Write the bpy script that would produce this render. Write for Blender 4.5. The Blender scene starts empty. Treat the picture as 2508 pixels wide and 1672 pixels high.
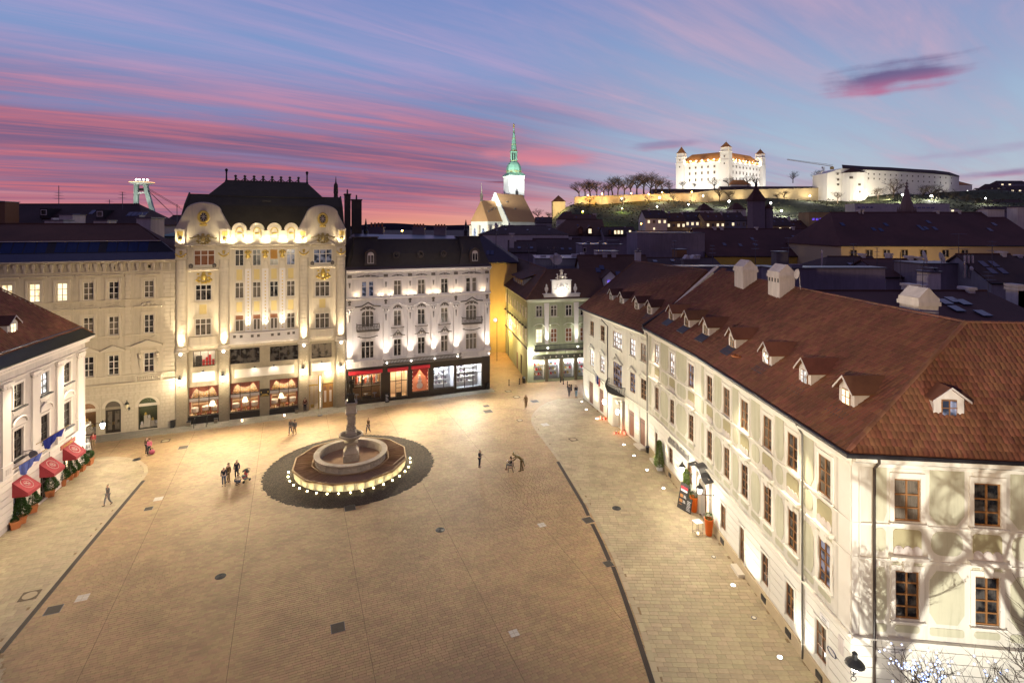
import bpy,math,random
import numpy as np
from mathutils import Matrix,Vector
random.seed(7)
R=math.radians
PI=math.pi
S=bpy.context.scene
C=S.collection
# camera, sky, exposure
CAM_H=24.0
FPX=1327.6
cam=bpy.data.objects.new('camera',bpy.data.cameras.new('camera'))
C.objects.link(cam)
cam.location=(0,0,CAM_H)
cam.rotation_euler=(R(90),0,0)
cam.data.sensor_width=36
cam.data.lens=FPX/2508*36
cam.data.shift_y=-(836-555.6)/2508
cam.data.clip_start=0.5
cam.data.clip_end=20000
S.camera=cam
S.view_settings.view_transform='Standard'
S.view_settings.look='None'
S.view_settings.exposure=0.48
S.view_settings.gamma=1.0
S.view_settings.use_curve_mapping=False
S.render.engine='CYCLES'
S.cycles.use_denoising=True
S.cycles.max_bounces=4
S.cycles.diffuse_bounces=2
S.cycles.glossy_bounces=2
S.cycles.transmission_bounces=3
S.cycles.transparent_max_bounces=6
S.cycles.sample_clamp_indirect=3.0
S.cycles.use_light_tree=True
class NT:
 """tiny helper for node trees"""
 def __init__(s,nt):
  s.nt=nt
  nt.nodes.clear()
 def n(s,typ,inp=None,**kw):
  nd=s.nt.nodes.new(typ)
  for k,v in kw.items():
   setattr(nd,k,v)
  for k,v in (inp or {}).items():
   if isinstance(v,bpy.types.NodeSocket):
    s.nt.links.new(v,nd.inputs[k])
   else:
    nd.inputs[k].default_value=v
  return nd
 def math(s,op,a,b=0.0,c=0.0,clamp=False):
  return s.n('ShaderNodeMath',{0:a,1:b,2:c},operation=op,use_clamp=clamp).outputs[0]
 def ramp(s,fac,stops,interp='LINEAR'):
  nd=s.n('ShaderNodeValToRGB',{0:fac})
  el=nd.color_ramp.elements
  nd.color_ramp.interpolation=interp
  while len(el)<len(stops):
   el.new(0.5)
  for e,(p,c) in zip(el,stops):
   e.position=p
   e.color=(c[0],c[1],c[2],1) if not isinstance(c,(int,float)) else (c,c,c,1)
  return nd.outputs[0]
 def mix(s,fac,a,b,mode='MIX'):
  nd=s.n('ShaderNodeMix',data_type='RGBA',blend_type=mode)
  for sock,v in ((nd.inputs[0],fac),(nd.inputs[6],a),(nd.inputs[7],b)):
   if isinstance(v,bpy.types.NodeSocket):
    s.nt.links.new(v,sock)
   elif isinstance(v,(int,float)):
    sock.default_value=v
   else:
    sock.default_value=(v[0],v[1],v[2],1)
  return nd.outputs[2]
 def smooth(s,v,lo,hi):
  return s.n('ShaderNodeMapRange',{0:v,1:lo,2:hi,3:0.0,4:1.0},interpolation_type='SMOOTHSTEP').outputs[0]
def srgb(r,g,b):
 f=lambda c:(c/255/12.92) if c/255<=.04045 else ((c/255+.055)/1.055)**2.4
 return (f(r),f(g),f(b))
world=bpy.data.worlds.new('World')
S.world=world
world.use_nodes=True
k=NT(world.node_tree)
tc=k.n('ShaderNodeTexCoord').outputs['Generated']
sep=k.n('ShaderNodeSeparateXYZ',{0:tc})
dx,dy,dz=sep.outputs
el=k.math('MAXIMUM',dz,0.0)
hz=k.math('SQRT',k.math('ADD',k.math('MULTIPLY',dx,dx),k.math('MULTIPLY',dy,dy)))
az=k.math('ARCTAN2',dx,dy)
elev=k.math('ARCTAN2',dz,hz)
azd=k.math('MULTIPLY',az,180/PI)
eld=k.math('MULTIPLY',elev,180/PI)
clear=k.ramp(k.math('DIVIDE',eld,90.0,clamp=True),[(0.0,srgb(226,186,180)),(0.02,srgb(206,194,202)),(0.055,srgb(182,197,214)),(0.10,srgb(166,190,216)),(0.17,srgb(146,172,212)),(0.25,srgb(124,150,206)),(0.45,srgb(72,84,146)),(1.0,srgb(44,50,98))])
west_ramp=k.ramp(k.math('DIVIDE',eld,90.0,clamp=True),[(0.0,srgb(252,168,126)),(0.018,srgb(232,138,136)),(0.05,srgb(168,124,160)),(0.11,srgb(122,142,194)),(0.18,srgb(118,156,208)),(0.25,srgb(108,142,202)),(0.45,srgb(56,84,150)),(1.0,srgb(30,46,100))])
leftw=k.smooth(azd,22.0,-14.0)
clear=k.mix(leftw,clear,west_ramp)
zc=k.math('ADD',el,0.075)
px=k.math('DIVIDE',dx,zc)
py=k.math('DIVIDE',dy,zc)
ang=R(52)
al=k.math('ADD',k.math('MULTIPLY',px,math.sin(ang)),k.math('MULTIPLY',py,math.cos(ang)))
ac=k.math('SUBTRACT',k.math('MULTIPLY',px,math.cos(ang)),k.math('MULTIPLY',py,math.sin(ang)))
def streak(sa,sc,seed,detail,rough,dist=0.4):
 v=k.n('ShaderNodeCombineXYZ',{0:k.math('MULTIPLY',al,sa),1:k.math('MULTIPLY',ac,sc),2:seed}).outputs[0]
 return k.n('ShaderNodeTexNoise',{'Vector':v,'Scale':1.0,'Detail':detail,'Roughness':rough,'Distortion':dist}).outputs[0]
big=streak(0.13,0.70,14.3,3.0,0.55,1.1)
mid=streak(0.20,1.5,9.1,5.0,0.55,0.8)
fine=streak(0.42,4.6,1.3,6.0,0.6,1.0)
puff=k.n('ShaderNodeTexNoise',{'Vector':k.n('ShaderNodeCombineXYZ',{0:k.math('MULTIPLY',al,0.55),1:k.math('MULTIPLY',ac,2.2),2:21.0}).outputs[0],'Scale':1.0,'Detail':7.0,'Roughness':0.62,'Distortion':1.6}).outputs[0]
low_left=k.math('MULTIPLY',k.smooth(azd,14.0,-12.0),k.smooth(eld,17.0,6.0))
cov=k.math('ADD',k.math('MULTIPLY',big,1.25),k.math('ADD',k.math('MULTIPLY',mid,0.45),k.math('MULTIPLY',k.math('ADD',fine,puff),0.25)))
cov=k.math('ADD',cov,k.math('MULTIPLY',low_left,0.15))
cloud=k.smooth(cov,0.89,1.34)
lit=k.smooth(k.math('ADD',k.math('MULTIPLY',fine,0.45),k.math('ADD',k.math('MULTIPLY',mid,0.4),k.math('MULTIPLY',puff,0.4))),0.48,0.82)
c_low=k.mix(lit,srgb(118,98,138),srgb(212,110,122))
c_high=k.mix(lit,srgb(150,150,204),srgb(200,166,208))
ccol=k.mix(k.smooth(eld,8.0,17.0),c_low,c_high)
ccol=k.mix(k.math('MULTIPLY',k.smooth(azd,-4.0,16.0),k.smooth(eld,2.0,6.0)),ccol,k.mix(lit,srgb(150,148,190),srgb(206,170,196)))
cfac=k.math('MULTIPLY',cloud,k.math('ADD',0.72,k.math('MULTIPLY',low_left,0.24)))
cfac=k.math('MULTIPLY',cfac,k.math('SUBTRACT',1.0,k.math('MULTIPLY',k.math('MULTIPLY',k.smooth(eld,3.6,0.6),k.smooth(azd,-26.0,-10.0)),0.8)))
sky=k.mix(cfac,clear,ccol)
wob=k.n('ShaderNodeTexNoise',{'Vector':tc,'Scale':26.0,'Detail':5.0}).outputs[0]
wst=k.n('ShaderNodeTexNoise',{'Vector':k.n('ShaderNodeCombineXYZ',{0:k.math('MULTIPLY',azd,0.12),1:k.math('MULTIPLY',eld,1.1),2:5.0}).outputs[0],'Scale':1.0,'Detail':5.0}).outputs[0]
def lens_cloud(sky,a0,e0,ra,re,tilt,top,bot,strength):
 a=k.math('DIVIDE',k.math('SUBTRACT',azd,a0),ra)
 e=k.math('DIVIDE',k.math('SUBTRACT',k.math('SUBTRACT',eld,e0),k.math('MULTIPLY',k.math('SUBTRACT',azd,a0),tilt)),re)
 r2=k.math('SQRT',k.math('ADD',k.math('MULTIPLY',a,a),k.math('MULTIPLY',e,e)))
 r2=k.math('ADD',r2,k.math('ADD',k.math('MULTIPLY',k.math('SUBTRACT',wst,0.5),1.5),k.math('MULTIPLY',k.math('SUBTRACT',wob,0.5),0.8)))
 m=k.math('MULTIPLY',k.smooth(r2,1.1,0.2),strength)
 col=k.mix(k.smooth(e,-0.7,0.35),bot,top)
 return k.mix(m,sky,col)
sky=lens_cloud(sky,34.6,12.6,6.4,1.5,0.03,srgb(108,92,140),srgb(192,104,146),0.92)
sky=lens_cloud(sky,16.0,8.2,4.2,0.65,0.06,srgb(150,138,176),srgb(188,138,166),0.8)
sky=lens_cloud(sky,41.8,4.1,4.6,0.45,0.04,srgb(150,120,162),srgb(196,128,158),0.85)
sky=lens_cloud(sky,40.6,6.0,4.8,0.5,0.05,srgb(168,156,190),srgb(176,158,190),0.6)
sky=lens_cloud(sky,-0.6,4.7,2.6,0.16,-0.02,srgb(126,80,110),srgb(170,90,106),0.9)
sky=lens_cloud(sky,3.0,7.4,6.5,1.1,-0.05,srgb(212,128,150),srgb(240,130,140),0.8)
east=k.smooth(dy,0.35,-0.5)
sky=k.mix(east,sky,k.ramp(k.math('DIVIDE',eld,90.0,clamp=True),[(0.0,srgb(150,112,128)),(0.12,srgb(128,104,138)),(0.35,srgb(76,80,130)),(1.0,srgb(40,54,104))]))
sky=k.mix(k.smooth(dz,0.0,-0.02),sky,srgb(34,28,36))
sky=k.n('ShaderNodeHueSaturation',{'Color':sky,'Saturation':0.95,'Value':0.68}).outputs[0]
bg=k.n('ShaderNodeBackground',{'Color':sky,'Strength':1.0})
k.n('ShaderNodeOutputWorld',{'Surface':bg.outputs[0]})
# helpers
class MB:
 """collects faces and links them as ONE mesh object"""
 def __init__(s):
  s.v,s.f=[],[]
 def poly(s,pts):
  i=len(s.v)
  s.v+=[tuple(p) for p in pts]
  s.f.append(tuple(range(i,i+len(pts))))
  return s
 def box(s,x0,x1,y0,y1,z0,z1):
  i=len(s.v)
  s.v+=[(x0,y0,z0),(x1,y0,z0),(x1,y1,z0),(x0,y1,z0),(x0,y0,z1),(x1,y0,z1),(x1,y1,z1),(x0,y1,z1)]
  s.f+=[tuple(i+q for q in t) for t in ((0,3,2,1),(4,5,6,7),(0,1,5,4),(1,2,6,5),(2,3,7,6),(3,0,4,7))]
  return s
 def loft(s,rings,close=True,cap0=True,cap1=True):
  i=len(s.v)
  n=len(rings[0])
  for r in rings:
   s.v+=[tuple(p) for p in r]
  for a in range(len(rings)-1):
   for b in range(n if close else n-1):
    c=(b+1)%n
    s.f.append((i+a*n+b,i+a*n+c,i+(a+1)*n+c,i+(a+1)*n+b))
  if cap0:
   s.f.append(tuple(i+b for b in reversed(range(n))))
  if cap1:
   s.f.append(tuple(i+(len(rings)-1)*n+b for b in range(n)))
  return s
 def prism(s,pts,y0,y1):
  """polygon in x,z pushed from y0 to y1"""
  return s.loft([[(p[0],y0,p[1]) for p in pts],[(p[0],y1,p[1]) for p in pts]])
 def slab(s,pts,z0,z1):
  """polygon in x,y pushed from z0 to z1"""
  return s.loft([[(p[0],p[1],z0) for p in pts],[(p[0],p[1],z1) for p in pts]])
 def lathe(s,prof,n=16,c=(0,0,0),a0=0.0,sq=False):
  rings=[]
  for r,z in prof:
   kk=math.sqrt(2) if sq else 1
   rings.append([(c[0]+r*kk*math.cos(a0+2*PI*q/n),c[1]+r*kk*math.sin(a0+2*PI*q/n),c[2]+z) for q in range(n)])
  return s.loft(rings)
 def sqlathe(s,prof,c=(0,0,0),a0=PI/4):
  return s.lathe(prof,4,c,a0,True)
 def tube(s,pts,r,n=6):
  pts=[Vector(p) for p in pts]
  rs=r if isinstance(r,(list,tuple)) else [r]*len(pts)
  rings=[]
  for q,p in enumerate(pts):
   d=(pts[min(q+1,len(pts)-1)]-pts[max(q-1,0)])
   d=d.normalized() if d.length>1e-9 else Vector((0,0,1))
   u=d.cross(Vector((0.13,0.97,0.21)))
   if u.length<0.1:
    u=d.cross(Vector((1,0,0)))
   u.normalize()
   w=d.cross(u)
   rings.append([tuple(p+(u*math.cos(2*PI*t/n)+w*math.sin(2*PI*t/n))*rs[q]) for t in range(n)])
  return s.loft(rings)
 def ball(s,c,r,nu=8,nv=6):
  rx,ry,rz=r if isinstance(r,(list,tuple)) else (r,r,r)
  rings=[]
  for a in range(1,nv):
   t=-PI/2+PI*a/nv
   rings.append([(c[0]+rx*math.cos(t)*math.cos(2*PI*b/nu),c[1]+ry*math.cos(t)*math.sin(2*PI*b/nu),c[2]+rz*math.sin(t)) for b in range(nu)])
  return s.loft(rings)
 def move(s,M,i0=0):
  s.v[i0:]=[tuple(M@Vector(p)) for p in s.v[i0:]]
  return s
 def grid(s,x0,x1,z0,z1,holes,depth=0.3,y=0.0):
  """wall sheet at y with rectangular openings and their reveals"""
  xs=sorted(set([x0,x1]+[min(max(q,x0),x1) for h in holes for q in h[:2]]))
  zs=sorted(set([z0,z1]+[min(max(q,z0),z1) for h in holes for q in h[2:4]]))
  for a,b in zip(xs,xs[1:]):
   if b-a<1e-6:
    continue
   run=None
   for c,d in zip(zs,zs[1:]):
    mx,mz=(a+b)/2,(c+d)/2
    hole=any(h[0]<mx<h[1] and h[2]<mz<h[3] for h in holes)
    if hole:
     if run:
      s.poly([(a,y,run[0]),(b,y,run[0]),(b,y,run[1]),(a,y,run[1])])
     run=None
    else:
     run=(run[0],d) if run else (c,d)
   if run:
    s.poly([(a,y,run[0]),(b,y,run[0]),(b,y,run[1]),(a,y,run[1])])
  for h in holes:
   a,b,c,d=h[:4]
   e=y+(h[4] if len(h)>4 else depth)
   s.poly([(a,y,c),(a,y,d),(a,e,d),(a,e,c)])
   s.poly([(b,y,d),(b,y,c),(b,e,c),(b,e,d)])
   s.poly([(a,y,d),(b,y,d),(b,e,d),(a,e,d)])
   s.poly([(b,y,c),(a,y,c),(a,e,c),(b,e,c)])
  return s
 def mesh(s,name,mat,smooth=False):
  me=bpy.data.meshes.new(name)
  me.from_pydata(s.v,[],s.f)
  if mat:
   me.materials.append(mat)
  if smooth:
   me.polygons.foreach_set('use_smooth',[True]*len(me.polygons))
  me.update()
  return me
 def build(s,name,mat,parent=None,loc=(0,0,0),rz=0.0,smooth=False):
  return inst(name,s.mesh(name,mat,smooth),parent,loc,rz)
def inst(name,me,parent=None,loc=(0,0,0),rz=0.0,scale=None):
 o=bpy.data.objects.new(name,me)
 C.objects.link(o)
 o.parent=parent
 o.location=loc
 o.rotation_euler=(0,0,rz)
 if scale:
  o.scale=scale if isinstance(scale,(tuple,list)) else (scale,)*3
 return o
def tag(o,label=None,cat=None,group=None,kind=None):
 for a,b in (('label',label),('category',cat),('group',group),('kind',kind)):
  if b:
   o[a]=b
 return o
def thing(name,label,cat,loc=(0,0,0),rz=0.0,group=None):
 return tag(inst(name,None,None,loc,rz),label,cat,group)
def copy_tree(o,parent=None):
 c=o.copy()
 C.objects.link(c)
 c.parent=parent
 for ch in list(o.children):
  copy_tree(ch,c)
 return c
def light(name,kind,loc,energy,color,parent=None,radius=0.15,aim=None,angle=60,blend=0.6,size=None):
 ld=bpy.data.lights.new(name,kind)
 ld.energy=energy
 ld.color=color
 if kind=='AREA':
  ld.size=size or 1.0
 else:
  ld.shadow_soft_size=radius
 if kind=='SPOT':
  ld.spot_size=R(angle)
  ld.spot_blend=blend
 o=bpy.data.objects.new(name,ld)
 C.objects.link(o)
 o.location=loc
 if aim is not None:
  o.rotation_euler=(Vector(aim)-Vector(loc)).to_track_quat('-Z','Y').to_euler()
 if parent:
  o.parent=parent
 return o
SCRATCH=bpy.data.scenes.new('scratch')
def bake(o):
 """plain mesh of an object that is made by modifiers or a text curve"""
 SCRATCH.collection.objects.link(o)
 SCRATCH.view_layers[0].update()
 dg=SCRATCH.view_layers[0].depsgraph
 me=bpy.data.meshes.new_from_object(o.evaluated_get(dg))
 bpy.data.objects.remove(o)
 return me
def at(x,y,Y):
 """survey: the point at depth Y seen at pixel x,y of the photograph"""
 return Vector(((x-1254)*Y/FPX,Y,CAM_H-(y-555.6)*Y/FPX))
def gp(x,y):
 """survey: ground point seen at a pixel"""
 return at(x,y,FPX*CAM_H/(y-555.6))
 # materials
MATS={}
def mat(name,col,rough=0.8,var=0.12,scale=3.0,metal=0.0,bump=0.0,bscale=20.0,emit=None,estr=0.0,island=0.0,stain=0.0,spec=0.4,streak=0.0,patch=0.0):
 if name in MATS:
  return MATS[name]
 m=bpy.data.materials.new(name)
 m.use_nodes=True
 t=NT(m.node_tree)
 geo=t.n('ShaderNodeNewGeometry')
 tco=t.n('ShaderNodeTexCoord')
 nz=t.n('ShaderNodeTexNoise',{'Vector':tco.outputs['Object'],'Scale':scale,'Detail':6.0,'Roughness':0.65}).outputs[0]
 val=t.math('ADD',1.0-var,t.math('MULTIPLY',nz,2*var))
 if island:
  oi=t.n('ShaderNodeObjectInfo')
  rnd=t.math('FRACT',t.math('ADD',geo.outputs['Random Per Island'],oi.outputs['Random']))
  val=t.math('MULTIPLY',val,t.math('ADD',1-island,t.math('MULTIPLY',rnd,2*island)))
 if stain:
  st=t.n('ShaderNodeTexNoise',{'Vector':tco.outputs['Object'],'Scale':scale*0.13,'Detail':5.0,'Roughness':0.6}).outputs[0]
  val=t.math('MULTIPLY',val,t.math('ADD',1-stain,t.math('MULTIPLY',t.smooth(st,0.3,0.62),stain)))
 if patch:
  pn=t.n('ShaderNodeTexNoise',{'Vector':tco.outputs['Object'],'Scale':0.33,'Detail':7.0,'Roughness':0.7}).outputs[0]
  val=t.math('MULTIPLY',val,t.math('ADD',1-patch,t.math('MULTIPLY',t.smooth(pn,0.36,0.60),patch*1.25)))
  sp=t.n('ShaderNodeTexNoise',{'Vector':tco.outputs['Object'],'Scale':1.7,'Detail':4.0,'Roughness':0.6}).outputs[0]
  val=t.math('MULTIPLY',val,t.math('SUBTRACT',1.0,t.math('MULTIPLY',t.smooth(sp,0.63,0.75),patch*1.1)))
 if streak:
  mp=t.n('ShaderNodeMapping',{'Vector':tco.outputs['Object'],'Scale':(1.6,1.6,0.16)}).outputs[0]
  sn=t.n('ShaderNodeTexNoise',{'Vector':mp,'Scale':1.3,'Detail':6.0,'Roughness':0.7}).outputs[0]
  val=t.math('MULTIPLY',val,t.math('ADD',1-streak,t.math('MULTIPLY',t.smooth(sn,0.36,0.58),streak)))
 hsv=t.n('ShaderNodeHueSaturation',{'Color':(*col,1),'Value':val,'Hue':0.5})
 if island:
  t.nt.links.new(t.math('ADD',0.488,t.math('MULTIPLY',t.math('FRACT',t.math('MULTIPLY',rnd,7.31)),0.024)),hsv.inputs['Hue'])
 inp={'Base Color':hsv.outputs[0],'Roughness':rough,'Metallic':metal,'Specular IOR Level':spec}
 if bump:
  bn=t.n('ShaderNodeTexNoise',{'Vector':tco.outputs['Object'],'Scale':bscale,'Detail':5.0}).outputs[0]
  inp['Normal']=t.n('ShaderNodeBump',{'Height':bn,'Strength':bump,'Distance':0.05}).outputs[0]
 if emit:
  inp['Emission Color']=(*emit,1)
  inp['Emission Strength']=estr
 p=t.n('ShaderNodeBsdfPrincipled',inp)
 t.n('ShaderNodeOutputMaterial',{'Surface':p.outputs[0]})
 MATS[name]=m
 return m
def curtain_glass(name,dark,pale,amount,rough=0.12,emit=0.0):
 """window pane: dark room with pale curtain folds behind reflecting glass"""
 m=bpy.data.materials.new(name)
 m.use_nodes=True
 t=NT(m.node_tree)
 tco=t.n('ShaderNodeTexCoord').outputs['Object']
 oi=t.n('ShaderNodeObjectInfo').outputs['Random']
 v=t.n('ShaderNodeVectorMath',{0:tco,1:t.n('ShaderNodeCombineXYZ',{0:t.math('MULTIPLY',oi,40.0),1:0.0,2:t.math('MULTIPLY',oi,17.0)}).outputs[0]},operation='ADD').outputs[0]
 fold=t.n('ShaderNodeTexWave',{'Vector':v,'Scale':5.0,'Distortion':2.5,'Detail':2.0}).outputs[1]
 blot=t.n('ShaderNodeTexNoise',{'Vector':v,'Scale':1.4,'Detail':3.0}).outputs[0]
 f=t.math('MULTIPLY',t.smooth(blot,0.62-amount*0.4,0.72-amount*0.25),t.math('ADD',0.45,t.math('MULTIPLY',fold,0.55)))
 col=t.mix(f,dark,pale)
 p=t.n('ShaderNodeBsdfPrincipled',{'Base Color':col,'Roughness':rough,'Specular IOR Level':0.5,'Emission Color':col,'Emission Strength':emit})
 t.n('ShaderNodeOutputMaterial',{'Surface':p.outputs[0]})
 MATS[name]=m
 return m
def clear_glass(name,tint=(1,1,1),refl=0.12):
 m=bpy.data.materials.new(name)
 m.use_nodes=True
 t=NT(m.node_tree)
 a=t.n('ShaderNodeBsdfTransparent',{'Color':(*tint,1)})
 b=t.n('ShaderNodeBsdfGlossy',{'Color':(1,1,1,1),'Roughness':0.03})
 x=t.n('ShaderNodeMixShader',{0:refl,1:a.outputs[0],2:b.outputs[0]})
 t.n('ShaderNodeOutputMaterial',{'Surface':x.outputs[0]})
 MATS[name]=m
 return m
def lamp_mat(name,col,strength):
 return mat(name,(0.8,0.8,0.8),emit=col,estr=strength)
WARM=(1.0,0.74,0.42)
WARM2=(1.0,0.83,0.58)
COOL=(0.95,0.97,1.0)
GOLDY=(1.0,0.66,0.28)
stone_bank=mat('bank_limestone',(0.66,0.57,0.42),0.8,0.06,2.0,stain=0.08,streak=0.14)
stone_bank2=mat('bank_ochre_panel',(0.62,0.48,0.20),0.8,0.05)
granite=mat('bank_granite',(0.30,0.25,0.17),0.45,0.22,6.0,stain=0.2)
panel_pale=mat('pale_marble_panel',(0.62,0.55,0.44),0.5,0.12,2.0)
gilt=mat('gilded_stucco',(0.62,0.44,0.10),0.45,0.25,4.0,metal=0.35)
moss_roof=mat('mossy_slate',(0.062,0.052,0.024),0.85,0.5,0.7,bump=0.4,bscale=9.0)
beige=mat('beige_stucco',(0.56,0.48,0.35),0.9,0.07,1.5,stain=0.15,streak=0.14)
beige_trim=mat('beige_trim',(0.58,0.50,0.37),0.9,0.05)
white_stucco=mat('white_stucco',(0.68,0.62,0.57),0.9,0.06,1.5,stain=0.12,streak=0.14)
white_trim=mat('white_trim',(0.70,0.64,0.58),0.85,0.05)
cream=mat('cream_stucco',(0.67,0.63,0.53),0.9,0.05,1.5,stain=0.12,streak=0.14)
cream_trim=mat('cream_trim',(0.71,0.67,0.57),0.9,0.04)
green_panel=mat('green_ochre_stucco',(0.50,0.48,0.34),0.9,0.07,2.0,stain=0.12,streak=0.14)
olive_panel=mat('olive_stucco',(0.36,0.32,0.18),0.9,0.07,2.0)
sage=mat('sage_stucco',(0.42,0.44,0.27),0.9,0.06,1.2,stain=0.1,streak=0.14)
pink_stucco=mat('rose_white_stucco',(0.60,0.53,0.47),0.9,0.05,1.5,stain=0.12,streak=0.14)
pink_trim=mat('rose_white_trim',(0.70,0.63,0.56),0.9,0.04)
yellow_stucco=mat('yellow_stucco',(0.62,0.44,0.08),0.9,0.08,1.0,stain=0.2)
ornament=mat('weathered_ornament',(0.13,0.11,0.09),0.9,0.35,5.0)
zinc=mat('zinc_sheet',(0.10,0.10,0.13),0.35,0.2,2.0,metal=0.6)
dark_zinc=mat('dark_zinc',(0.035,0.032,0.034),0.45,0.3,2.0,metal=0.3)
iron=mat('black_iron',(0.02,0.019,0.018),0.5,0.3)
bronze=mat('dark_bronze',(0.06,0.055,0.04),0.4,0.3,4.0,metal=0.7)
brass=mat('brass',(0.45,0.30,0.08),0.35,0.2,metal=0.9)
tile_red=mat('clay_tile',(0.20,0.080,0.040),0.8,0.18,0.6,island=0.20,stain=0.16,patch=0.25)
tile_flat=mat('clay_tile_far',(0.105,0.042,0.024),0.85,0.3,1.2,stain=0.3,bump=0.5,bscale=5.0)
tile_dark=mat('dark_tile_far',(0.066,0.036,0.032),0.85,0.3,1.2,stain=0.3,bump=0.4,bscale=5.0)
tile_brown=mat('brown_tile_far',(0.125,0.056,0.030),0.85,0.3,1.2,stain=0.3,bump=0.4,bscale=5.0)
slate=mat('slate_shingle',(0.06,0.048,0.036),0.8,0.3,2.0,island=0.25,bump=0.3)
frame_white=mat('white_window_frame',(0.66,0.60,0.52),0.5,0.04)
frame_brown=mat('brown_window_frame',(0.24,0.11,0.035),0.5,0.15)
frame_dark=mat('dark_window_frame',(0.03,0.022,0.016),0.4,0.15)
wood_door=mat('oak_door',(0.30,0.15,0.04),0.5,0.25,5.0)
wood_shutter=mat('brown_shutter',(0.20,0.10,0.065),0.6,0.2,5.0)
wood_deck=mat('weathered_deck_wood',(0.32,0.205,0.11),0.85,0.25,3.0,island=0.3)
wood_trim=mat('pale_batten',(0.38,0.26,0.14),0.8,0.2,4.0)
fountain_stone=mat('fountain_sandstone',(0.50,0.43,0.34),0.9,0.25,2.5,bump=0.5,bscale=6.0,stain=0.35)
water_m=mat('dark_water',(0.012,0.012,0.014),0.06,0.2)
paver_m=mat('sandstone_paver',(0.33,0.215,0.105),0.62,0.12,0.5,island=0.10,stain=0.10,patch=0.18)
walk_m=mat('pale_sandstone_slab',(0.385,0.305,0.185),0.65,0.10,1.2,island=0.12,stain=0.10,patch=0.18)
grey_walk_m=mat('grey_stone_slab',(0.27,0.245,0.19),0.65,0.10,1.2,island=0.12,stain=0.12)
cobble_m=mat('basalt_cobble',(0.075,0.055,0.035),0.75,0.2,3.0,island=0.35)
kerb_m=mat('pale_kerb_stone',(0.34,0.27,0.17),0.7,0.12,2.0,island=0.1)
joint_m=mat('joint_sand',(0.20,0.135,0.07),0.95,0.2,2.0)
city_ground_m=mat('city_ground',(0.05,0.042,0.036),0.95,0.3,0.05)
plaster_w=mat('white_plaster',(0.62,0.57,0.52),0.9,0.08,2.0,stain=0.15,streak=0.14)
plaster_g=mat('grey_plaster',(0.30,0.29,0.31),0.9,0.15,1.0,stain=0.3,streak=0.14)
plaster_y=mat('ochre_plaster',(0.52,0.38,0.16),0.9,0.1,1.0,stain=0.2)
plaster_b=mat('mauve_plaster',(0.26,0.22,0.26),0.9,0.12,0.6,stain=0.35,streak=0.14)
castle_w=mat('castle_white_wall',(0.80,0.77,0.70),0.9,0.03,0.05)
castle_roof=mat('castle_tile',(0.48,0.22,0.07),0.85,0.15,0.3)
rampart=mat('rampart_stone',(0.46,0.37,0.23),0.95,0.22,0.25,bump=0.5,bscale=0.7,stain=0.25)
copper=mat('green_copper',(0.20,0.40,0.30),0.6,0.3,0.5,stain=0.3)
grass_m=mat('hill_grass',(0.045,0.055,0.018),0.95,0.5,0.08,stain=0.4)
bark=mat('bark',(0.055,0.038,0.026),0.95,0.3,6.0)
leaf_green=mat('conifer_green',(0.035,0.080,0.016),0.8,0.4,5.0,island=0.4)
leaf_bright=mat('cypress_green',(0.12,0.17,0.03),0.8,0.35,5.0,island=0.4)
terracotta=mat('terracotta',(0.42,0.15,0.05),0.75,0.12)
orange_pl=mat('orange_planter',(0.62,0.12,0.012),0.4,0.06)
red_fabric=mat('red_awning',(0.30,0.035,0.045),0.85,0.12)
red_sign=mat('red_fascia',(0.62,0.02,0.035),0.5,0.05)
white_paint=mat('white_paint',(0.75,0.72,0.68),0.6,0.05)
black_paint=mat('black_paint',(0.02,0.018,0.017),0.5,0.2)
glass_dark=curtain_glass('dark_window_glass',(0.012,0.012,0.014),(0.10,0.09,0.08),0.45)
glass_curt=curtain_glass('curtained_window_glass',(0.03,0.026,0.02),(0.19,0.16,0.125),0.8)
glass_blue=curtain_glass('painted_sky_glass',(0.03,0.04,0.07),(0.35,0.40,0.6),0.55,0.08)  # pale blue in the pane colour stands in for mirrored sky
glass_lit=curtain_glass('lit_window_glass',(0.62,0.42,0.16),(1.0,0.88,0.62),0.9,0.2,1.1)
glass_litw=curtain_glass('white_lit_window_glass',(0.16,0.17,0.18),(0.95,0.97,1.0),0.55,0.15,0.9)
glass_blind=curtain_glass('brown_blind_glass',(0.20,0.08,0.035),(0.30,0.14,0.08),0.6)
glass_uv=curtain_glass('violet_lit_glass',(0.05,0.03,0.35),(0.2,0.1,0.9),0.6,0.15,0.8)
skylight_m=mat('blue_skylight',(0.02,0.03,0.09),0.12,0.3,1.5,spec=0.4)
shopglass=clear_glass('shop_glass',(0.96,0.96,0.96),0.06)
lamp_warm=lamp_mat('lamp_warm',(1.0,0.86,0.62),9.0)
lamp_white=lamp_mat('lamp_white',(1.0,0.98,0.94),14.0)
lamp_cool=lamp_mat('lamp_cool',(0.85,0.92,1.0),14.0)
lamp_orange=lamp_mat('lamp_orange',(1.0,0.55,0.12),12.0)
lamp_soft=lamp_mat('lamp_shade_glow',(1.0,0.80,0.50),2.2)
candle_red=lamp_mat('candle_red',(1.0,0.10,0.04),2.5)
def wall_local(p0,p1):
 """origin + z-rotation of a wall whose local x runs p0->p1 and whose local -y faces the viewer"""
 return math.atan2(p1[1]-p0[1],p1[0]-p0[0])
WIN={}
wrnd=random.Random(77)
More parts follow.
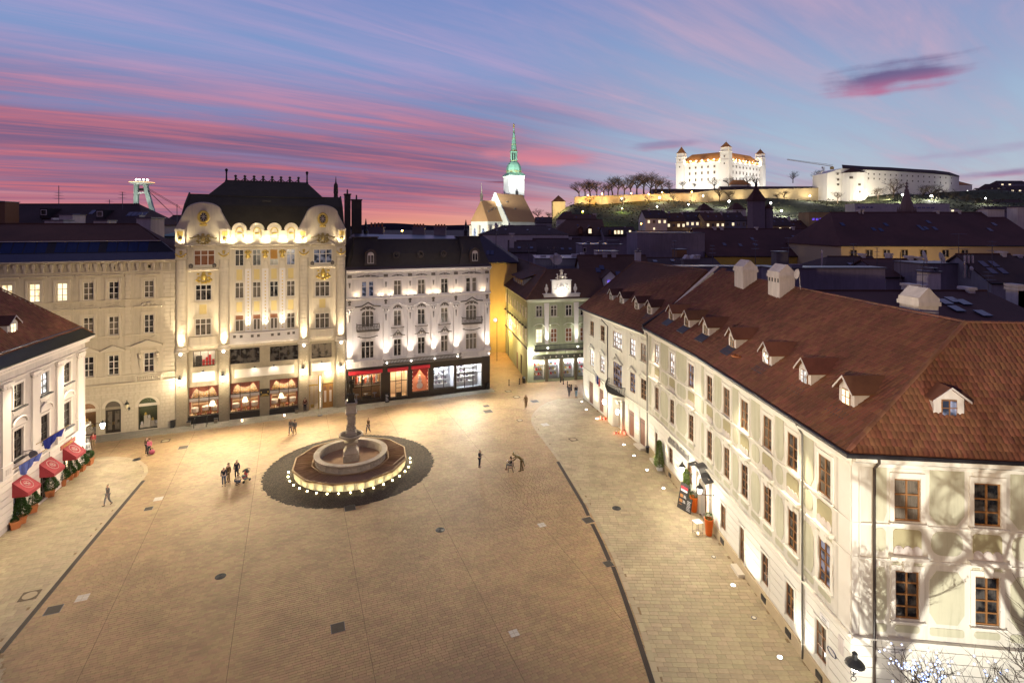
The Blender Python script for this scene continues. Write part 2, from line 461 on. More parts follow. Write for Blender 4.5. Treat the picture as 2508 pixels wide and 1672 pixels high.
def window_meshes(w,h,cols,rows,fw,frame,pane,split):
 """rows: list of relative heights from the bottom; returns frame mesh and pane meshes (with positions)"""
 key=(round(w,3),round(h,3),cols,tuple(rows),fw,frame.name,pane.name,split)
 if key in WIN:
  return WIN[key]
 m=MB()
 m.box(-w/2,w/2,-0.05,0.05,0,fw).box(-w/2,w/2,-0.05,0.05,h-fw,h)
 m.box(-w/2,-w/2+fw,-0.05,0.05,fw,h-fw).box(w/2-fw,w/2,-0.05,0.05,fw,h-fw)
 tot=sum(rows)
 zs=[0]
 for r in rows:
  zs.append(zs[-1]+r/tot*h)
 for i,z in enumerate(zs[1:-1]):
  t=fw*(0.55 if (rows[i]+rows[i+1])/tot<0.45 else 0.9)
  m.box(-w/2+fw,w/2-fw,-0.055,0.045,z-t/2,z+t/2)
 xs=[-w/2+w*c/cols for c in range(cols+1)]
 for x in xs[1:-1]:
  m.box(x-fw*0.5,x+fw*0.5,-0.06,0.04,fw,h-fw)
 fr=m.mesh('window',frame)
 panes=[]
 if split:
  for a,b in zip(xs,xs[1:]):
   for c,d in zip(zs,zs[1:]):
    pw,ph=b-a-0.02,d-c-0.02
    kk=('pane',round(pw,3),round(ph,3),pane.name)
    if kk not in WIN:
     WIN[kk]=MB().box(-pw/2,pw/2,-0.008,0.008,-ph/2,ph/2).mesh('pane',pane)
    panes.append((WIN[kk],((a+b)/2,0.0,(c+d)/2)))
 else:
  panes.append((MB().box(-w/2+0.02,w/2-0.02,-0.01,0.01,0.02,h-0.02).mesh('pane',pane),(0,0,0)))
 WIN[key]=(fr,panes)
 return WIN[key]
def add_window(root,x,z,w,h,cols=2,rows=(2,1),fw=0.08,frame=None,pane=None,split=False,y=0.18,rz=0.0,sill=None,sillm=None,base=(0,0),name='window'):
 """x along the wall, z of the sill; base/rz place the wall itself inside the building"""
 pane=pane or glass_dark
 q_=wrnd.random()
 if pane is glass_dark:
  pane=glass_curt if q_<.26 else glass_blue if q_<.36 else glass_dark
 elif pane is glass_curt and q_<.3:
  pane=glass_dark
 fr,panes=window_meshes(w,h,cols,rows,fw,frame or frame_white,pane,split)
 c,s_=math.cos(rz),math.sin(rz)
 o=inst(name,fr,root,(base[0]+x*c-y*s_,base[1]+x*s_+y*c,z),rz)
 for me,p in panes:
  inst('pane',me,o,p)
 if sill:
  kk=('sill',round(w,2),sill,(sillm or white_trim).name)
  if kk not in WIN:
   WIN[kk]=MB().box(-w/2-0.15,w/2+0.15,-0.18-sill,-0.05,-0.1,-0.01).mesh('sill',sillm or white_trim)
  inst('sill',WIN[kk],o,(0,0,0))
 return o
 # spots lighting the square
def flood(loc,aim,e,col=(1,.82,.56),ang=70,rad=.3,blend=.9):
 light('square_spot','SPOT',loc,e,col,aim=aim,angle=ang,radius=rad,blend=blend)
flood((-37.5,65.2,7.2),(-27,46,0),8000,(1,.79,.48),120)
flood((-33.0,67.0,7.2),(-20,44,0),8000,(1,.79,.48),120)
flood((-25.8,70.0,7.2),(-13,46,0),9500,(1,.80,.50),120)
flood((-14.0,74.4,6.6),(-5,50,0),11000,(1,.80,.50),125)
flood((-6.0,77.6,6.0),(-1,54,0),8500,(1,.88,.68),130)
flood((5.5,82.0,5.0),(2,60,0),3500,(1,.92,.74),130)
flood((-40.0,44.0,13.6),(16.2,35.5,7.0),88000,(1,.95,.84),38)
flood((-33.5,64.0,9.5),(12.5,67,6.5),34000,(1,.90,.68),30)
flood((15.3,36.0,13.0),(-41.5,47.5,6.5),62000,(1,.84,.66),26)
flood((15.0,28.0,12.8),(-46,62.5,9.5),100000,(1,.80,.50),22)
flood((-3,2,21),(-31,69,15),76000,(1,.84,.58),22)
flood((3,2,21),(7,85,9),42000,(1,.95,.80),14)  # added from the tower to brighten the pharmacy front
flood((0,2,21),(-12,77,11),56000,(1,.90,.80),20)
flood((13.2,7.0,2.0),(20.6,25.3,9.6),19000,(1,.97,.88),60,.14)
flood((-6,-2,21),(21,33,17),34000,(1,.74,.46),50)
flood((-20,3,21),(-16,40,0),14500,(1,.80,.52),58)  # added fill for the fountain front and the foreground paving
for x_,y_,ax_,ay_ in ((14.0,56,9,54),(14.9,46,9.5,45),(15.3,38,10.5,37),(15.5,30,11,30)):
 flood((x_,y_,12.4),(ax_,ay_,0),2300,(1,.87,.62),105)  # added at the eaves to brighten the right pavement
for x_,y_,ax_,ay_ in ((-41.0,51,-36,50),(-39.3,44,-33.5,42.5),(-37.6,37,-31.5,35.5)):
 flood((x_,y_,12.4),(ax_,ay_,0),2500,(1,.86,.64),105)  # added at the eaves to brighten the left pavement
 # building framework
UNIT={}
def boxpart(name,b,m,parent,off=(0,0,0)):
 """one box-shaped piece as its own object (shared cube mesh, scaled)"""
 if m.name not in UNIT:
  UNIT[m.name]=MB().box(-.5,.5,-.5,.5,-.5,.5).mesh('block',m)
 x0,x1,y0,y1,z0,z1=b
 return inst(name,UNIT[m.name],parent,((x0+x1)/2+off[0],(y0+y1)/2+off[1],(z0+z1)/2+off[2]),0,(x1-x0,y1-y0,z1-z0))
class Bld:
 def __init__(s,name,label,cat,p0,p1,s0=0.0,group=None):
  a=wall_local(p0,p1)
  s.s0,s.rz=s0,a
  s.root=thing(name,label,cat,(p0[0]+s0*math.cos(a),p0[1]+s0*math.sin(a),0),a,group)
 def part(s,name,mb,m,parent=None,smooth=False):
  mb.v=[(x-s.s0,y,z) for x,y,z in mb.v]
  return mb.build(name,m,parent or s.root,smooth=smooth)
 def box(s,name,b,m,parent=None):
  return boxpart(name,b,m,parent or s.root,(-s.s0,0,0))
 def put(s,name,me,loc,parent=None,rz=0,scale=None):
  return inst(name,me,parent or s.root,(loc[0]-s.s0,loc[1],loc[2]),rz,scale)
 def win(s,x,z,w,h,**kw):
  return add_window(s.root,x-s.s0,z,w,h,**kw)
 def light(s,name,kind,loc,energy,color,aim=None,**kw):
  l=(loc[0]-s.s0,loc[1],loc[2])
  a=(aim[0]-s.s0,aim[1],aim[2]) if aim is not None else None
  return light(name,kind,l,energy,color,s.root,aim=a,**kw)
def arch_pts(x0,x1,zs,zt,n=10):
 cx,r=(x0+x1)/2,(x1-x0)/2
 return [(cx-r*math.cos(PI*q/n),zs+(zt-zs)*math.sin(PI*q/n)) for q in range(n+1)]
def spandrels(mb,x0,x1,zs,zt,y0=0.0,y1=0.3,n=10):
 """closes the corners above an arch inside a rectangular opening"""
 p=arch_pts(x0,x1,zs,zt,n)
 h=n//2
 mb.prism([(x0,zt)]+p[:h+1],y0,y1)
 mb.prism(p[h:]+[(x1,zt)],y0,y1)
def arch_ring(mb,x0,x1,zs,zt,w,y0,y1,n=12):
 a,b=arch_pts(x0,x1,zs,zt,n),arch_pts(x0-w,x1+w,zs,zt+w,n)
 for q in range(n):
  mb.prism([a[q],a[q+1],b[q+1],b[q]],y0,y1)
def profile_x(mb,x0,x1,prof):
 """moulding: profile of (y, z) points run along x"""
 mb.loft([[(x0,p[0],p[1]) for p in prof],[(x1,p[0],p[1]) for p in prof]])
def cornice_prof(z0,z1,out):
 h=z1-z0
 return [(0.02,z0),(-out*.25,z0),(-out*.35,z0+h*.3),(-out*.75,z0+h*.5),(-out,z0+h*.62),(-out,z1),(0.02,z1)]
def cluster(seed,n,sx,sz,depth=0.12,r=(0.12,0.26)):
 """carved ornament: a clump of small scrolls and leaves within a unit lozenge"""
 rnd=random.Random(seed)
 m=MB()
 for q in range(n):
  a=rnd.uniform(0,2*PI)
  d=math.sqrt(rnd.random())
  x,z=sx*d*math.cos(a),sz*d*math.sin(a)
  for mx in (x,-x):
   rr=rnd.uniform(*r)
   m.ball((mx,-depth*(1-d*.6),z),(rr*sx,depth,rr*sz),6,5)
 return m
ORN={}
def orn(kind,m):
 kk=(kind,m.name)
 if kk in ORN:
  return ORN[kk]
 b=MB()
 if kind=='cartouche':
  b=cluster(3,14,.5,.45)
  b.ball((0,-.12,0),(.2,.16,.26),8,6)
 elif kind=='pediment_relief':
  for q in range(-6,7):
   t=q/6
   b.ball((t*.5,-.09,.38*(1-t*t)-.05*(q%2)),(.075,.1,.1),6,5)
  b.ball((0,-.12,.2),(.13,.14,.2),8,6)
  for t in (-.28,.28):
   b.ball((t,-.09,.1),(.1,.1,.09),6,5)
 elif kind=='festoon':
  for q in range(9):
   t=q/4-1
   b.ball((t*.5,-.1,.25*t*t-.1),(.085,.1,.09),6,5)
 elif kind=='capital':
  b.box(-.5,.5,-.22,0,.30,.42)
  for t in (-.36,0,.36):
   b.ball((t,-.13,.1),(.15,.13,.2),6,5)
  b.box(-.42,.42,-.12,0,-.2,-.08)
 elif kind=='drop':
  for q in range(6):
   b.ball((0.0,-.05,.5-q*.2),(.28-q*.035,.07,.1),6,5)
 elif kind=='head':
  b.ball((0,-.2,.15),(.24,.24,.3),8,6)
  b.ball((0,-.12,-.2),(.36,.2,.22),8,6)
  for t in (-.32,.32):
   b.ball((t,-.1,.3),(.16,.14,.18),6,5)
  b.ball((0,-.14,.48),(.3,.16,.12),8,5)
 ORN[kk]=b.mesh(kind,m,True)
 return ORN[kk]
def person_blank():
 pass
W0,W1=(-48.8,62.0),(-3.3,80.5)
# beige apartment house (left of the bank)
b1=Bld('apartment_house','beige stuccoed house with stone quoins and red tiled attic left of the domed bank palace','building',W0,W1,-18.0)
cols=[-14.3,-11.9,-9.48,-7.05,-4.63,-2.15,0.26,2.67]
holes=[]
for x in cols+[6.15]:
 holes+=[(x-.5,x+.5,15.6,17.66,.22),(x-.5,x+.5,11.42,13.62,.22),(x-.53,x+.53,6.78,9.1,.22)]
arches=[(-8.9,-7.1),(-6.2,-4.4),(-3.4,-1.7),(-0.55,1.0),(1.86,3.39),(5.08,7.02)]
for a,b in arches:
 holes.append((a,b,0.05,3.78,.35))
for x in (-7.1,-4.63,-2.3,0.24,2.68,6.2):
 holes.append((x-.15,x+.15,19.12,19.5,.2))
w=MB()
w.grid(-18,8.9,0,20.0,holes)
for a,b in arches:
 spandrels(w,a,b,3.78-(b-a)/2,3.78,0.0,.35)
w.poly([(-18,0,0),(-18,0,20),(-18,13,20),(-18,13,0)]).poly([(8.9,0,0),(8.9,13,0),(8.9,13,20),(8.9,0,20)])
w.poly([(-18,13,0),(8.9,13,0),(8.9,13,20),(-18,13,20)])
b1.part('wall',w,beige)
m=MB()
profile_x(m,-18,8.95,cornice_prof(19.75,20.12,.55))
profile_x(m,-18,8.9,cornice_prof(18.62,18.86,.16))
profile_x(m,-18,8.9,cornice_prof(15.42,15.58,.2))
profile_x(m,-18,8.9,cornice_prof(11.2,11.36,.12))
profile_x(m,-18,8.9,cornice_prof(5.55,5.85,.3))
profile_x(m,-18,8.9,cornice_prof(6.55,6.72,.14))
profile_x(m,-18,8.9,cornice_prof(4.55,4.7,.08))
b1.part('cornice',m,beige_trim)
brk=MB().box(-.14,.14,-.36,0,19.3,19.76).box(-.1,.1,-.2,0,18.88,19.3).mesh('bracket',beige_trim)
for q in range(33):
 b1.put('bracket',brk,(-17.6+q*.81,0,0))
def mould(z0,z1,out,a,b):
 mm=MB()
 profile_x(mm,a,b,cornice_prof(z0,z1,out))
 return mm
hd=[mould(18.3,18.5,.28,-1.1,1.1).mesh('hood',beige_trim),mould(14.5,14.72,.32,-1.1,1.1).mesh('hood',beige_trim),MB().prism([(-1.15,9.72),(0,10.25),(1.15,9.72),(1.15,9.55),(-1.15,9.55)],-.3,0).mesh('pediment',beige_trim)]
for x in cols:
 for me in hd:
  b1.put('window_hood',me,(x,0,0))
b1.part('window_hood',mould(18.25,18.45,.28,4.9,7.3),beige_trim)
b1.part('window_hood',mould(14.5,14.7,.36,4.75,7.5),beige_trim)
b1.part('window_hood',MB().prism([(4.5,10.1),(6.1,10.65),(7.6,10.1),(7.6,9.9),(4.5,9.9)],-.42,0),beige_trim)
for z,h in ((15.6,2.06),(11.42,2.2),(6.78,2.32)):
 m=MB()
 for sx in (-1,1):
  m.box(sx*.66-.13,sx*.66+.13,-.09,0,z-.02,z+h+.12)
 m.box(-.79,.79,-.1,0,z+h+.12,z+h+.34).box(-.8,.8,-.16,0,z-.17,z-.02)
 me=m.mesh('window_surround',beige_trim)
 for x in cols+[6.15]:
  b1.put('window_surround',me,(x,0,0))
for x in cols+[6.15]:
 if x>-8:
  b1.put('relief',orn('festoon',beige_trim),(x,0,14.95 if x<5 else 14.95),scale=(1.1,.6,.8))
  b1.put('relief',orn('festoon',beige_trim),(x,0,10.95),scale=(1.1,.6,.7))
for sx in (-.85,.85):
 b1.put('caryatid_bracket',orn('head',beige_trim),(6.15+sx,0,8.8),scale=(.5,.9,.7))
 b1.put('caryatid_bracket',orn('drop',beige_trim),(6.15+sx,0,7.9),scale=(.7,1.5,.8))
b1.put('pediment_relief',orn('pediment_relief',beige_trim),(6.15,-.1,14.75),scale=(1.5,1,.9))
m=MB()
for q in range(11):
 m.lathe([(.05,0),(.1,.2),(.06,.45),(.08,.55)],6,(5.2+q*.2,-.12,5.9))
m.box(5.0,7.4,-.24,-.0,6.42,6.55).box(4.8,5.05,-.25,0,5.85,6.55).box(7.35,7.6,-.25,0,5.85,6.55)
b1.part('balustrade',m,beige_trim)
for z in np.arange(6.9,18.2,.46):
 even=int(round((z-6.9)/.46))%2
 for a,b,d in ((3.85,4.42-.12*even,.08),(7.65+.15*even,8.4,.08),(8.42,8.9-.1*even,.16)):
  b1.box('quoin',(a,b,-d,0,z,z+.40),beige_trim)
solid=[]
prev=-9.3
for a,b in arches:
 if a-.35>prev:
  solid.append((prev,a-.35))
 prev=b+.35
solid.append((prev,8.9))
rnd=random.Random(5)
for i,z in enumerate(np.arange(.35,5.4,.43)):
 full=z>4.1
 for a,b in ([(-9.3,8.9)] if full else solid):
  if a<-1.2 and not full:
   continue
  x=max(a,-1.2)
  if i%2:
   nx=min(b,x+.55)
  else:
   nx=min(b,x+1.1)
  while x<b-.05:
   b1.box('stone_block',(x+.012,nx-.012,-.05,0,z+.012,z+.405),beige)
   x=nx
   nx=min(b,x+1.1)
   if b-nx<.3:
    nx=b
m=MB()
for a,b in arches:
 arch_ring(m,a,b,3.78-(b-a)/2,3.78,.3,-.07,0)
b1.part('arch_surround',m,beige_trim)
for x in cols+[6.15]:
 lit4=x in (-7.05,-4.63,-2.15)
 for z,h,ww in ((15.6,2.06,1.0),(11.42,2.2,1.0),(6.78,2.32,1.06)):
  g=glass_lit if (lit4 and z>15) else (glass_dark if z>15 else glass_curt)
  b1.win(x,z,ww,h,cols=2,rows=(1,1,1),fw=.085,pane=g,sill=.05 if x>-6 else None,sillm=beige_trim)
for x in (-7.1,-4.63,-2.3,0.24,2.68,6.2):
 b1.win(x,19.12,.3,.38,cols=1,rows=(1,),fw=.03,frame=frame_dark,pane=glass_lit if x in (-7.1,-2.3) else glass_dark,name='attic_window')
for i,(a,b) in enumerate(arches):
 if a<-1:
  continue
 door=abs(a-1.86)<.1
 mm=MB()
 fr=[(a,.05),(b,.05)]+[(x_,z_) for x_,z_ in reversed(arch_pts(a,b,3.78-(b-a)/2,3.78))]
 if door:
  d=MB().box(a+.06,(a+b)/2-.01,.25,.31,.08,2.72).box((a+b)/2+.01,b-.06,.25,.31,.08,2.72)
  o=b1.part('door',d,frame_dark)
  b1.part('pane',MB().box(a+.2,(a+b)/2-.14,.235,.25,.4,2.55).box((a+b)/2+.14,b-.2,.235,.25,.4,2.55),glass_curt,o)
  b1.part('handle',MB().box((a+b)/2-.07,(a+b)/2-.04,.16,.2,1.0,1.35).box((a+b)/2+.04,(a+b)/2+.07,.16,.2,1.0,1.35),brass,o)
 mm.box(a,b,.2,.3,2.74,3.05)
 o=b1.part('sign_board',mm,granite if door else panel_pale)
 b1.part('shop_window',MB().box(a,a+.05,.22,.3,.05,2.74).box(b-.05,b,.22,.3,.05,2.74).box(a,b,.22,.3,.05,.14),frame_dark)
 if not door:
  r=MB()
  r.box(a-.2,b+.2,1.7,1.8,0,4).box(a-.3,a-.2,.36,1.8,0,4).box(b+.2,b+.3,.36,1.8,0,4).box(a-.3,b+.3,.36,1.8,0,.1).box(a-.3,b+.3,.36,1.8,3.9,4.0)
  b1.part('display_room',r,mat('dark_green_interior',(.05,.07,.03),.8) if a>4 else mat('brown_interior',(.22,.12,.06),.8))
  for q in range(5):
   hx=a+.25+q*(b-a-.5)/4
   b1.box('display_plinth',(hx-.16,hx+.16,.55+.1*(q%2),.9,.1,.45+.35*((q*3)%4)),panel_pale)
   b1.part('display_vase',MB().lathe([(.05,0),(.13,.12),(.12,.25),(.05,.36)],8,(hx,.72,.45+.35*((q*3)%4))),gilt if q%2 else white_paint)
  b1.light('shop_light','POINT',((a+b)/2,.75,3.3),45,WARM2,radius=.2)
 b1.part('fanlight',MB().prism(fr[2:],.26,.28),glass_curt if door else shopglass)
 if not door:
  b1.part('pane',MB().box(a+.05,b-.05,.27,.28,.14,2.74),shopglass)
b1.part('lead_gutter',MB().loft([[(-18,-.42,20.125),(-18,.5,20.95),(-18,.9,20.95),(-18,.9,20.125)],[(8.85,-.42,20.125),(8.85,.5,20.95),(8.85,.9,20.95),(8.85,.9,20.125)]]),zinc)
rf=b1.part('roof',MB().loft([[(-18,2.0,22.3),(-18,6.5,24.35),(-18,12.9,20.5),(-18,2.0,20.5)],[(6.6,2.0,22.3),(3.6,6.5,24.35),(8.6,12.9,20.5),(8.6,2.0,20.5)]]),tile_brown)
b1.part('ridge_tiles',MB().tube([(-18,6.5,24.36),(3.6,6.5,24.36),(8.0,2.0,21.4)],.11,6),tile_flat,rf)
b1.part('attic_front',MB().loft([[(-18,.85,20.95),(-18,1.98,22.3),(-18,2.2,22.3),(-18,2.2,20.95)],[(8.6,.85,20.95),(7.0,1.98,22.3),(7.0,2.2,22.3),(8.6,2.2,20.95)]]),dark_zinc)
for g0 in np.arange(-13.0,6.6,4.9):
 for q in range(4):
  xa=g0+q*1.05
  if xa>5.9:
   continue
  m=MB()
  m.poly([(xa,.83+.12,21.07),(xa+.95,.83+.12,21.07),(xa+.95,1.86,22.2),(xa,1.86,22.2)])
  m.poly([(xa,.87+.12,21.0),(xa+.95,.87+.12,21.0),(xa+.95,1.92,22.16),(xa,1.92,22.16)])
  b1.part('skylight',m,skylight_m)
b1.part('skylight_bars',MB().box(-18,7.0,1.8,2.0,22.28,22.36),frame_white)
ln=Bld('wall_lantern','black wall lantern on a bracket between the two right arches of the beige house','lamp',W0,W1,4.2)
ln.part('bracket',MB().tube([(4.2,0,2.7),(4.2,-.3,2.75),(4.15,-.55,2.95)],.035,6).ball((4.2,-.06,2.72),(.14,.08,.2),8,6),iron)
ln.part('lantern_glass',MB().lathe([(.1,2.95),(.2,3.4)],6,(4.12,-.6,0)),mat('unlit_lamp_glass',(.7,.62,.4),.2))
ln.part('cap',MB().lathe([(.26,3.4),(.14,3.6),(.05,3.68),(.04,3.85),(.0,3.9)],6,(4.12,-.6,0)),iron)
# bank palace
bk=Bld('bank_palace','tall cream art nouveau bank palace with two curved gables and dark domed roof, brightly floodlit','building',W0,W1,8.92)
E0,E1=8.95,28.5
w=MB()
h=[(10.71,13.12,6.92,8.78,.3),(14.74,18.1,6.85,8.74,.3),(19.29,22.65,6.8,8.68,.3),(24.29,26.77,6.72,8.62,.3),(10.24,13.5,.9,4.48,.35),(14.74,18.1,.8,4.5,.35),(19.24,22.62,.7,4.46,.35),(23.95,25.2,.0,4.5,.35),(25.63,27.0,.02,4.6,.3)]
w.grid(E0,E1,0,9.0,h,y=0.0)
bk.part('ground_wall',w,granite)
UP=-.15
uh=[]
CC=[(15.3,16.3),(17.28,18.26),(19.26,20.27),(21.25,22.27)]
for a,b in CC:
 uh+=[(a,b,10.9,12.95,.22),(a,b,15.05,17.06,.22),(a,b,19.1,21.15,.22)]
uh+=[(10.92,12.72,10.72,12.8,.22),(10.96,12.74,14.98,16.95,.22),(10.8,13.1,19.25,21.18,.22),(24.68,26.53,10.6,12.65,.22),(24.68,26.55,14.8,16.85,.22),(24.5,26.87,19.2,21.08,.22)]
w=MB().grid(E0,E1,9.0,21.9,uh,y=UP)
w.poly([(E0,UP,0),(E0,UP,23.5),(E0,15,23.5),(E0,15,0)]).poly([(E1,UP,0),(E1,15,0),(E1,15,23.5),(E1,UP,23.5)])
w.poly([(E0,15,0),(E1,15,0),(E1,15,26),(E0,15,26)])
w.poly([(E0,UP,9.0),(E1,UP,9.0),(E1,.02,9.0),(E0,.02,9.0)])
bk.part('wall',w,stone_bank)
piers=[(8.98,10.14),(13.55,14.68),(22.75,23.9),(27.35,28.5)]
for a,b in piers:
 c_,r_=(a+b)/2,(b-a)/2
 col=MB()
 for z in np.arange(9.6,20.0,.52):
  n=8
  col.loft([[(c_-r_*math.cos(PI*q/n),UP-.42*math.sin(PI*q/n),z+e) for q in range(n+1)] for e in (.012,.508)],close=False,cap0=True,cap1=True)
 bk.part('half_column',col,stone_bank)
 fl=MB()
 n=10
 prof=[(1.06,.45,9.5),(1.18,.52,9.15),(1.36,.68,8.98),(1.36,.68,8.86),(.9,.4,8.84)]
 fl.loft([[(c_-r_*kx*math.cos(PI*q/n),UP-d*math.sin(PI*q/n),z) for q in range(n+1)] for kx,d,z in prof],close=False)
 bk.part('column_base',fl,stone_bank)
 bk.part('capital_block',MB().box(a-.05,b+.05,UP-.5,UP,20.06,20.2).box(a,b,UP-.46,UP,20.2,21.35),stone_bank)
 bk.put('gilt_garland',orn('festoon',gilt),(c_,UP-.44,20.55),scale=(1.05,1.6,1.3))
 bk.put('gilt_mask',orn('head',gilt),(c_,UP-.44,20.85),scale=(.4,.7,.5))
 g=MB().box(a,b,-.32,0,0,8.86)
 gp_=bk.part('granite_pier',g,granite)
 rv=MB()
 for z in np.arange(.9,8.6,.42):
  for sx in (a+.22,b-.22):
   rv.ball((sx,-.32,z),(.035,.03,.035),6,4)
 bk.part('rivets',rv,mat('aluminium_stud',(.5,.46,.38),.4,metal=.6),gp_)
 bk.part('floodlight',MB().lathe([(.09,0),(.13,.12),(.13,.2)],8,(c_,-.95,8.62)),lamp_white)
 bk.light('floodlight_beam','SPOT',(c_,-1.0,8.95),2100,WARM2,aim=(c_,-.42,16.5),angle=58,blend=.8,radius=.08)
for x,z in ((9.38,5.1),(14.02,5.1),(23.22,5.0),(27.9,4.9)):
 lt=Bld('wall_lantern','glowing lantern on the granite pier of the bank palace, %s'%{9.38:'at its left end',14.02:'beside the left shop window',23.22:'left of the lit entrance',27.9:'right of the oak door'}[x],'lamp',W0,W1,x,'lanterns on the bank palace piers')
 yb=-.32
 lt.part('bracket',MB().tube([(x,yb,z+1.0),(x,yb-.25,z+1.1),(x,yb-.3,z+.7)],.035,6).tube([(x,yb,z+.55),(x,yb-.3,z+.7)],.025,5),iron)
 lt.part('lantern_glass',MB().lathe([(.06,z-.1),(.2,z+.12),(.2,z+.5),(.1,z+.6)],8,(x,yb-.32,0)),lamp_white)
 lt.part('cap',MB().lathe([(.24,z+.6),(.12,z+.74),(.03,z+.9),(0,z+1.0)],8,(x,yb-.32,0)),iron)
 lt.part('finial',MB().lathe([(.07,z-.1),(.04,z-.25),(0,z-.34)],6,(x,yb-.32,0)),iron)
 lt.light('lantern_light','POINT',(x,yb-.85,z+.25),330,WARM2,radius=.22)
for a,b,z0,z1 in ((10.67,13.05,5.1,6.22),(15.25,22.16,5.1,6.16),(24.34,26.7,5.05,6.05)):
 p=bk.box('sign_panel',(a,b,-.07,0,z0,z1),panel_pale)
 bk.part('sign_border',MB().box(a-.12,b+.12,-.045,0,z0-.14,z0).box(a-.12,b+.12,-.045,0,z1,z1+.14).box(a-.12,a,-.045,0,z0,z1).box(b,b+.12,-.045,0,z0,z1),granite)
 for x in ([(a+b)/2] if b-a<4 else [17.55,19.75]):
  bk.part('sign_lamp',MB().tube([(x,0,z1+.3),(x,-.5,z1+.25)],.02,5).box(x-.09,x+.09,-.62,-.46,z1+.16,z1+.28),iron)
  bk.light('sign_light','SPOT',(x,-.75,z1+.15),230 if a<11 else 55,(1,.95,.84),aim=(x,0,(z0+z1)/2-.1),angle=110,blend=.9,radius=.06)
for a,b,z0,z1,n in ((10.71,13.12,6.92,8.78,3),(14.74,18.1,6.85,8.74,3),(19.29,22.65,6.8,8.68,3),(24.29,26.77,6.72,8.62,3)):
 litm=a<11
 o=bk.win((a+b)/2,z0,b-a,z1-z0,cols=n,rows=(1,3),fw=.06,frame=frame_dark,pane=shopglass if litm else glass_dark,y=.2,name='mezzanine_window')
 if litm:
  bk.part('lit_room',MB().box(a-.1,b+.1,2.2,2.3,6.6,9).box(a-.2,a-.1,.31,2.3,6.6,9).box(b+.1,b+.2,.31,2.3,6.6,9).box(a-.2,b+.2,.31,2.3,6.6,6.7).box(a-.2,b+.2,.31,2.3,8.9,9.0),plaster_w)
  for q in range(4):
   bk.box('red_chair',(a+.9+q*.35,a+1.15+q*.35,.8+.2*(q%2),1.1,6.7,7.5+.3*(q%3)),red_sign)
  bk.box('black_cabinet',(a+.15,a+.75,1.2,1.8,6.7,7.9),black_paint)
  bk.light('room_light','POINT',((a+b)/2,1.1,8.5),90,WARM2,radius=.25)
drape=mat('red_drape',(.36,.10,.07),.8,.3,6.0)
linen=mat('white_tablecloth',(.75,.68,.6),.8)
red_seat=mat('red_upholstery',(.34,.07,.04),.7)
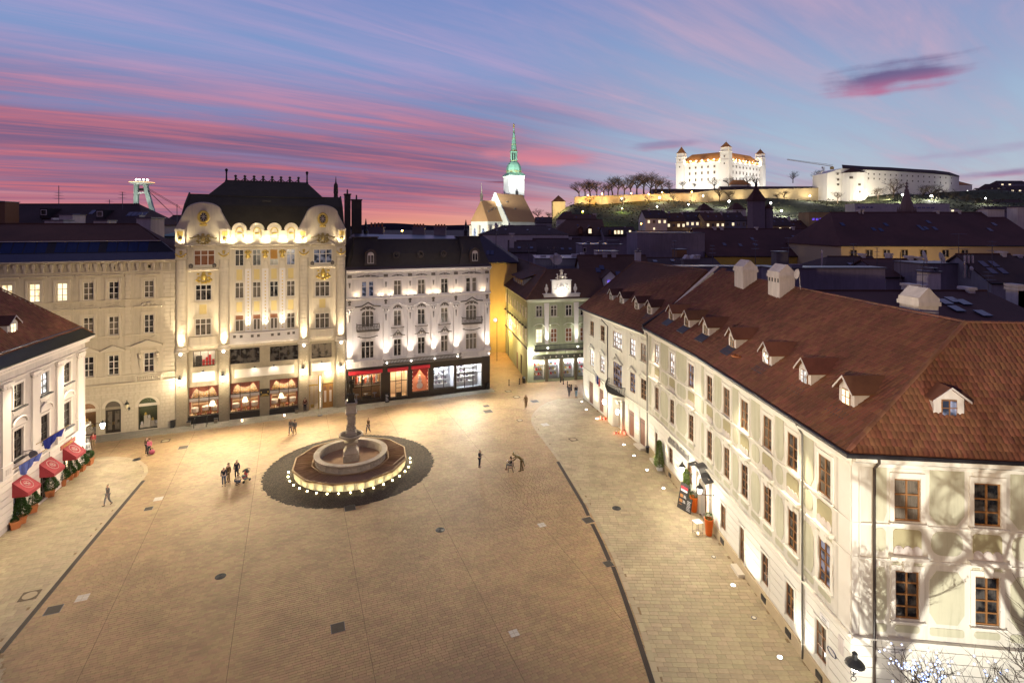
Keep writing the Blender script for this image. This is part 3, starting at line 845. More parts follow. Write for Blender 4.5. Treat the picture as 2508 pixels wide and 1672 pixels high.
for i,(a,b,z0,z1) in enumerate(((10.24,13.5,.9,4.48),(14.74,18.1,.8,4.5),(19.24,22.62,.7,4.46))):
 o=bk.part('shop_window',MB().box(a,b,.16,.24,z0,z0+.06).box(a,b,.16,.24,z1-.06,z1).box(a,b,.16,.24,3.02,3.10).box(a,a+.05,.16,.24,z0,z1).box(b-.05,b,.16,.24,z0,z1).box(a+(b-a)/3-.03,a+(b-a)/3+.03,.15,.23,z0,z1).box(a+(b-a)*2/3-.03,a+(b-a)*2/3+.03,.15,.23,z0,z1),frame_dark)
 for q in range(3):
  xa,xb=a+(b-a)*q/3,a+(b-a)*(q+1)/3
  bk.part('pane',MB().box(xa+.03,xb-.03,.19,.2,z0+.06,3.02),shopglass,o)
  bk.part('pane',MB().box(xa+.03,xb-.03,.19,.2,3.1,z1-.06),shopglass,o)
  lead=MB()
  cx_,r_=(xa+xb)/2,(xb-xa)/2-.05
  lead.tube([(cx_+r_*math.cos(t*PI/8),.17,3.12+r_*1.15*math.sin(t*PI/8)) for t in range(9)],.014,4)
  for t in (2,4,6):
   lead.tube([(cx_,.17,3.12),(cx_+r_*math.cos(t*PI/8),.17,3.12+r_*1.15*math.sin(t*PI/8))],.012,4)
  bk.part('leading',lead,frame_dark,o)
  bk.box('white_blind',(xa+.05,xb-.05,.3,.32,2.62,3.0),white_paint)
 bk.box('plinth',(a-.02,b+.02,-.1,.3,.02,z0),black_paint)
 rm=MB().box(a-.1,b+.1,3.2,3.3,.3,4.9).box(a-.2,a-.1,.36,3.3,.3,4.9).box(b+.1,b+.2,.36,3.3,.3,4.9).box(a-.2,b+.2,.36,3.3,.3,.4).box(a-.2,b+.2,.36,3.3,4.8,4.9)
 bk.part('cafe_room',rm,mat('cafe_interior',(.62,.46,.30),.8,.25,1.5))
 for sx,x0 in ((1,a+.08),(-1,b-.08)):
  d=MB()
  for q in range(7):
   x=x0+sx*q*.13
   lo=z0+.2 if q<2 else 3.1+(q-2)*.18
   d.tube([(x,.45+.05*(q%2),z1-.02),(x0+sx*q*.10,.45+.05*(q%2),(lo+z1)/2),(x0+sx*q*.05,.45,lo)],[.075,.07,.05],6)
  bk.part('curtain',d,drape)
 sw=MB()
 for q in range(7):
  zz=z1-.08-q*.09
  hw=(b-a)*.30
  sw.tube([((a+b)/2+hw*t,.5-.02*q,zz+.30*t*t*(1+q*.15)-.1*(1-t*t)) for t in (-1,-.66,-.33,0,.33,.66,1)],.055,6)
 bk.part('curtain_swag',sw,drape)
 for q in range(3):
  x=a+.55+q*1.08
  t=MB().lathe([(.42,1.55),(.44,1.6),(.42,1.3),(.36,1.1)],10,(x,1.2+.4*(q%2),0))
  tb=bk.part('cafe_table',t,linen)
  bk.part('table_leg',MB().lathe([(.05,.4),(.05,1.55)],6,(x,1.2+.4*(q%2),0)),brass,tb)
  bk.part('cafe_chair',MB().box(x+.25,x+.7,.9,1.35,.75,.88).box(x+.62,x+.7,.9,1.35,.88,1.6).box(x+.27,x+.31,.92,.96,.4,.75).box(x+.62,x+.66,1.28,1.32,.4,.75),red_seat)
 x=a+(2.5 if i==0 else 1.65 if i==1 else 1.35)
 lp=bk.part('table_lamp',MB().lathe([(.1,1.0),(.03,1.05),(.03,1.85),(.05,1.9)],8,(x,.7,0)),brass)
 bk.part('lamp_shade',MB().lathe([(.36,1.85),(.2,2.35),(.19,2.37)],12,(x,.7,0)),lamp_soft,lp)
 bk.part('bar_counter',MB().box(a+.1,b-.1,2.6,3.1,.4,1.5).box(a+.1,b-.1,2.9,3.15,1.9,1.96).box(a+.1,b-.1,2.9,3.15,2.5,2.56),mat('walnut_counter',(.30,.16,.07),.5,.2,4.0))
 bot=MB()
 for q in range(18):
  bot.lathe([(.05,0),(.05,.2),(.02,.26),(.02,.34)],6,(a+.3+q*(b-a-.6)/17,3.0,1.96 if q%2 else 2.56))
 bk.part('bottles',bot,gilt)
 bk.light('shop_light','POINT',((a+b)/2,1.0,3.9),420,(1,.82,.58),radius=.3)
bk.part('entrance_hall',MB().box(23.8,25.4,2.6,2.7,0,4.8).box(23.8,23.9,.36,2.7,0,4.8).box(25.3,25.4,.36,2.7,0,4.8).box(23.8,25.4,.36,2.7,-.0,.03).box(23.8,25.4,.36,2.7,4.7,4.8),mat('hall_marble',(.6,.5,.38),.5))
bk.light('shop_light','POINT',(24.55,1.2,4.2),160,WARM2,radius=.2)
o=bk.part('glass_door',MB().box(23.95,25.2,.12,.22,3.1,3.26).box(24.0,24.06,.14,.2,0.02,3.1).box(25.1,25.2,-.02,.22,.02,4.5).box(24.56,24.6,.14,.2,.02,3.1),brass)
bk.part('pane',MB().box(24.06,24.56,.16,.17,.05,3.1).box(24.6,25.1,.16,.17,.05,3.1).box(23.97,25.1,.16,.17,3.26,4.5),shopglass,o)
bk.part('door_light_strip',MB().box(25.3,25.38,-.06,0,.3,4.3),lamp_mat('strip_light',(1,.9,.74),5.0))
bk.part('palm_pot',MB().lathe([(.16,0.03),(.22,.4),(.2,.42)],10,(24.4,.9,0)),gilt)
for q in range(2):
 xa=25.66+q*.66
 o=bk.box('oak_door',(xa,xa+.64,.15,.22,.03,3.2),wood_door)
 bk.part('door_grille',MB().box(xa+.18,xa+.46,.13,.16,.8,2.3),panel_pale)
 bk.part('door_arch',MB().prism(arch_pts(xa+.14,xa+.5,2.45,2.85,8),.12,.15),wood_shutter)
bk.part('transom_grille',MB().box(25.63,27.0,.18,.24,3.25,4.6),mat('gilt_glass',(.55,.45,.25),.4))
g=MB()
for q in range(5):
 g.tube([(26.32+.6*math.cos(t*PI/10),.16,3.3+(q*.25+.1)*math.sin(t*PI/10)) for t in range(11)],.012,4)
bk.part('transom_scroll',g,brass)
bk.part('door_lamp',MB().box(25.9,26.7,-.1,0,4.66,4.8),lamp_warm)
bk.light('door_light','POINT',(26.3,-.5,4.5),110,WARM2,radius=.15)
bk.box('plaque',(18.13,19.22,-.05,0,2.45,3.42),black_paint)
bk.part('plaque_lettering',MB().box(18.35,19.0,-.06,-.05,2.68,2.74).box(18.22,19.13,-.06,-.05,2.54,2.6).lathe([(.0,0),(.07,.12),(0,.3)],6,(18.28,-.06,2.86)).lathe([(0,0),(.07,.12),(0,.3)],6,(19.06,-.06,2.86)),gilt)
for a,b in CC:
 i=CC.index((a,b))
 bk.win((a+b)/2,10.9,b-a,2.05,cols=2,rows=(2.2,1) if i in (0,3) else (2.4,.9),fw=.09 if i in (0,3) else .16,pane=glass_curt,y=UP+.15)
 bk.win((a+b)/2,15.05,b-a,2.01,cols=2,rows=(2.2,1),fw=.07,pane=glass_dark,y=UP+.15)
 bk.win((a+b)/2,19.1,b-a,2.05,cols=2,rows=(2.2,1),fw=.07,pane=glass_blue if i==3 else glass_dark,y=UP+.15)
 if i==2:
  bk.box('roller_blind',(a+.08,b-.08,UP+.07,UP+.09,19.9,21.1),mat('ochre_blind',(.42,.22,.05),.8))
 if i in (0,1,2):
  bk.box('roller_blind',(a+.08,b-.08,UP+.07,UP+.09,12.4,12.9),mat('brown_blind',(.28,.12,.06),.8))
 for z0,z1 in ((13.35,14.6),(17.35,18.65)):
  bk.part('spandrel_frame',MB().box(a-.02,b+.02,UP-.05,UP,z0-.18,z0-.06).box(a-.02,b+.02,UP-.05,UP,z1+.06,z1+.18).box(a-.02,a+.1,UP-.05,UP,z0-.06,z1+.06).box(b-.1,b+.02,UP-.05,UP,z0-.06,z1+.06),stone_bank)
  bk.box('ochre_panel',((a+b)/2-.32,(a+b)/2+.32,UP-.03,UP,z0,z1),stone_bank2)
for x in (16.8,18.76,20.76):
 bk.box('white_pilaster',(x-.36,x+.36,UP-.22,UP,10.85,18.75),white_trim)
 dots=MB()
 for z in np.arange(11.2,18.6,.42):
  dots.lathe([(.09,0),(.06,.02)],8).move(Matrix.Translation((x,UP-.22,z))@Matrix.Rotation(R(90),4,'X'),len(dots.v)-16)
 bk.part('pilaster_dots',dots,gilt)
 bk.part('pilaster_cap',MB().prism([(x-.42,18.75),(x+.42,18.75),(x+.2,19.7),(x-.2,19.7)],UP-.34,UP),stone_bank)
 bk.put('gilt_mask',orn('head',gilt),(x,UP-.3,20.5),scale=(.85,1.0,1.05))
 bk.light('floodlight_beam','SPOT',(x,-1.35,10.6),620,(1,.88,.68),aim=(x,UP,14.5),angle=60,blend=.9,radius=.08)
for xc,k2,k3,k4 in ((11.82,(10.92,12.72,10.72,2.08),(10.96,12.74,14.98,1.97),(10.8,13.1,19.25,1.93)),(25.61,(24.68,26.53,10.6,2.05),(24.68,26.55,14.8,2.05),(24.5,26.87,19.2,1.88))):
 L_=xc<15
 for j,(a,b,z,hh) in enumerate((k2,k3,k4)):
  bk.win((a+b)/2,z,b-a,hh,cols=3,rows=(2,1),fw=.1,pane=(glass_curt,glass_dark,glass_blind if L_ else glass_blue)[j],y=UP+.15)
  m=MB().box(a-.2,a-.02,UP-.1,UP,z-.1,z+hh+.15).box(b+.02,b+.2,UP-.1,UP,z-.1,z+hh+.15)
  m.box(a-.25,b+.25,UP-.22,UP,z-.2,z-.08).box(a-.2,b+.2,UP-.1,UP,z+hh+.02,z+hh+.15)
  bk.part('bay_surround',m,stone_bank)
 n=10
 def bow(z,d,hw):
  return [(xc-hw*math.cos(PI*q/n),UP-d*math.sin(PI*q/n),z) for q in range(n+1)]
 bk.part('bowed_apron',MB().loft([bow(9.25,.3,1.2),bow(9.5,.6,1.55),bow(9.75,.68,1.6),bow(10.5,.62,1.55),bow(10.55,.72,1.62),bow(10.66,.72,1.62)],close=False),stone_bank)
 bk.part('bowed_ledge',MB().loft([bow(18.6,.3,1.4),bow(18.75,.6,1.75),bow(18.98,.6,1.75)],close=False),stone_bank)
 bk.part('yellow_panel',MB().box(xc-.38,xc+.38,UP-.06,UP,13.35,14.5),stone_bank2)
 bk.part('panel_frame',MB().box(xc-.85,xc+.85,UP-.1,UP,14.55,14.68).box(xc-.85,xc+.85,UP-.1,UP,13.1,13.25),stone_bank)
 bk.put('gilt_cartouche',orn('cartouche',gilt),(xc+.1,UP,17.85),scale=(1.75,1.8,1.6))
 for sx in (-1.25,1.25):
  bk.part('urn',MB().lathe([(.12,0),(.2,.1),(.24,.35),(.15,.5),(.0,.58)],10,(xc+sx,UP-.3,18.98)),ornament)
 bk.put('gilt_cartouche',orn('cartouche',mat('dull_gilt',(.34,.25,.08),.6,.3,5.0)),(xc+.05,UP-.25,22.6),scale=(1.55,1.8,1.5))
 bk.put('gilt_garland',orn('festoon',mat('dull_gilt',(.34,.25,.08))),(xc+.05,UP-.2,22.75),scale=(2.6,1.6,-.9))
 gx=[(-2.98,21.9),(-2.98,23.7),(-2.86,23.85),(-1.92,25.85)]+[(-1.92*math.cos(PI*q/12)*.97,25.86+1.06*math.sin(PI*q/12)) for q in range(1,12)]+[(1.87,25.82),(2.86,23.82),(2.98,23.7),(2.98,21.9)]
 dz=0 if L_ else -.14
 bk.part('gable',MB().prism([(xc+.02+p[0],p[1]+dz) for p in gx],UP-.05,UP+.75),stone_bank)
 cap=MB()
 cp=[(xc+.02+p[0],UP+.3,p[1]+dz) for p in gx[2:-2]]
 cap.tube(cp,.13,6)
 bk.part('gable_coping',cap,stone_bank)
 for sx in (-2.4,2.4):
  bk.part('gable_pier',MB().box(xc+sx-.5,xc+sx+.5,UP-.28,UP-.05,21.9,23.55).box(xc+sx-.6,xc+sx+.6,UP-.36,UP-.05,23.55,23.72),stone_bank)
  bk.put('gilt_mask',orn('head',gilt),(xc+sx,UP-.3,22.4),scale=(.5,.8,.5))
  bk.part('fluted_panel',MB().box(xc+sx-.3,xc+sx-.12,UP-.31,UP-.28,22.9,23.45).box(xc+sx-.08,xc+sx+.08,UP-.31,UP-.28,22.9,23.45).box(xc+sx+.12,xc+sx+.3,UP-.31,UP-.28,22.9,23.45),gilt)
  bk.light('floodlight_beam','SPOT',(xc+sx*.98,-1.05,21.95),190,(1,.86,.58),aim=(xc+sx*.9,UP,23.2),angle=110,blend=.8,radius=.08)
 ring=MB()
 ring.tube([(xc+.05+.52*math.cos(t*PI/8),UP-.1,25.2+dz+.68*math.sin(t*PI/8)) for t in range(17)],.16,6)
 ring.ball((xc+.05,UP-.1,24.25+dz),(.45,.12,.2),8,5)
 bk.part('oculus_wreath',ring,gilt)
 sp=MB()
 for t in range(8):
  sp.tube([(xc+.05,UP-.09,25.2+dz),(xc+.05+.42*math.cos(t*PI/4),UP-.09,25.2+dz+.56*math.sin(t*PI/4))],.025,4)
 oc=bk.part('oculus_pane',MB().prism([(xc+.05+.42*math.cos(t*PI/8),25.2+dz+.56*math.sin(t*PI/8)) for t in range(16)],UP-.08,UP-.05),glass_dark)
 bk.part('oculus_spokes',sp,frame_white,oc)
m=MB()
profile_x(m,E0-.05,E1+.05,[(p[0]+UP,p[1]) for p in cornice_prof(21.55,21.86,.55)])
profile_x(m,14.8,22.8,[(p[0]+UP,p[1]) for p in cornice_prof(21.2,21.4,.15)])
for xc in (11.85,25.65):
 m.tube([(xc+1.5*math.cos(t*PI/10),UP-.25,21.6+.55*math.sin(t*PI/10)) for t in range(11)],.2,6)
bk.part('cornice',m,stone_bank)
bk.box('parapet',(14.85,22.8,UP,UP+.5,21.87,23.55),stone_bank)
for x in (15.82,17.82,19.82,21.82):
 pts=[(x-.78,21.87)]+arch_pts(x-.78,x+.78,23.65,24.45,12)+[(x+.78,21.87)]
 bk.part('scallop',MB().prism(pts,UP-.14,UP+.6),stone_bank)
 ar=MB()
 ar.tube([(p[0],UP-.1,p[1]) for p in arch_pts(x-.78,x+.78,23.65,24.45,12)],.09,6)
 bk.part('scallop_moulding',ar,stone_bank)
 orn_=MB()
 orn_.tube([(x+.42*math.cos(PI-t*PI/8),UP-.17,23.35+.55*math.sin(t*PI/8)) for t in range(9)],.055,5)
 for q in range(5):
  for sx in (-.42,.42):
   orn_.ball((x+sx,UP-.17,23.2-q*.2),(.055,.05,.07),6,4)
 orn_.ball((x,UP-.17,23.2),(.3,.1,.14),8,5)
 bk.part('gilt_wreath',orn_,gilt)
for x in (14.9,16.82,18.82,20.82,22.75):
 bk.light('floodlight_beam','SPOT',(x,-1.0,21.95),230,(1,.87,.60),aim=(x,UP,22.9),angle=120,blend=.8,radius=.08)
n=12
def cb(z,d):
 return [(14.72+8.0*q/n,UP-d*(math.sin(PI*q/n)**.5 if 0<q<n else 0)*.8-.02,z) for q in range(n+1)]
bl=bk.part('balcony',MB().loft([cb(9.3,.3),cb(9.55,.8),cb(9.75,.95),cb(10.7,.9),cb(10.75,1.0),cb(10.83,1.0)],close=False),white_trim)
for x in (15.3,16.05,17.3,18.0,19.6,20.35,21.5,22.1):
 d=UP-.9*(math.sin(PI*(x-14.72)/8.0)**.5)*.8-.05
 lat=MB().box(x-.16,x+.16,d-.015,d+.05,10.22,10.54)
 bk.part('lattice_opening',lat,ornament,bl)
rf=bk.part('roof',MB().loft([[(E0+.1,.7,21.9),(E1-.1,.7,21.9),(E1-.1,14.9,21.9),(E0+.1,14.9,21.9)],[(E0+.2,1.3,24.6),(E1-.1,1.3,24.6),(E1-.1,14.6,24.6),(E0+.2,14.6,24.6)],[(9.5,2.9,26.8),(28.3,2.9,26.8),(28.3,14,26.8),(9.5,14,26.8)],[(9.62,5.0,28.3),(28.25,5.0,28.2),(28.25,13.5,28.2),(9.62,13.5,28.3)]]),moss_roof)
bk.part('upper_roof',MB().loft([[(11.5,4.7,27.7),(26.1,4.7,27.7),(26.1,13.4,27.7),(11.5,13.4,27.7)],[(11.6,4.7,28.05),(26.0,4.7,28.05),(26.0,13.4,28.05),(11.6,13.4,28.05)],[(13.4,8.6,30.35),(24.0,8.6,30.35),(24.0,9.4,30.35),(13.4,9.4,30.35)]]),moss_roof,rf)
bk.part('dormer_window',MB().box(18.2,19.3,3.7,4.9,27.0,27.55),frame_dark,rf)
bk.part('roof_moulding',MB().box(11.4,26.2,4.6,4.75,27.95,28.1).tube([(E0+.15,1.2,24.2),(9.45,2.9,26.9),(9.6,5,28.4)],.12,5).tube([(E1-.1,1.2,24.2),(28.35,2.9,26.8),(28.3,5,28.3)],.12,5),mat('roof_copper_trim',(.08,.075,.03),.6),rf)
cr=MB()
for q in range(8):
 x=14.6+q*1.17
 cr.lathe([(.26,30.3),(.14,30.6),(.1,30.95),(.2,31.05),(.18,31.2),(0,31.3)],8,(x,9,0))
 if q:
  cr.tube([(x-1.17*(.5-.5*math.cos(t*PI/6)) if False else x-1.17+1.17*t/6,9,30.95-.5*math.sin(t*PI/6)) for t in range(7)],.06,5)
cr.tube([(13.45,9,30.42),(24,9,30.38)],.1,6)
bk.part('roof_crest',cr,mat('roof_copper_trim',(.08,.075,.03)),rf)
for x in (13.46,23.95):
 bk.part('finial',MB().lathe([(.22,30.3),(.12,30.6),(.09,31.5),(.16,31.55),(.1,31.65),(.2,31.85),(.2,32.0),(0,32.15)],8,(x,9,0)),dark_zinc,rf)
for x0,x1,z0,z1 in ((29.65,30.5,26,29.05),(30.75,32.2,25,28.2)):
 ch=bk.part('chimney',MB().box(x0,x1,13.2,14.6,18,z1).box(x0-.1,x1+.1,13.1,14.7,z1,z1+.18),mat('old_chimney',(.10,.08,.055),.95,.3,2.0,bump=.4))
 bk.part('chimney_pot',MB().lathe([(.14,z1+.15),(.11,z1+.9)],8,((x0+x1)/2,14,0)),ornament,ch)
bk.part('rooftop_mast',MB().lathe([(.35,28.2),(.3,29.2),(.36,29.3),(.3,30.6),(.1,31.0),(.03,31.9)],6,(28.3,13.6,0)),mat('old_chimney',(.10,.08,.055)),rf)
# white neo-baroque house with red fascia
b3=Bld('corner_house','white neo-baroque corner house with dark mansard roof, red cafe fascia and iron balconies','building',W0,W1,28.62)
X0,X1=28.62,49.1
h3=[]
side=[(31.46,1.74),(46.25,1.74)]
mids=[35.5,38.85,42.2]
for x in mids:
 h3+=[(x-.52,x+.52,14.5,16.58,.2),(x-.54,x+.54,10.22,12.42,.22),(x-.54,x+.54,6.05,8.45,.22)]
for x,ww in side:
 for sx in (-.46,.46):
  h3.append((x+sx-.34,x+sx+.34,14.5,16.58,.2))
 h3+=[(x-.87,x+.87,10.3,12.62,.22),(x-.87,x+.87,6.05,8.45,.22)]
shops=[(29.4,33.2,.55,3.9),(34.5,36.85,.35,3.95),(37.55,39.9,.75,3.95),(40.62,43.6,.9,3.95),(43.95,47.85,.5,3.92)]
h3+=[(a,b,z0,z1,.3) for a,b,z0,z1 in shops]
w=MB().grid(X0,X1,0,18.0,h3)
D3=13.0
w.poly([(X1,0,0),(X1,D3,0),(X1,D3,18),(X1,0,18)]).poly([(X0,D3,0),(X1,D3,0),(X1,D3,18),(X0,D3,18)])
for x,ww in side:
 spandrels(w,x-.87,x+.87,11.9,12.62,0,.22)
b3.part('wall',w,white_stucco)
b3.box('side_wall_render',(X1+.003,X1+.05,.3,D3,0,17.9),yellow_stucco)
m=MB()
profile_x(m,X0,X1+.1,cornice_prof(17.75,18.2,.65))
profile_x(m,X0,X1+.05,cornice_prof(16.95,17.1,.2))
profile_x(m,X0,X1+.05,cornice_prof(14.1,14.4,.42))
profile_x(m,X0,X1,cornice_prof(13.1,13.3,.18))
profile_x(m,X0,X1,cornice_prof(5.65,5.85,.3))
x=X0+.3
while x<X1:
 m.box(x-.12,x+.12,-.4,0,17.55,17.76)
 x+=.95
b3.part('cornice',m,white_trim)
pil=[29.07,33.88,37.22,40.55,43.88,48.65]
for x in pil:
 b3.box('pilaster',(x-.34,x+.34,-.2,0,6.0,12.3),white_trim)
 b3.box('pilaster_base',(x-.5,x+.5,-.34,0,5.86,6.22),white_trim)
 b3.box('upper_pilaster',(x-.32,x+.32,-.16,0,14.42,16.95),white_trim)
 b3.put('capital',orn('capital',white_trim),(x,-.1,12.55),scale=(.95,1.1,1.1))
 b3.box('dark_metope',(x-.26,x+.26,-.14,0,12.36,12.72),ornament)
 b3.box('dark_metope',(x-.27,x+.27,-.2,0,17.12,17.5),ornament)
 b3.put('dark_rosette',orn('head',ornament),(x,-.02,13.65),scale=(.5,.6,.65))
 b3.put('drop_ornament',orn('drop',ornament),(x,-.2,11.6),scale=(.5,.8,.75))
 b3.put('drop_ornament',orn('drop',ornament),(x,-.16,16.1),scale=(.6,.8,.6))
for x in mids:
 b3.win(x,14.5,1.04,2.08,cols=2,rows=(2,1),fw=.07,pane=glass_curt,y=.15)
 b3.win(x,10.22,1.08,2.2,cols=2,rows=(2,1),fw=.08,pane=glass_curt,y=.17)
 b3.win(x,6.05,1.08,2.4,cols=2,rows=(2,1),fw=.09,pane=glass_dark if x<41 else glass_curt,y=.17)
 for z,hh in ((14.5,2.08),(10.22,2.2),(6.05,2.4)):
  mm=MB().box(x-.7,x-.54,-.1,0,z,z+hh+.1).box(x+.54,x+.7,-.1,0,z,z+hh+.1).box(x-.7,x+.7,-.12,0,z+hh+.02,z+hh+.16).box(x-.75,x+.75,-.2,0,z-.14,z-.02)
  b3.part('window_surround',mm,white_trim)
 if x:
  b3.part('flared_jamb',MB().prism([(x-.72,12.3),(x-.58,12.3),(x-.58,10.2),(x-1.15,10.2)],-.06,0).prism([(x+.72,12.3),(x+.58,12.3),(x+.58,10.2),(x+1.15,10.2)],-.06,0),white_trim)
 hood=MB()
 hood.tube([(x-1.15,-.22,13.05),(x-.7,-.24,13.08),(x-.38,-.3,13.42),(x,-.32,13.6),(x+.38,-.3,13.42),(x+.7,-.24,13.08),(x+1.15,-.22,13.05)],.1,6)
 b3.part('arched_hood',hood,white_trim)
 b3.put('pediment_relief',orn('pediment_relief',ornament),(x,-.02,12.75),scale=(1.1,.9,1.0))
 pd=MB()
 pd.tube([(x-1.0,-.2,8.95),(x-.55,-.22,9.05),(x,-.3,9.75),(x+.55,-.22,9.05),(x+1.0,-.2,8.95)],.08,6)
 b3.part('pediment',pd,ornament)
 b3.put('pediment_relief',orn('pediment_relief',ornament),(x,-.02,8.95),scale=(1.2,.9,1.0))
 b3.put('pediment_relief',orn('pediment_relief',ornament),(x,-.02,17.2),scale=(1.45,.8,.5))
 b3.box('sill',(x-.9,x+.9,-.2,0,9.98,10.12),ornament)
for x,ww in side:
 for sx in (-.46,.46):
  b3.win(x+sx,14.5,.68,2.08,cols=1,rows=(2,1),fw=.07,pane=glass_blue if x<40 else glass_curt,y=.15)
 b3.win(x,10.3,1.74,2.32,cols=3,rows=(2,1),fw=.1,pane=glass_curt,y=.17)
 b3.win(x,6.05,1.74,2.4,cols=3,rows=(2,1),fw=.1,pane=glass_dark,y=.17)
 hood=MB()
 hood.tube([(x-1.7,-.25,13.15),(x-.8,-.28,13.25),(x,-.4,13.75),(x+.8,-.28,13.25),(x+1.7,-.25,13.15)],.1,6)
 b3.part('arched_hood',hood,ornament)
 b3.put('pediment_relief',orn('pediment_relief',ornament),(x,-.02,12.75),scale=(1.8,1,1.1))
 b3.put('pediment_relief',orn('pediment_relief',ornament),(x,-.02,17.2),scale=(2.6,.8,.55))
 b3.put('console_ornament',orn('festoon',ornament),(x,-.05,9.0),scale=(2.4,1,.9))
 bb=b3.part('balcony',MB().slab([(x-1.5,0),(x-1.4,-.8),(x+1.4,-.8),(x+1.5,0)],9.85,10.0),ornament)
 rail=MB()
 for q in range(15):
  t=-1.4+q*.2
  rail.tube([(t+x,-.8,10.0),(t+x,-.95,10.35),(t+x,-.8,10.85)],.03,4)
  rail.tube([(t+x-.08,-.84,10.15),(t+x+.1,-.9,10.45),(t+x-.06,-.84,10.7)],.025,4)
 for yy in (-.25,-.55):
  for sx in (-1.47,1.47):
   rail.tube([(x+sx,yy,10.0),(x+sx*1.05,yy,10.35),(x+sx,yy,10.85)],.03,4)
 rail.tube([(x-1.5,0,10.87),(x-1.45,-.82,10.87),(x+1.45,-.82,10.87),(x+1.5,0,10.87)],.05,5)
 b3.part('railing',rail,ornament,bb)
 bal=MB().box(x-1.15,x+1.15,-.3,0,5.85,5.95)
 for q in range(10):
  bal.lathe([(.05,5.2),(.09,5.35),(.05,5.55),(.07,5.65)],6,(x-.9+q*.2,-.2,0))
 b3.part('balustrade',bal.box(x-1.15,x+1.15,-.3,0,5.0,5.2),white_trim)
lb=b3.part('long_balcony',MB().box(33.5,44.5,-.9,0,5.0,5.16),ornament)
rl=MB()
for q in range(56):
 t=33.55+q*.2
 if t<44.5:
  rl.tube([(t,-.85,5.16),(t+.06,-.95,5.4),(t-.03,-.85,5.75)],.045,4)
rl.tube([(33.5,0,5.8),(33.5,-.87,5.8),(44.5,-.87,5.8),(44.5,0,5.8)],.06,5)
rl.box(33.5,44.5,-.88,-.84,5.18,5.35)
b3.part('railing',rl,ornament,lb)
m=MB()
for a,b in ((28.65,29.4),(33.2,34.5),(36.85,37.55),(39.9,40.62),(43.6,43.95),(47.85,49.08)):
 m.box(a,b,-.12,-.004,0,4.9)
m.box(40.0,49.08,-.14,-.004,3.95,4.85)
m.box(29.4,40.0,-.1,-.004,3.95,4.9)
b3.part('shopfront',m,frame_dark)
for i,(a,b) in enumerate(((28.95,33.35),(34.1,36.9),(37.35,39.95))):
 b3.box('red_fascia',(a,b,-.55,-.13,4.12,4.55),mat('red_fascia_bright',(.72,.035,.05),.5,.05))
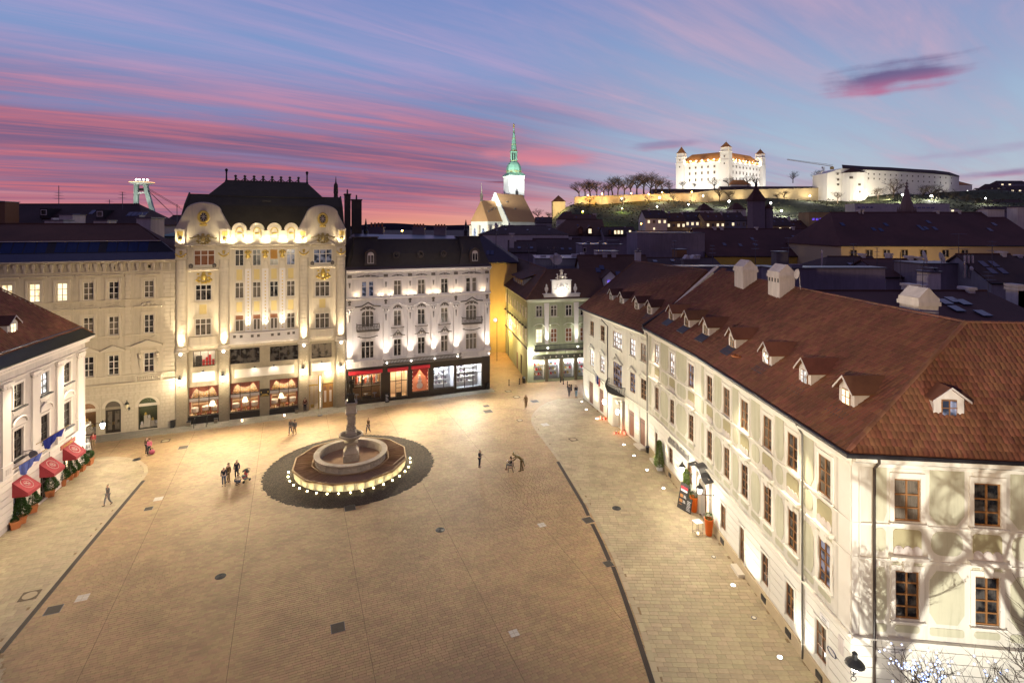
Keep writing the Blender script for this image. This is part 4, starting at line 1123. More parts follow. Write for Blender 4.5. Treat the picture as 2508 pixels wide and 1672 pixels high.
for i,(a,b,z0,z1) in enumerate(shops):
 n=(3,3,1,2,3)[i]
 fr=MB().box(a,b,.1,.2,z0,z0+.07).box(a,b,.1,.2,z1-.07,z1)
 for q in range(n+1):
  x=a+(b-a)*q/n
  fr.box(x-.04,x+.04,.1,.2,z0,z1)
 if i in (0,1,4):
  fr.box(a,b,.1,.2,2.55,2.64)
 o=b3.part('shop_window',fr,frame_dark)
 for q in range(n):
  b3.part('pane',MB().box(a+(b-a)*q/n+.04,a+(b-a)*(q+1)/n-.04,.14,.15,z0+.07,z1-.07),shopglass,o)
 b3.box('plinth',(a,b,-.08,.28,.01,z0),frame_dark)
 col=((.50,.30,.14),(.6,.42,.26),(.5,.22,.14),(.66,.70,.76),(.66,.68,.7))[i]
 rm=MB().box(a-.1,b+.1,2.4,2.5,.1,4.4).box(a-.2,a-.1,.31,2.5,.1,4.4).box(b+.1,b+.2,.31,2.5,.1,4.4).box(a-.2,b+.2,.31,2.5,.1,.2).box(a-.2,b+.2,.31,2.5,4.3,4.4)
 b3.part('shop_room',rm,mat('shop_interior_%s'%'abcde'[i],col,.8,.15,2.0))
 b3.light('shop_light','POINT',((a+b)/2,1.0,3.7),(420,360,330,620,600)[i],(WARM2,WARM2,WARM,COOL,COOL)[i],radius=.25)
 if i==0:
  for q in range(9):
   x=a+.3+q*.4
   b3.part('guest_figure',MB().lathe([(.1,2.0),(.14,2.4),(.2,2.95),(.08,3.02),(.11,3.15),(.1,3.3),(0,3.36)],8,(x,.9+.5*(q%3),.25)),(black_paint,red_seat,plaster_g)[q%3])
  b3.box('gallery_floor',(a,b,.5,2.4,2.1,2.2),frame_dark)
  for q in range(3):
   b3.part('cafe_table',MB().lathe([(.3,1.0),(.32,1.05),(.3,1.08)],10,(a+.7+q*1.2,.9,0)).lathe([(.04,.2),(.04,1.0)],6,(a+.7+q*1.2,.9,0)),linen)
 if i in (0,1):
  d=MB().box(a+(b-a)/3+.06,a+(b-a)*2/3-.06,.02,.09,.05,.95)
  for zz in (.95,1.6,2.2):
   d.box(a+(b-a)/3+.06,a+(b-a)*2/3-.06,.04,.09,zz,zz+.06)
  b3.part('door',d,frame_dark)
 if i==2:
  for sx,x0 in ((1,a+.1),(-1,b-.1)):
   cu=MB()
   for q in range(6):
    cu.tube([(x0+sx*(q*.2),.5+.04*(q%2),3.85),(x0+sx*q*.08,.5,2.9),(x0+sx*q*.04,.5,1.7+q*.28)],[.11,.08,.05],6)
   b3.part('curtain',cu,mat('scarlet_drape',(.5,.03,.03),.8))
  b3.part('snowman',MB().ball((38.8,.9,1.35),(.45,.35,.45),12,8).ball((38.8,.9,2.0),(.3,.26,.3),10,8).ball((38.8,.9,2.45),(.2,.2,.2),10,8).lathe([(.2,2.6),(.2,2.62),(.13,2.64),(.12,2.85)],8,(38.8,.9,0)),white_paint)
  for q in range(10):
   b3.part('fairy_bulb',MB().ball((a+.12 if q%2 else b-.12,.3,1.0+q*.28),.035,6,4),lamp_soft)
 if i>=3:
  for q in range(4):
   b3.part('display_shelf',MB().box(a+.2,b-.5,1.7,2.2,1.0+q*.7,1.06+q*.7),white_paint)
   for t in range(5):
    b3.box('display_goods',(a+.3+t*.45,a+.55+t*.45,1.75,2.1,1.06+q*.7,1.3+q*.7+.1*(t%2)),(white_paint,plaster_b,zinc)[(q+t)%3])
for x in (30.0,33.2,34.5,36.7,37.75,40.0,41.1,43.35,44.45,47.95):
 b3.part('floodlight',MB().lathe([(.06,0),(.09,.1)],8,(x,-.36,14.41)),iron)
 b3.light('floodlight_beam','SPOT',(x,-.62,14.5),48,(1,.80,.55),aim=(x,0,15.2),angle=130,blend=.9,radius=.06)
for x in pil:
 b3.part('floodlight',MB().lathe([(.06,0),(.1,.1)],8,(x,-.95,5.4)),lamp_white)
 b3.light('floodlight_beam','SPOT',(x,-1.15,5.6),1000,(1,.90,.80),aim=(x,-.1,10.5),angle=66,blend=.85,radius=.08)
sl=[]
b3.part('gutter_apron',MB().loft([[(X0,-.6,18.2),(X0,-.2,18.55),(X0,.4,18.55),(X0,.4,18.2)],[(X1+.1,-.6,18.2),(X1+.1,-.2,18.55),(X1+.1,.4,18.55),(X1+.1,.4,18.2)]]),mat('brown_lead',(.055,.04,.035),.6))
rf=b3.part('roof',MB().loft([[(X0+.05,.3,18.3),(X1-.1,.3,18.3),(X1-.1,D3-.2,18.3),(X0+.05,D3-.2,18.3)],[(X0+.5,1.3,20.2),(X1-.6,1.3,20.2),(X1-.6,12,20.2),(X0+.5,12,20.2)],[(30.0,3.0,22.3),(48.2,3.0,22.2),(48.0,11,22.2),(30,11,22.3)]]),slate)
for a,b in ((29.6,33.4),(45.0,48.6)):
 b3.part('mansard_tower',MB().loft([[(a-.6,-.05,18.4),(b+.6,-.05,18.4),(b+.6,4,18.4),(a-.6,4,18.4)],[(a,.9,20.2),(b,.9,20.2),(b,4,20.2),(a,4,20.2)],[(a+.25,2.6,22.45),(b-.25,2.6,22.45),(b-.25,5,22.45),(a+.25,5,22.45)]]),slate,rf)
 b3.part('lead_rim',MB().box(a+.1,b-.1,2.45,5,22.45,22.6),mat('brown_lead',(.055,.04,.035)),rf)
 xd=(a+b)/2+(.35 if a<40 else 0)
 dm=b3.part('dormer',MB().prism([(xd-.8,18.8)]+arch_pts(xd-.75,xd+.75,20.2,20.95,10)+[(xd+.8,18.8)],-.02,1.6),mat('brown_lead',(.055,.04,.035)))
 b3.part('window',MB().prism([(xd-.42,19.0)]+arch_pts(xd-.42,xd+.42,20.15,20.55,8)+[(xd+.42,19.0)],-.06,-.02),frame_white,dm)
 for sx in (-.2,.2):
  b3.part('pane',MB().box(xd+sx-.15,xd+sx+.15,-.08,-.06,19.08,20.1),glass_curt if a<40 else glass_dark,dm)
for x in (35.45,38.9,42.25):
 ov=MB()
 ov.tube([(x+.38*math.cos(t*PI/6),.75,20.1+.42*math.sin(t*PI/6)) for t in range(13)],.13,6)
 o=b3.part('round_dormer',ov.box(x-.45,x+.45,.8,2.0,19.6,20.4),mat('brown_lead',(.055,.04,.035)))
 b3.part('pane',MB().prism([(x+.34*math.cos(t*PI/6),20.1+.36*math.sin(t*PI/6)) for t in range(12)],.72,.76),glass_dark,o)
b3.part('ridge_roof',MB().loft([[(30,3.0,22.3),(48.2,3.0,22.2),(48.0,11,22.2),(30,11,22.3)],[(30.5,8.0,22.95),(45.9,8.0,22.6),(45.9,9.5,22.6),(30.5,9.5,22.95)]]),mat('blue_zinc_roof',(.035,.04,.08),.35,.3,1.0,metal=.5),rf)
tb=Bld('litter_bin','black litter bin at the right corner of the white corner house','bin',W0,W1,48.8)
tb.part('body',MB().box(48.45,48.85,-.55,-.2,.1,.75),iron)
tb.part('hood',MB().box(48.42,48.88,-.58,-.17,.86,.95).box(48.45,48.5,-.55,-.2,.75,.86).box(48.8,48.85,-.55,-.2,.75,.86),iron)
cb_=Bld('chalkboard','black chalkboard sign standing between the red cafe fascia doors','sign',W0,W1,33.9)
cb_.part('board',MB().loft([[(33.7,-.75,.02),(34.25,-.75,.02),(34.25,-.7,.02),(33.7,-.7,.02)],[(33.7,-.5,1.2),(34.25,-.5,1.2),(34.25,-.45,1.2),(33.7,-.45,1.2)]]),black_paint)
ck=MB()
for q in range(5):
 ck.box(33.78,34.15-.07*(q%3),-.73+q*.045,-.71+q*.045,.25+q*.18,.31+q*.18)
cb_.part('chalk_writing',ck,white_paint)
# roof tiles, dormers
def tile_mesh(tw,th,m):
 kk=('tile',tw,th,m.name)
 if kk not in UNIT:
  b=MB()
  n=4
  r0=[(tw*(q/n-.5),-th*.56,.035+.045*math.sin(PI*q/n)) for q in range(n+1)]
  r1=[(tw*(q/n-.5),th*.56,.006+.040*math.sin(PI*q/n)) for q in range(n+1)]
  i=len(b.v)
  b.v+=r0+r1
  for q in range(n):
   b.f.append((q,q+1,n+2+q,n+1+q))
  b.f.append(tuple(range(n,-1,-1)))
  UNIT[kk]=(b.mesh('tile',m),np.array(b.v),b.f)
 return UNIT[kk]
def tile_roof(parent,pts,tw,th,m,near=0,camloc=None,mw=None):
 """lay overlapping barrel tiles on the planar polygon pts (first edge = eave)"""
 P=[Vector(p) for p in pts]
 u=(P[1]-P[0]).normalized()
 nrm=u.cross(P[2]-P[1]).normalized()
 if nrm.z<0:
  nrm=-nrm
 v=nrm.cross(u)
 if v.z<0:
  v=-v
 q2=[((p-P[0]).dot(u),(p-P[0]).dot(v)) for p in P]
 vmax=max(q[1] for q in q2)
 me,tv,tf=tile_mesh(tw,th,m)
 cen=[]
 j=0
 while (j+.5)*th<vmax:
  vv=(j+.5)*th
  xs=[]
  for (a,b),(c,d) in zip(q2,q2[1:]+q2[:1]):
   if (b-vv)*(d-vv)<0:
    xs.append(a+(c-a)*(vv-b)/(d-b))
  if len(xs)>=2:
   x=min(xs)+tw*.5
   while x<max(xs)-tw*.3:
    cen.append((x,vv))
    x+=tw
  j+=1
 rnd=random.Random(len(cen))
 Mr=Matrix((u,v,nrm)).transposed()
 pos=[P[0]+u*x+v*y+nrm*(rnd.random()*.008) for x,y in cen]
 if near and mw is not None:
  order=sorted(range(len(pos)),key=lambda q:((mw@pos[q])-Vector(camloc)).length)
  idx=set(order[:near])
 else:
  idx=set()
 eul=Mr.to_euler()
 for q in idx:
  o=inst('tile',me,parent,pos[q])
  o.rotation_euler=eul
 rest=[pos[q] for q in range(len(pos)) if q not in idx]
 if rest:
  A=np.array(Mr)
  tvr=tv@A.T
  jit=np.random.RandomState(3).uniform(-.006,.006,(len(rest),1,3))
  V=(np.array([tuple(p) for p in rest])[:,None,:]+tvr[None]+jit).reshape(-1,3)
  nv=len(tv)
  F=[tuple(i+q*nv for i in f) for q in range(len(rest)) for f in tf]
  mm=bpy.data.meshes.new('roof_tiles')
  mm.from_pydata(V.tolist(),[],F)
  mm.materials.append(m)
  tag(inst('roof_tiles',mm,parent),kind='stuff')
def dormer(b,s,yf,zb,w,hw,hg,k,wallm,pane,frame=None,roofm=None,apron=True,rz=None,ridge_over=.25):
 """gabled dormer on a roof of slope k (rise per metre)"""
 zr=zb+hw+hg
 yb=lambda z:yf+(z-zb)/k
 m=MB()
 h=w/2
 m.loft([[(s-h,yf,zb-.1),(s+h,yf,zb-.1),(s+h,yb(zb),zb-.1),(s-h,yb(zb),zb-.1)],[(s-h,yf,zb+hw),(s+h,yf,zb+hw),(s+h,yb(zb+hw),zb+hw),(s-h,yb(zb+hw),zb+hw)]])
 m.loft([[(s-h,yf,zb+hw),(s+h,yf,zb+hw),(s,yf,zr)],[(s-h,yb(zb+hw),zb+hw),(s+h,yb(zb+hw),zb+hw),(s,yb(zr),zr)]])
 o=b.part('dormer',m,wallm)
 ov=.16
 t=.07
 zl=zb+hw-ov*hg/h
 for sx in (-1,1):
  r=MB()
  r.loft([[(s,yf-ridge_over,zr),(s+sx*(h+ov),yf-ridge_over,zl),(s+sx*(h+ov),yf-ridge_over,zl+t),(s,yf-ridge_over,zr+t)],[(s,yb(zr),zr),(s+sx*(h+ov),yb(zl),zl),(s+sx*(h+ov),yb(zl),zl+t),(s,yb(zr),zr+t)]])
  b.part('dormer_roof',r,roofm or tile_flat,o)
 vb=MB()
 vb.loft([[(s-h-ov-.02,yf-ridge_over-.03,zl-.05),(s,yf-ridge_over-.03,zr),(s,yf-ridge_over-.03,zr+.1),(s-h-ov-.02,yf-ridge_over-.03,zl+.07)],[(s-h-ov-.02,yf-ridge_over,zl-.05),(s,yf-ridge_over,zr),(s,yf-ridge_over,zr+.1),(s-h-ov-.02,yf-ridge_over,zl+.07)]])
 vb.loft([[(s+h+ov+.02,yf-ridge_over-.03,zl-.05),(s,yf-ridge_over-.03,zr),(s,yf-ridge_over-.03,zr+.1),(s+h+ov+.02,yf-ridge_over-.03,zl+.07)],[(s+h+ov+.02,yf-ridge_over,zl-.05),(s,yf-ridge_over,zr),(s,yf-ridge_over,zr+.1),(s+h+ov+.02,yf-ridge_over,zl+.07)]])
 b.part('barge_board',vb,plaster_w,o)
 ww,hh=w*.5,hw*.85
 wn=b.part('window',MB().box(s-ww/2,s+ww/2,yf-.05,yf,zb+.08,zb+.08+hh).box(s-.02,s+.02,yf-.075,yf-.05,zb+.1,zb+hh).box(s-ww/2,s+ww/2,yf-.075,yf-.05,zb+hh*.62,zb+hh*.62+.04),frame or frame_brown,o)
 for sx in (-1,1):
  b.part('pane',MB().box(s+sx*ww/4-ww/4+.035,s+sx*ww/4+ww/4-.035,yf-.062,yf-.048,zb+.14,zb+.04+hh),pane,o)
 if apron:
  b.part('lead_apron',MB().loft([[(s-h-.12,yf-.75,zb-.75*k+.06),(s+h+.12,yf-.75,zb-.75*k+.06),(s+h+.12,yf+.02,zb+.09),(s-h-.12,yf+.02,zb+.09)],[(s-h-.12,yf-.75,zb-.75*k+.1),(s+h+.12,yf-.75,zb-.75*k+.1),(s+h+.12,yf+.02,zb+.12),(s-h-.12,yf+.02,zb+.12)]]),dark_zinc,o)
 return o
def capped_chimney(b,s0,s1,y0,y1,z0,z1,holes=True):
 c=b.part('chimney',MB().box(s0,s1,y0,y1,z0,z1).box(s0-.1,s1+.1,y0-.1,y1+.1,z1-.25,z1),plaster_w)
 b.part('chimney_hood',MB().prism([(s0-.05,z1),(s1+.05,z1),(s1+.0,z1+.25),(s0,z1+.25)],y0-.05,y1+.05).loft([[(s0,y0,z1+.25),(s1,y0,z1+.25),(s1,y1,z1+.25),(s0,y1,z1+.25)],[(s0,(y0+y1)/2-.03,z1+.85),(s1,(y0+y1)/2-.03,z1+.85),(s1,(y0+y1)/2+.03,z1+.85),(s0,(y0+y1)/2+.03,z1+.85)]]),plaster_w,c)
 if holes:
  for q in range(4):
   x=s0+(s1-s0)*(q+.5)/4
   b.part('vent',MB().box(x-.1,x+.1,y0-.012,y0+.05,z1-.65,z1-.32),black_paint,c)
def rounded_rect(x0,x1,z0,z1,r,n=4):
 p=[]
 for cx_,cz,a0 in ((x1-r,z0+r,-PI/2),(x1-r,z1-r,0),(x0+r,z1-r,PI/2),(x0+r,z0+r,PI)):
  p+=[(cx_+r*math.cos(a0+PI/2*q/n),cz+r*math.sin(a0+PI/2*q/n)) for q in range(n+1)]
 return p
 # long green-and-cream house (right)
A0,A1=(14.5,58.1),(15.81,45.55)
B0,B1=A1,(16.35,26.1)
C0,C1=(16.35,26.1),(16.35+13.9,26.1-1.745)
LA=math.hypot(A1[0]-A0[0],A1[1]-A0[1])
LB=math.hypot(B1[0]-B0[0],B1[1]-B0[1])
LC=math.hypot(C1[0]-C0[0],C1[1]-C0[1])
lh=Bld('long_house','long cream and pale green house with red tiled hip roof and dormers on the right','building',B0,B1,0)
rootM=Matrix.Translation(lh.root.location)@Matrix.Rotation(lh.rz,4,'Z')
rootI=rootM.inverted()
class Face:
 """a further wall of the same building, in its own s,y,z frame"""
 def __init__(s,b,p0,p1):
  s.b=b
  s.a=wall_local(p0,p1)
  M0=Matrix.Translation(b.root.location)@Matrix.Rotation(b.rz,4,'Z')
  s.M=M0.inverted()@(Matrix.Translation((p0[0],p0[1],0))@Matrix.Rotation(s.a,4,'Z'))
  s.dr=s.a-b.rz
  s.origin=s.M@Vector((0,0,0))
 def part(s,name,mb,m,parent=None,smooth=False):
  mb.move(s.M)
  return mb.build(name,m,parent or s.b.root,smooth=smooth)
 def put(s,name,me,loc,parent=None,scale=None):
  return inst(name,me,parent or s.b.root,s.M@Vector(loc),s.dr,scale)
 def box(s,name,b,m,parent=None):
  if m.name not in UNIT:
   UNIT[m.name]=MB().box(-.5,.5,-.5,.5,-.5,.5).mesh('block',m)
  return s.put(name,UNIT[m.name],((b[0]+b[1])/2,(b[2]+b[3])/2,(b[4]+b[5])/2),parent,(b[1]-b[0],b[3]-b[2],b[5]-b[4]))
 def win(s,x,z,w,h,**kw):
  return add_window(s.b.root,x,z,w,h,rz=s.dr,base=(s.origin.x,s.origin.y),**kw)
 def light(s,name,kind,loc,energy,color,aim=None,**kw):
  return light(name,kind,tuple(s.M@Vector(loc)),energy,color,s.b.root,aim=tuple(s.M@Vector(aim)) if aim is not None else None,**kw)
FA,FB,FC=Face(lh,A0,A1),Face(lh,B0,B1),Face(lh,C0,C1)
wins={FA:[2.85,6.72,10.9],FB:[2.07,5.3,8.2,11.35,14.25,17.3],FC:[2.47,5.93,9.4,12.8]}
grd={FA:[(2.4,3.1,.75,2.95),(5.97,6.95,1.45,2.9),(10.1,11.15,1.5,3.1)],FB:[(4.3,5.2,1.2,2.98),(7.45,8.2,.45,3.05),(10.62,11.53,1.25,3.1),(13.5,14.48,1.22,3.12),(16.52,17.53,1.22,3.1)],FC:[]}
for Fc,L_ in ((FA,LA),(FB,LB),(FC,LC)):
 hl=[]
 for x in wins[Fc]:
  hl+=[(x-.58,x+.58,10.0,12.0,.2),(x-.53,x+.53,5.36,7.62,.2)]
 hl+=[(a,b,c,d,.2) for a,b,c,d in grd[Fc]]
 if Fc is FB:
  hl.append((-.0+.15,1.95,0.05,3.3,.45))
 w=MB().grid(0,L_,0,13.0,hl)
 if Fc is FB:
  spandrels(w,.15,1.95,2.4,3.3,0,.45)
 Fc.part('wall',w,cream)
 m=MB()
 e0,e1=(-.02 if Fc is not FA else 0),(L_+(.05 if Fc is FB else 0))
 profile_x(m,e0,e1,cornice_prof(12.55,13.12,.48))
 Fc.part('cornice',m,cream_trim)
 m=MB()
 profile_x(m,e0,L_,cornice_prof(4.2,4.42,.2))
 Fc.part('belt_course',m,cream_trim)
 m=MB()
 profile_x(m,e0,L_,cornice_prof(8.05,8.2,.07))
 profile_x(m,e0,L_,cornice_prof(9.72,9.84,.06))
 Fc.part('string_course',m,cream_trim)
 m=MB()
 m.loft([[(e0,-.12,-.02),(e0,0.02,-.02),(e0,.02,.75),(e0,-.1,.72)],[(L_,-.12,-.02),(L_,.02,-.02),(L_,.02,.75),(L_,-.1,.72)]])
 if Fc is not FB:
  Fc.part('plinth',m,mat('ochre_plinth',(.46,.36,.22),.9,.12,2.0,stain=.2))
 else:
  m=MB()
  for a,b in ((0,.0),(2.4,L_)):
   if b>a:
    m.loft([[(a,-.12,-.02),(a,0.02,-.02),(a,.02,.75),(a,-.1,.72)],[(b,-.12,-.02),(b,.02,-.02),(b,.02,.75),(b,-.1,.72)]])
  Fc.part('plinth',m,mat('ochre_plinth',(.46,.36,.22)))
 for q,z in enumerate(np.arange(.95,4.0,.5)):
  xs=sorted([(a-.14,b+.14) for a,b,c,d in grd[Fc] if c-.1<z+.4 and d+.1>z]+([(-.35,2.45)] if Fc is FB and z<3.7 else []))
  p=0.0
  for a,b in xs+[(L_,L_)]:
   if a-p>.15:
    Fc.box('rendered_course',(p,a,-.035,0,z,z+.465),cream_trim)
   p=max(p,b)
 ws=wins[Fc]
 lits={FA:(0,1),FB:(),FC:()}[Fc]
 for i,x in enumerate(ws):
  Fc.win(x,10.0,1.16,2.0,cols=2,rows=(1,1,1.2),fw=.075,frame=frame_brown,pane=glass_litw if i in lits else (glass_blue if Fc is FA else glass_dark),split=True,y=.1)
  Fc.win(x,5.36,1.06,2.26,cols=2,rows=(1,1,1,1),fw=.075,frame=frame_brown,pane=glass_dark,split=True,y=.1)
  for z0,z1,hw in ((10.0,12.0,.58),(5.36,7.62,.53)):
   Fc.part('window_surround',MB().box(x-hw-.2,x-hw,-.05,0,z0-.05,z1+.1).box(x+hw,x+hw+.2,-.05,0,z0-.05,z1+.1).box(x-hw-.2,x+hw+.2,-.055,0,z1+.1,z1+.3),cream_trim)
   Fc.box('sill',(x-hw-.25,x+hw+.25,-.16,0,z0-.14,z0-.05),cream_trim)
  Fc.part('overdoor_panel',MB().box(x-.62,x+.62,-.03,0,12.36,12.5),cream_trim)
  ol=Fc.part('olive_panel',MB().prism(rounded_rect(x-.62,x+.62,8.62,9.62,.16),-.03,0),olive_panel)
  sc=MB()
  for q in (-1,0,1):
   sc.prism([(x+q*.4-.22,8.42)]+arch_pts(x+q*.4-.22,x+q*.4+.22,8.6,8.86,8)+[(x+q*.4+.22,8.42)],-.06-.006*(q+1),-.03)
  Fc.part('scalloped_apron',sc,pink_stucco,ol)
  Fc.box('hood',(x-.85,x+.85,-.26,0,8.24,8.4),cream_trim)
  Fc.part('keystone',MB().prism([(x-.16,7.66),(x+.16,7.66),(x+.24,8.2),(x-.24,8.2)],-.12,0),cream_trim)
  for sx in (-.48,.48):
   Fc.box('green_panel',(x+sx-.16,x+sx+.16,-.02,0,7.86,8.03),green_panel)
  Fc.part('green_panel',MB().prism(rounded_rect(x-.55,x+.55,4.72,5.05,.14),-.02,0),green_panel)
 cs=[(a+b)/2 for a,b in zip(ws,ws[1:])]
 gaps=[b-a for a,b in zip(ws,ws[1:])]
 if Fc is FB:
  cs,gaps=cs+[18.85,.55],gaps+[2.3,2.0]
 if Fc is FA:
  cs,gaps=cs+[.95],gaps+[2.2]
 if Fc is FC:
  cs,gaps=cs+[1.28],gaps+[2.0]
 for x,gap in zip(cs,gaps):
  hw=max(.28,gap/2-.98)
  up=[(x-hw,12.5),(x+hw,12.5),(x+hw,10.4),(x+hw*.55,9.95),(x-hw*.55,9.95),(x-hw,10.4)]
  Fc.part('green_panel',MB().prism(up,-.022,0),green_panel)
  Fc.part('green_panel',MB().prism(rounded_rect(x-hw*.9,x+hw*.9,8.5,9.62,min(.42,hw*.8)),-.024,0),green_panel)
  lo=[(x-hw*.6,7.75),(x+hw*.6,7.75),(x+hw,7.3),(x+hw,5.75),(x+hw*.6,5.25),(x-hw*.6,5.25),(x-hw,5.75),(x-hw,7.3)]
  Fc.part('green_panel',MB().prism(lo,-.022,0),green_panel)
  Fc.part('green_panel',MB().prism(rounded_rect(x-hw,x+hw,4.68,5.06,.12),-.02,0),green_panel)
 for a,b,c,d in grd[Fc]:
  dr=c<.9
  Fc.win((a+b)/2,c,b-a,d-c,cols=2,rows=(1,1,1),fw=.07,frame=frame_brown,pane=glass_curt if not dr else glass_dark,split=True,y=.1,name='door' if dr else 'window')
  Fc.part('window_surround',MB().box(a-.14,a,-.06,0,c-.05,d+.1).box(b,b+.14,-.06,0,c-.05,d+.1).box(a-.14,b+.14,-.06,0,d+.1,d+.24),cream_trim)
  if dr:
   Fc.box('door_step',(a-.25,b+.25,-.55,-.0,0.0,.22),panel_pale)
  elif c<2:
   Fc.box('cellar_vent',((a+b)/2-.28,(a+b)/2+.28,-.16,-.1,.2,.55),black_paint)
FB.part('corner_pier',MB().box(LB-.95,LB-.02,-.04,0,4.45,12.55),cream_trim)
FC.part('corner_pier',MB().box(.02,.3,-.04,0,4.45,12.55),cream_trim)
FC.part('corner_bead',MB().box(.32,.38,-.06,0,4.45,12.55),cream_trim)
FC.part('corner_bead',MB().box(-.02,.04,-.07,-.04,4.45,12.55),cream_trim)
pA=lambda f,s_,y,z:tuple(f.M@Vector((s_,y,z)))
w=MB()
w.poly([pA(FA,0,0,0),pA(FA,0,15.5,0),pA(FA,0,15.5,13.2),pA(FA,0,8.4,19.2),pA(FA,0,0,13.2)])
w.poly([pA(FA,0,15.5,0),pA(FC,LC,13,0),pA(FC,LC,13,13.2),pA(FA,0,15.5,13.2)])
w.poly([pA(FC,LC,0,0),pA(FC,LC,13,0),pA(FC,LC,13,13.2),pA(FC,LC,3.8,18.9),pA(FC,LC,0,13.2)])
w.build('party_wall',plaster_w,lh.root)
ps=MB()
arch_ring(ps,.15,1.95,2.4,3.3,.3,-.22,0,14)
ps.box(-.15,.15,-.22,0,0,2.4).box(1.95,2.25,-.22,0,0,2.4)
FB.part('portal_surround',ps,panel_pale)
FB.part('portal_pilaster',MB().box(-.5,-.16,-.3,0,.0,3.9).box(-.56,-.12,-.36,0,0,.5),panel_pale)
FB.part('portal_pilaster',MB().box(2.26,2.6,-.3,0,.0,3.9).box(2.22,2.66,-.36,0,0,.5),panel_pale)
FB.part('portal_head',MB().prism([(-.5,3.62),(2.6,3.62),(2.6,3.98),(1.9,4.02),(1.05,4.2),(.2,4.02),(-.5,3.98)],-.3,-.0),panel_pale)
n=12
cp=[(-.85,3.92),(-.4,3.94),(-.1,4.0),(.2,4.22),(.6,4.42),(1.05,4.48),(1.5,4.42),(1.9,4.22),(2.2,4.0),(2.5,3.94),(2.95,3.92)]
FB.part('canopy',MB().loft([[(x,-.72,z-.16),(x,-.72,z-.09),(x,0,z+.10),(x,0,z+.02)] for x,z in cp]),dark_zinc)
FB.part('door',MB().prism([(.18,.06)]+arch_pts(.18,1.92,2.4,3.28,10)+[(1.92,.06)],.36,.42),wood_door)
for x in (.62,1.48):
 FB.part('door_panel',MB().box(x-.3,x+.3,.33,.36,.3,1.2).box(x-.3,x+.3,.33,.36,1.35,2.3),wood_shutter)
def lettering(name,text,size,m,M,parent,ext=.012,align='CENTER'):
 c=bpy.data.curves.new(name,'FONT')
 c.body=text
 c.size=size
 c.extrude=ext
 c.align_x=align
 o0=bpy.data.objects.new(name,c)
 me=bake(o0)
 me.materials.clear()
 me.materials.append(m)
 me.name=name
 o=bpy.data.objects.new(name,me)
 C.objects.link(o)
 o.parent=parent
 o.matrix_local=M
 return o
def on_face(Fc,x,y,z):
 return Fc.M@Matrix.Translation((x,y,z))@Matrix.Rotation(R(90),4,'X')
def strokes(name,x0,x1,z0,h_,m,put,y,seed,step=.13):
 """a line of illegible ornate letters: short upright strokes with joining hooks"""
 rnd=random.Random(seed)
 b=MB()
 x=x0
 while x<x1:
  hh_=h_*rnd.choice((.55,.55,.6,1.0))
  b.tube([(x,y,z0),(x+rnd.uniform(-.02,.02),y,z0+hh_)],h_*.07,4)
  if rnd.random()<.6:
   b.tube([(x,y,z0+h_*.5),(x+step*.5,y,z0+h_*.58),(x+step,y,z0+h_*.45)],h_*.055,4)
  if rnd.random()<.4:
   b.tube([(x,y,z0+.02),(x+step*.6,y,z0)],h_*.055,4)
  x+=step*rnd.uniform(.9,1.15)*(1.7 if rnd.random()<.12 else 1)
 return put(name,b,m)
strokes('wall_lettering',6.0,10.6,3.38,.62,mat('silver_letters',(.42,.41,.37),.3,.05,metal=.6),FA.part,-.1,3,.17)
sgn=FC.box('street_sign',(1.5,2.34,-.065,-.035,3.7,4.06),white_paint)
M_=on_face(FC,1.92,-.07,3.88)
lettering('sign_lettering','FRANTIŠKÁNSKE',.105,black_paint,M_,lh.root,.002)
lettering('sign_lettering','NÁMESTIE',.085,black_paint,on_face(FC,1.92,-.07,3.76),lh.root,.002)
FB.box('street_sign',(17.0,17.75,-.065,-.035,3.45,3.75),white_paint)
lettering('sign_lettering','HLAVNÉ',.11,black_paint,on_face(FB,17.37,-.07,3.61),lh.root,.002)
lettering('sign_lettering','NÁMESTIE',.075,black_paint,on_face(FB,17.37,-.07,3.50),lh.root,.002)
FB.box('notice_board',(18.55,18.95,-.07,-.035,2.9,3.75),pink_stucco)
FB.part('tin_cartouche',MB().tube([(18.0+.35*math.cos(t*PI/5),-.06,2.4+.16*math.sin(t*PI/5)) for t in range(11)],.03,4),zinc)
ga,gb,gc=[FA.M@Vector((0,-.5,13.2)),FA.M@Vector((LA,-.5,13.2))],None,None
gpts=[FA.M@Vector((-.1,-.5,13.2)),FA.M@Vector((LA,-.52,13.2)),FB.M@Vector((LB+.5,-.52,13.2)),FC.M@Vector((LC,-.52,13.2))]
MB().tube(gpts,.11,8).build('gutter',dark_zinc,lh.root)
MB().tube([FA.M@Vector((0,.2,13.55)),FA.M@Vector((LA,.2,13.55)),FB.M@Vector((LB-.25,.25,13.55)),FC.M@Vector((LC,.25,13.55))],.045,5).build('snow_rail',zinc,lh.root)
ap=MB()
for f0,a,b,ta,tb in ((FA,-.05,LA,0,0),(FB,0,LB+.5,0,.95),(FC,-.5,LC,.95,0)):
 pr_=((0,-.5,13.14),(1,.45,13.75),(1,.45,13.6),(0,-.5,13.1))
 ap.loft([[tuple(f0.M@Vector((a+ta*e,y,z))) for e,y,z in pr_],[tuple(f0.M@Vector((b-tb*e,y,z))) for e,y,z in pr_]])
ap.build('eave_apron',mat('blue_black_lead',(.022,.022,.045),.4,.3,2.0,metal=.4),lh.root)
FB.part('downpipe',MB().tube([(15.5,-.5,13.1),(15.5,-.14,12.5),(15.5,-.14,0.1)],.06,8),mat('grey_downpipe',(.12,.11,.09),.4,.1,metal=.4))
FA.part('downpipe',MB().tube([(.35,-.5,13.1),(.35,-.14,12.6),(.35,-.14,.1)],.06,8),mat('grey_downpipe',(.12,.11,.09)))
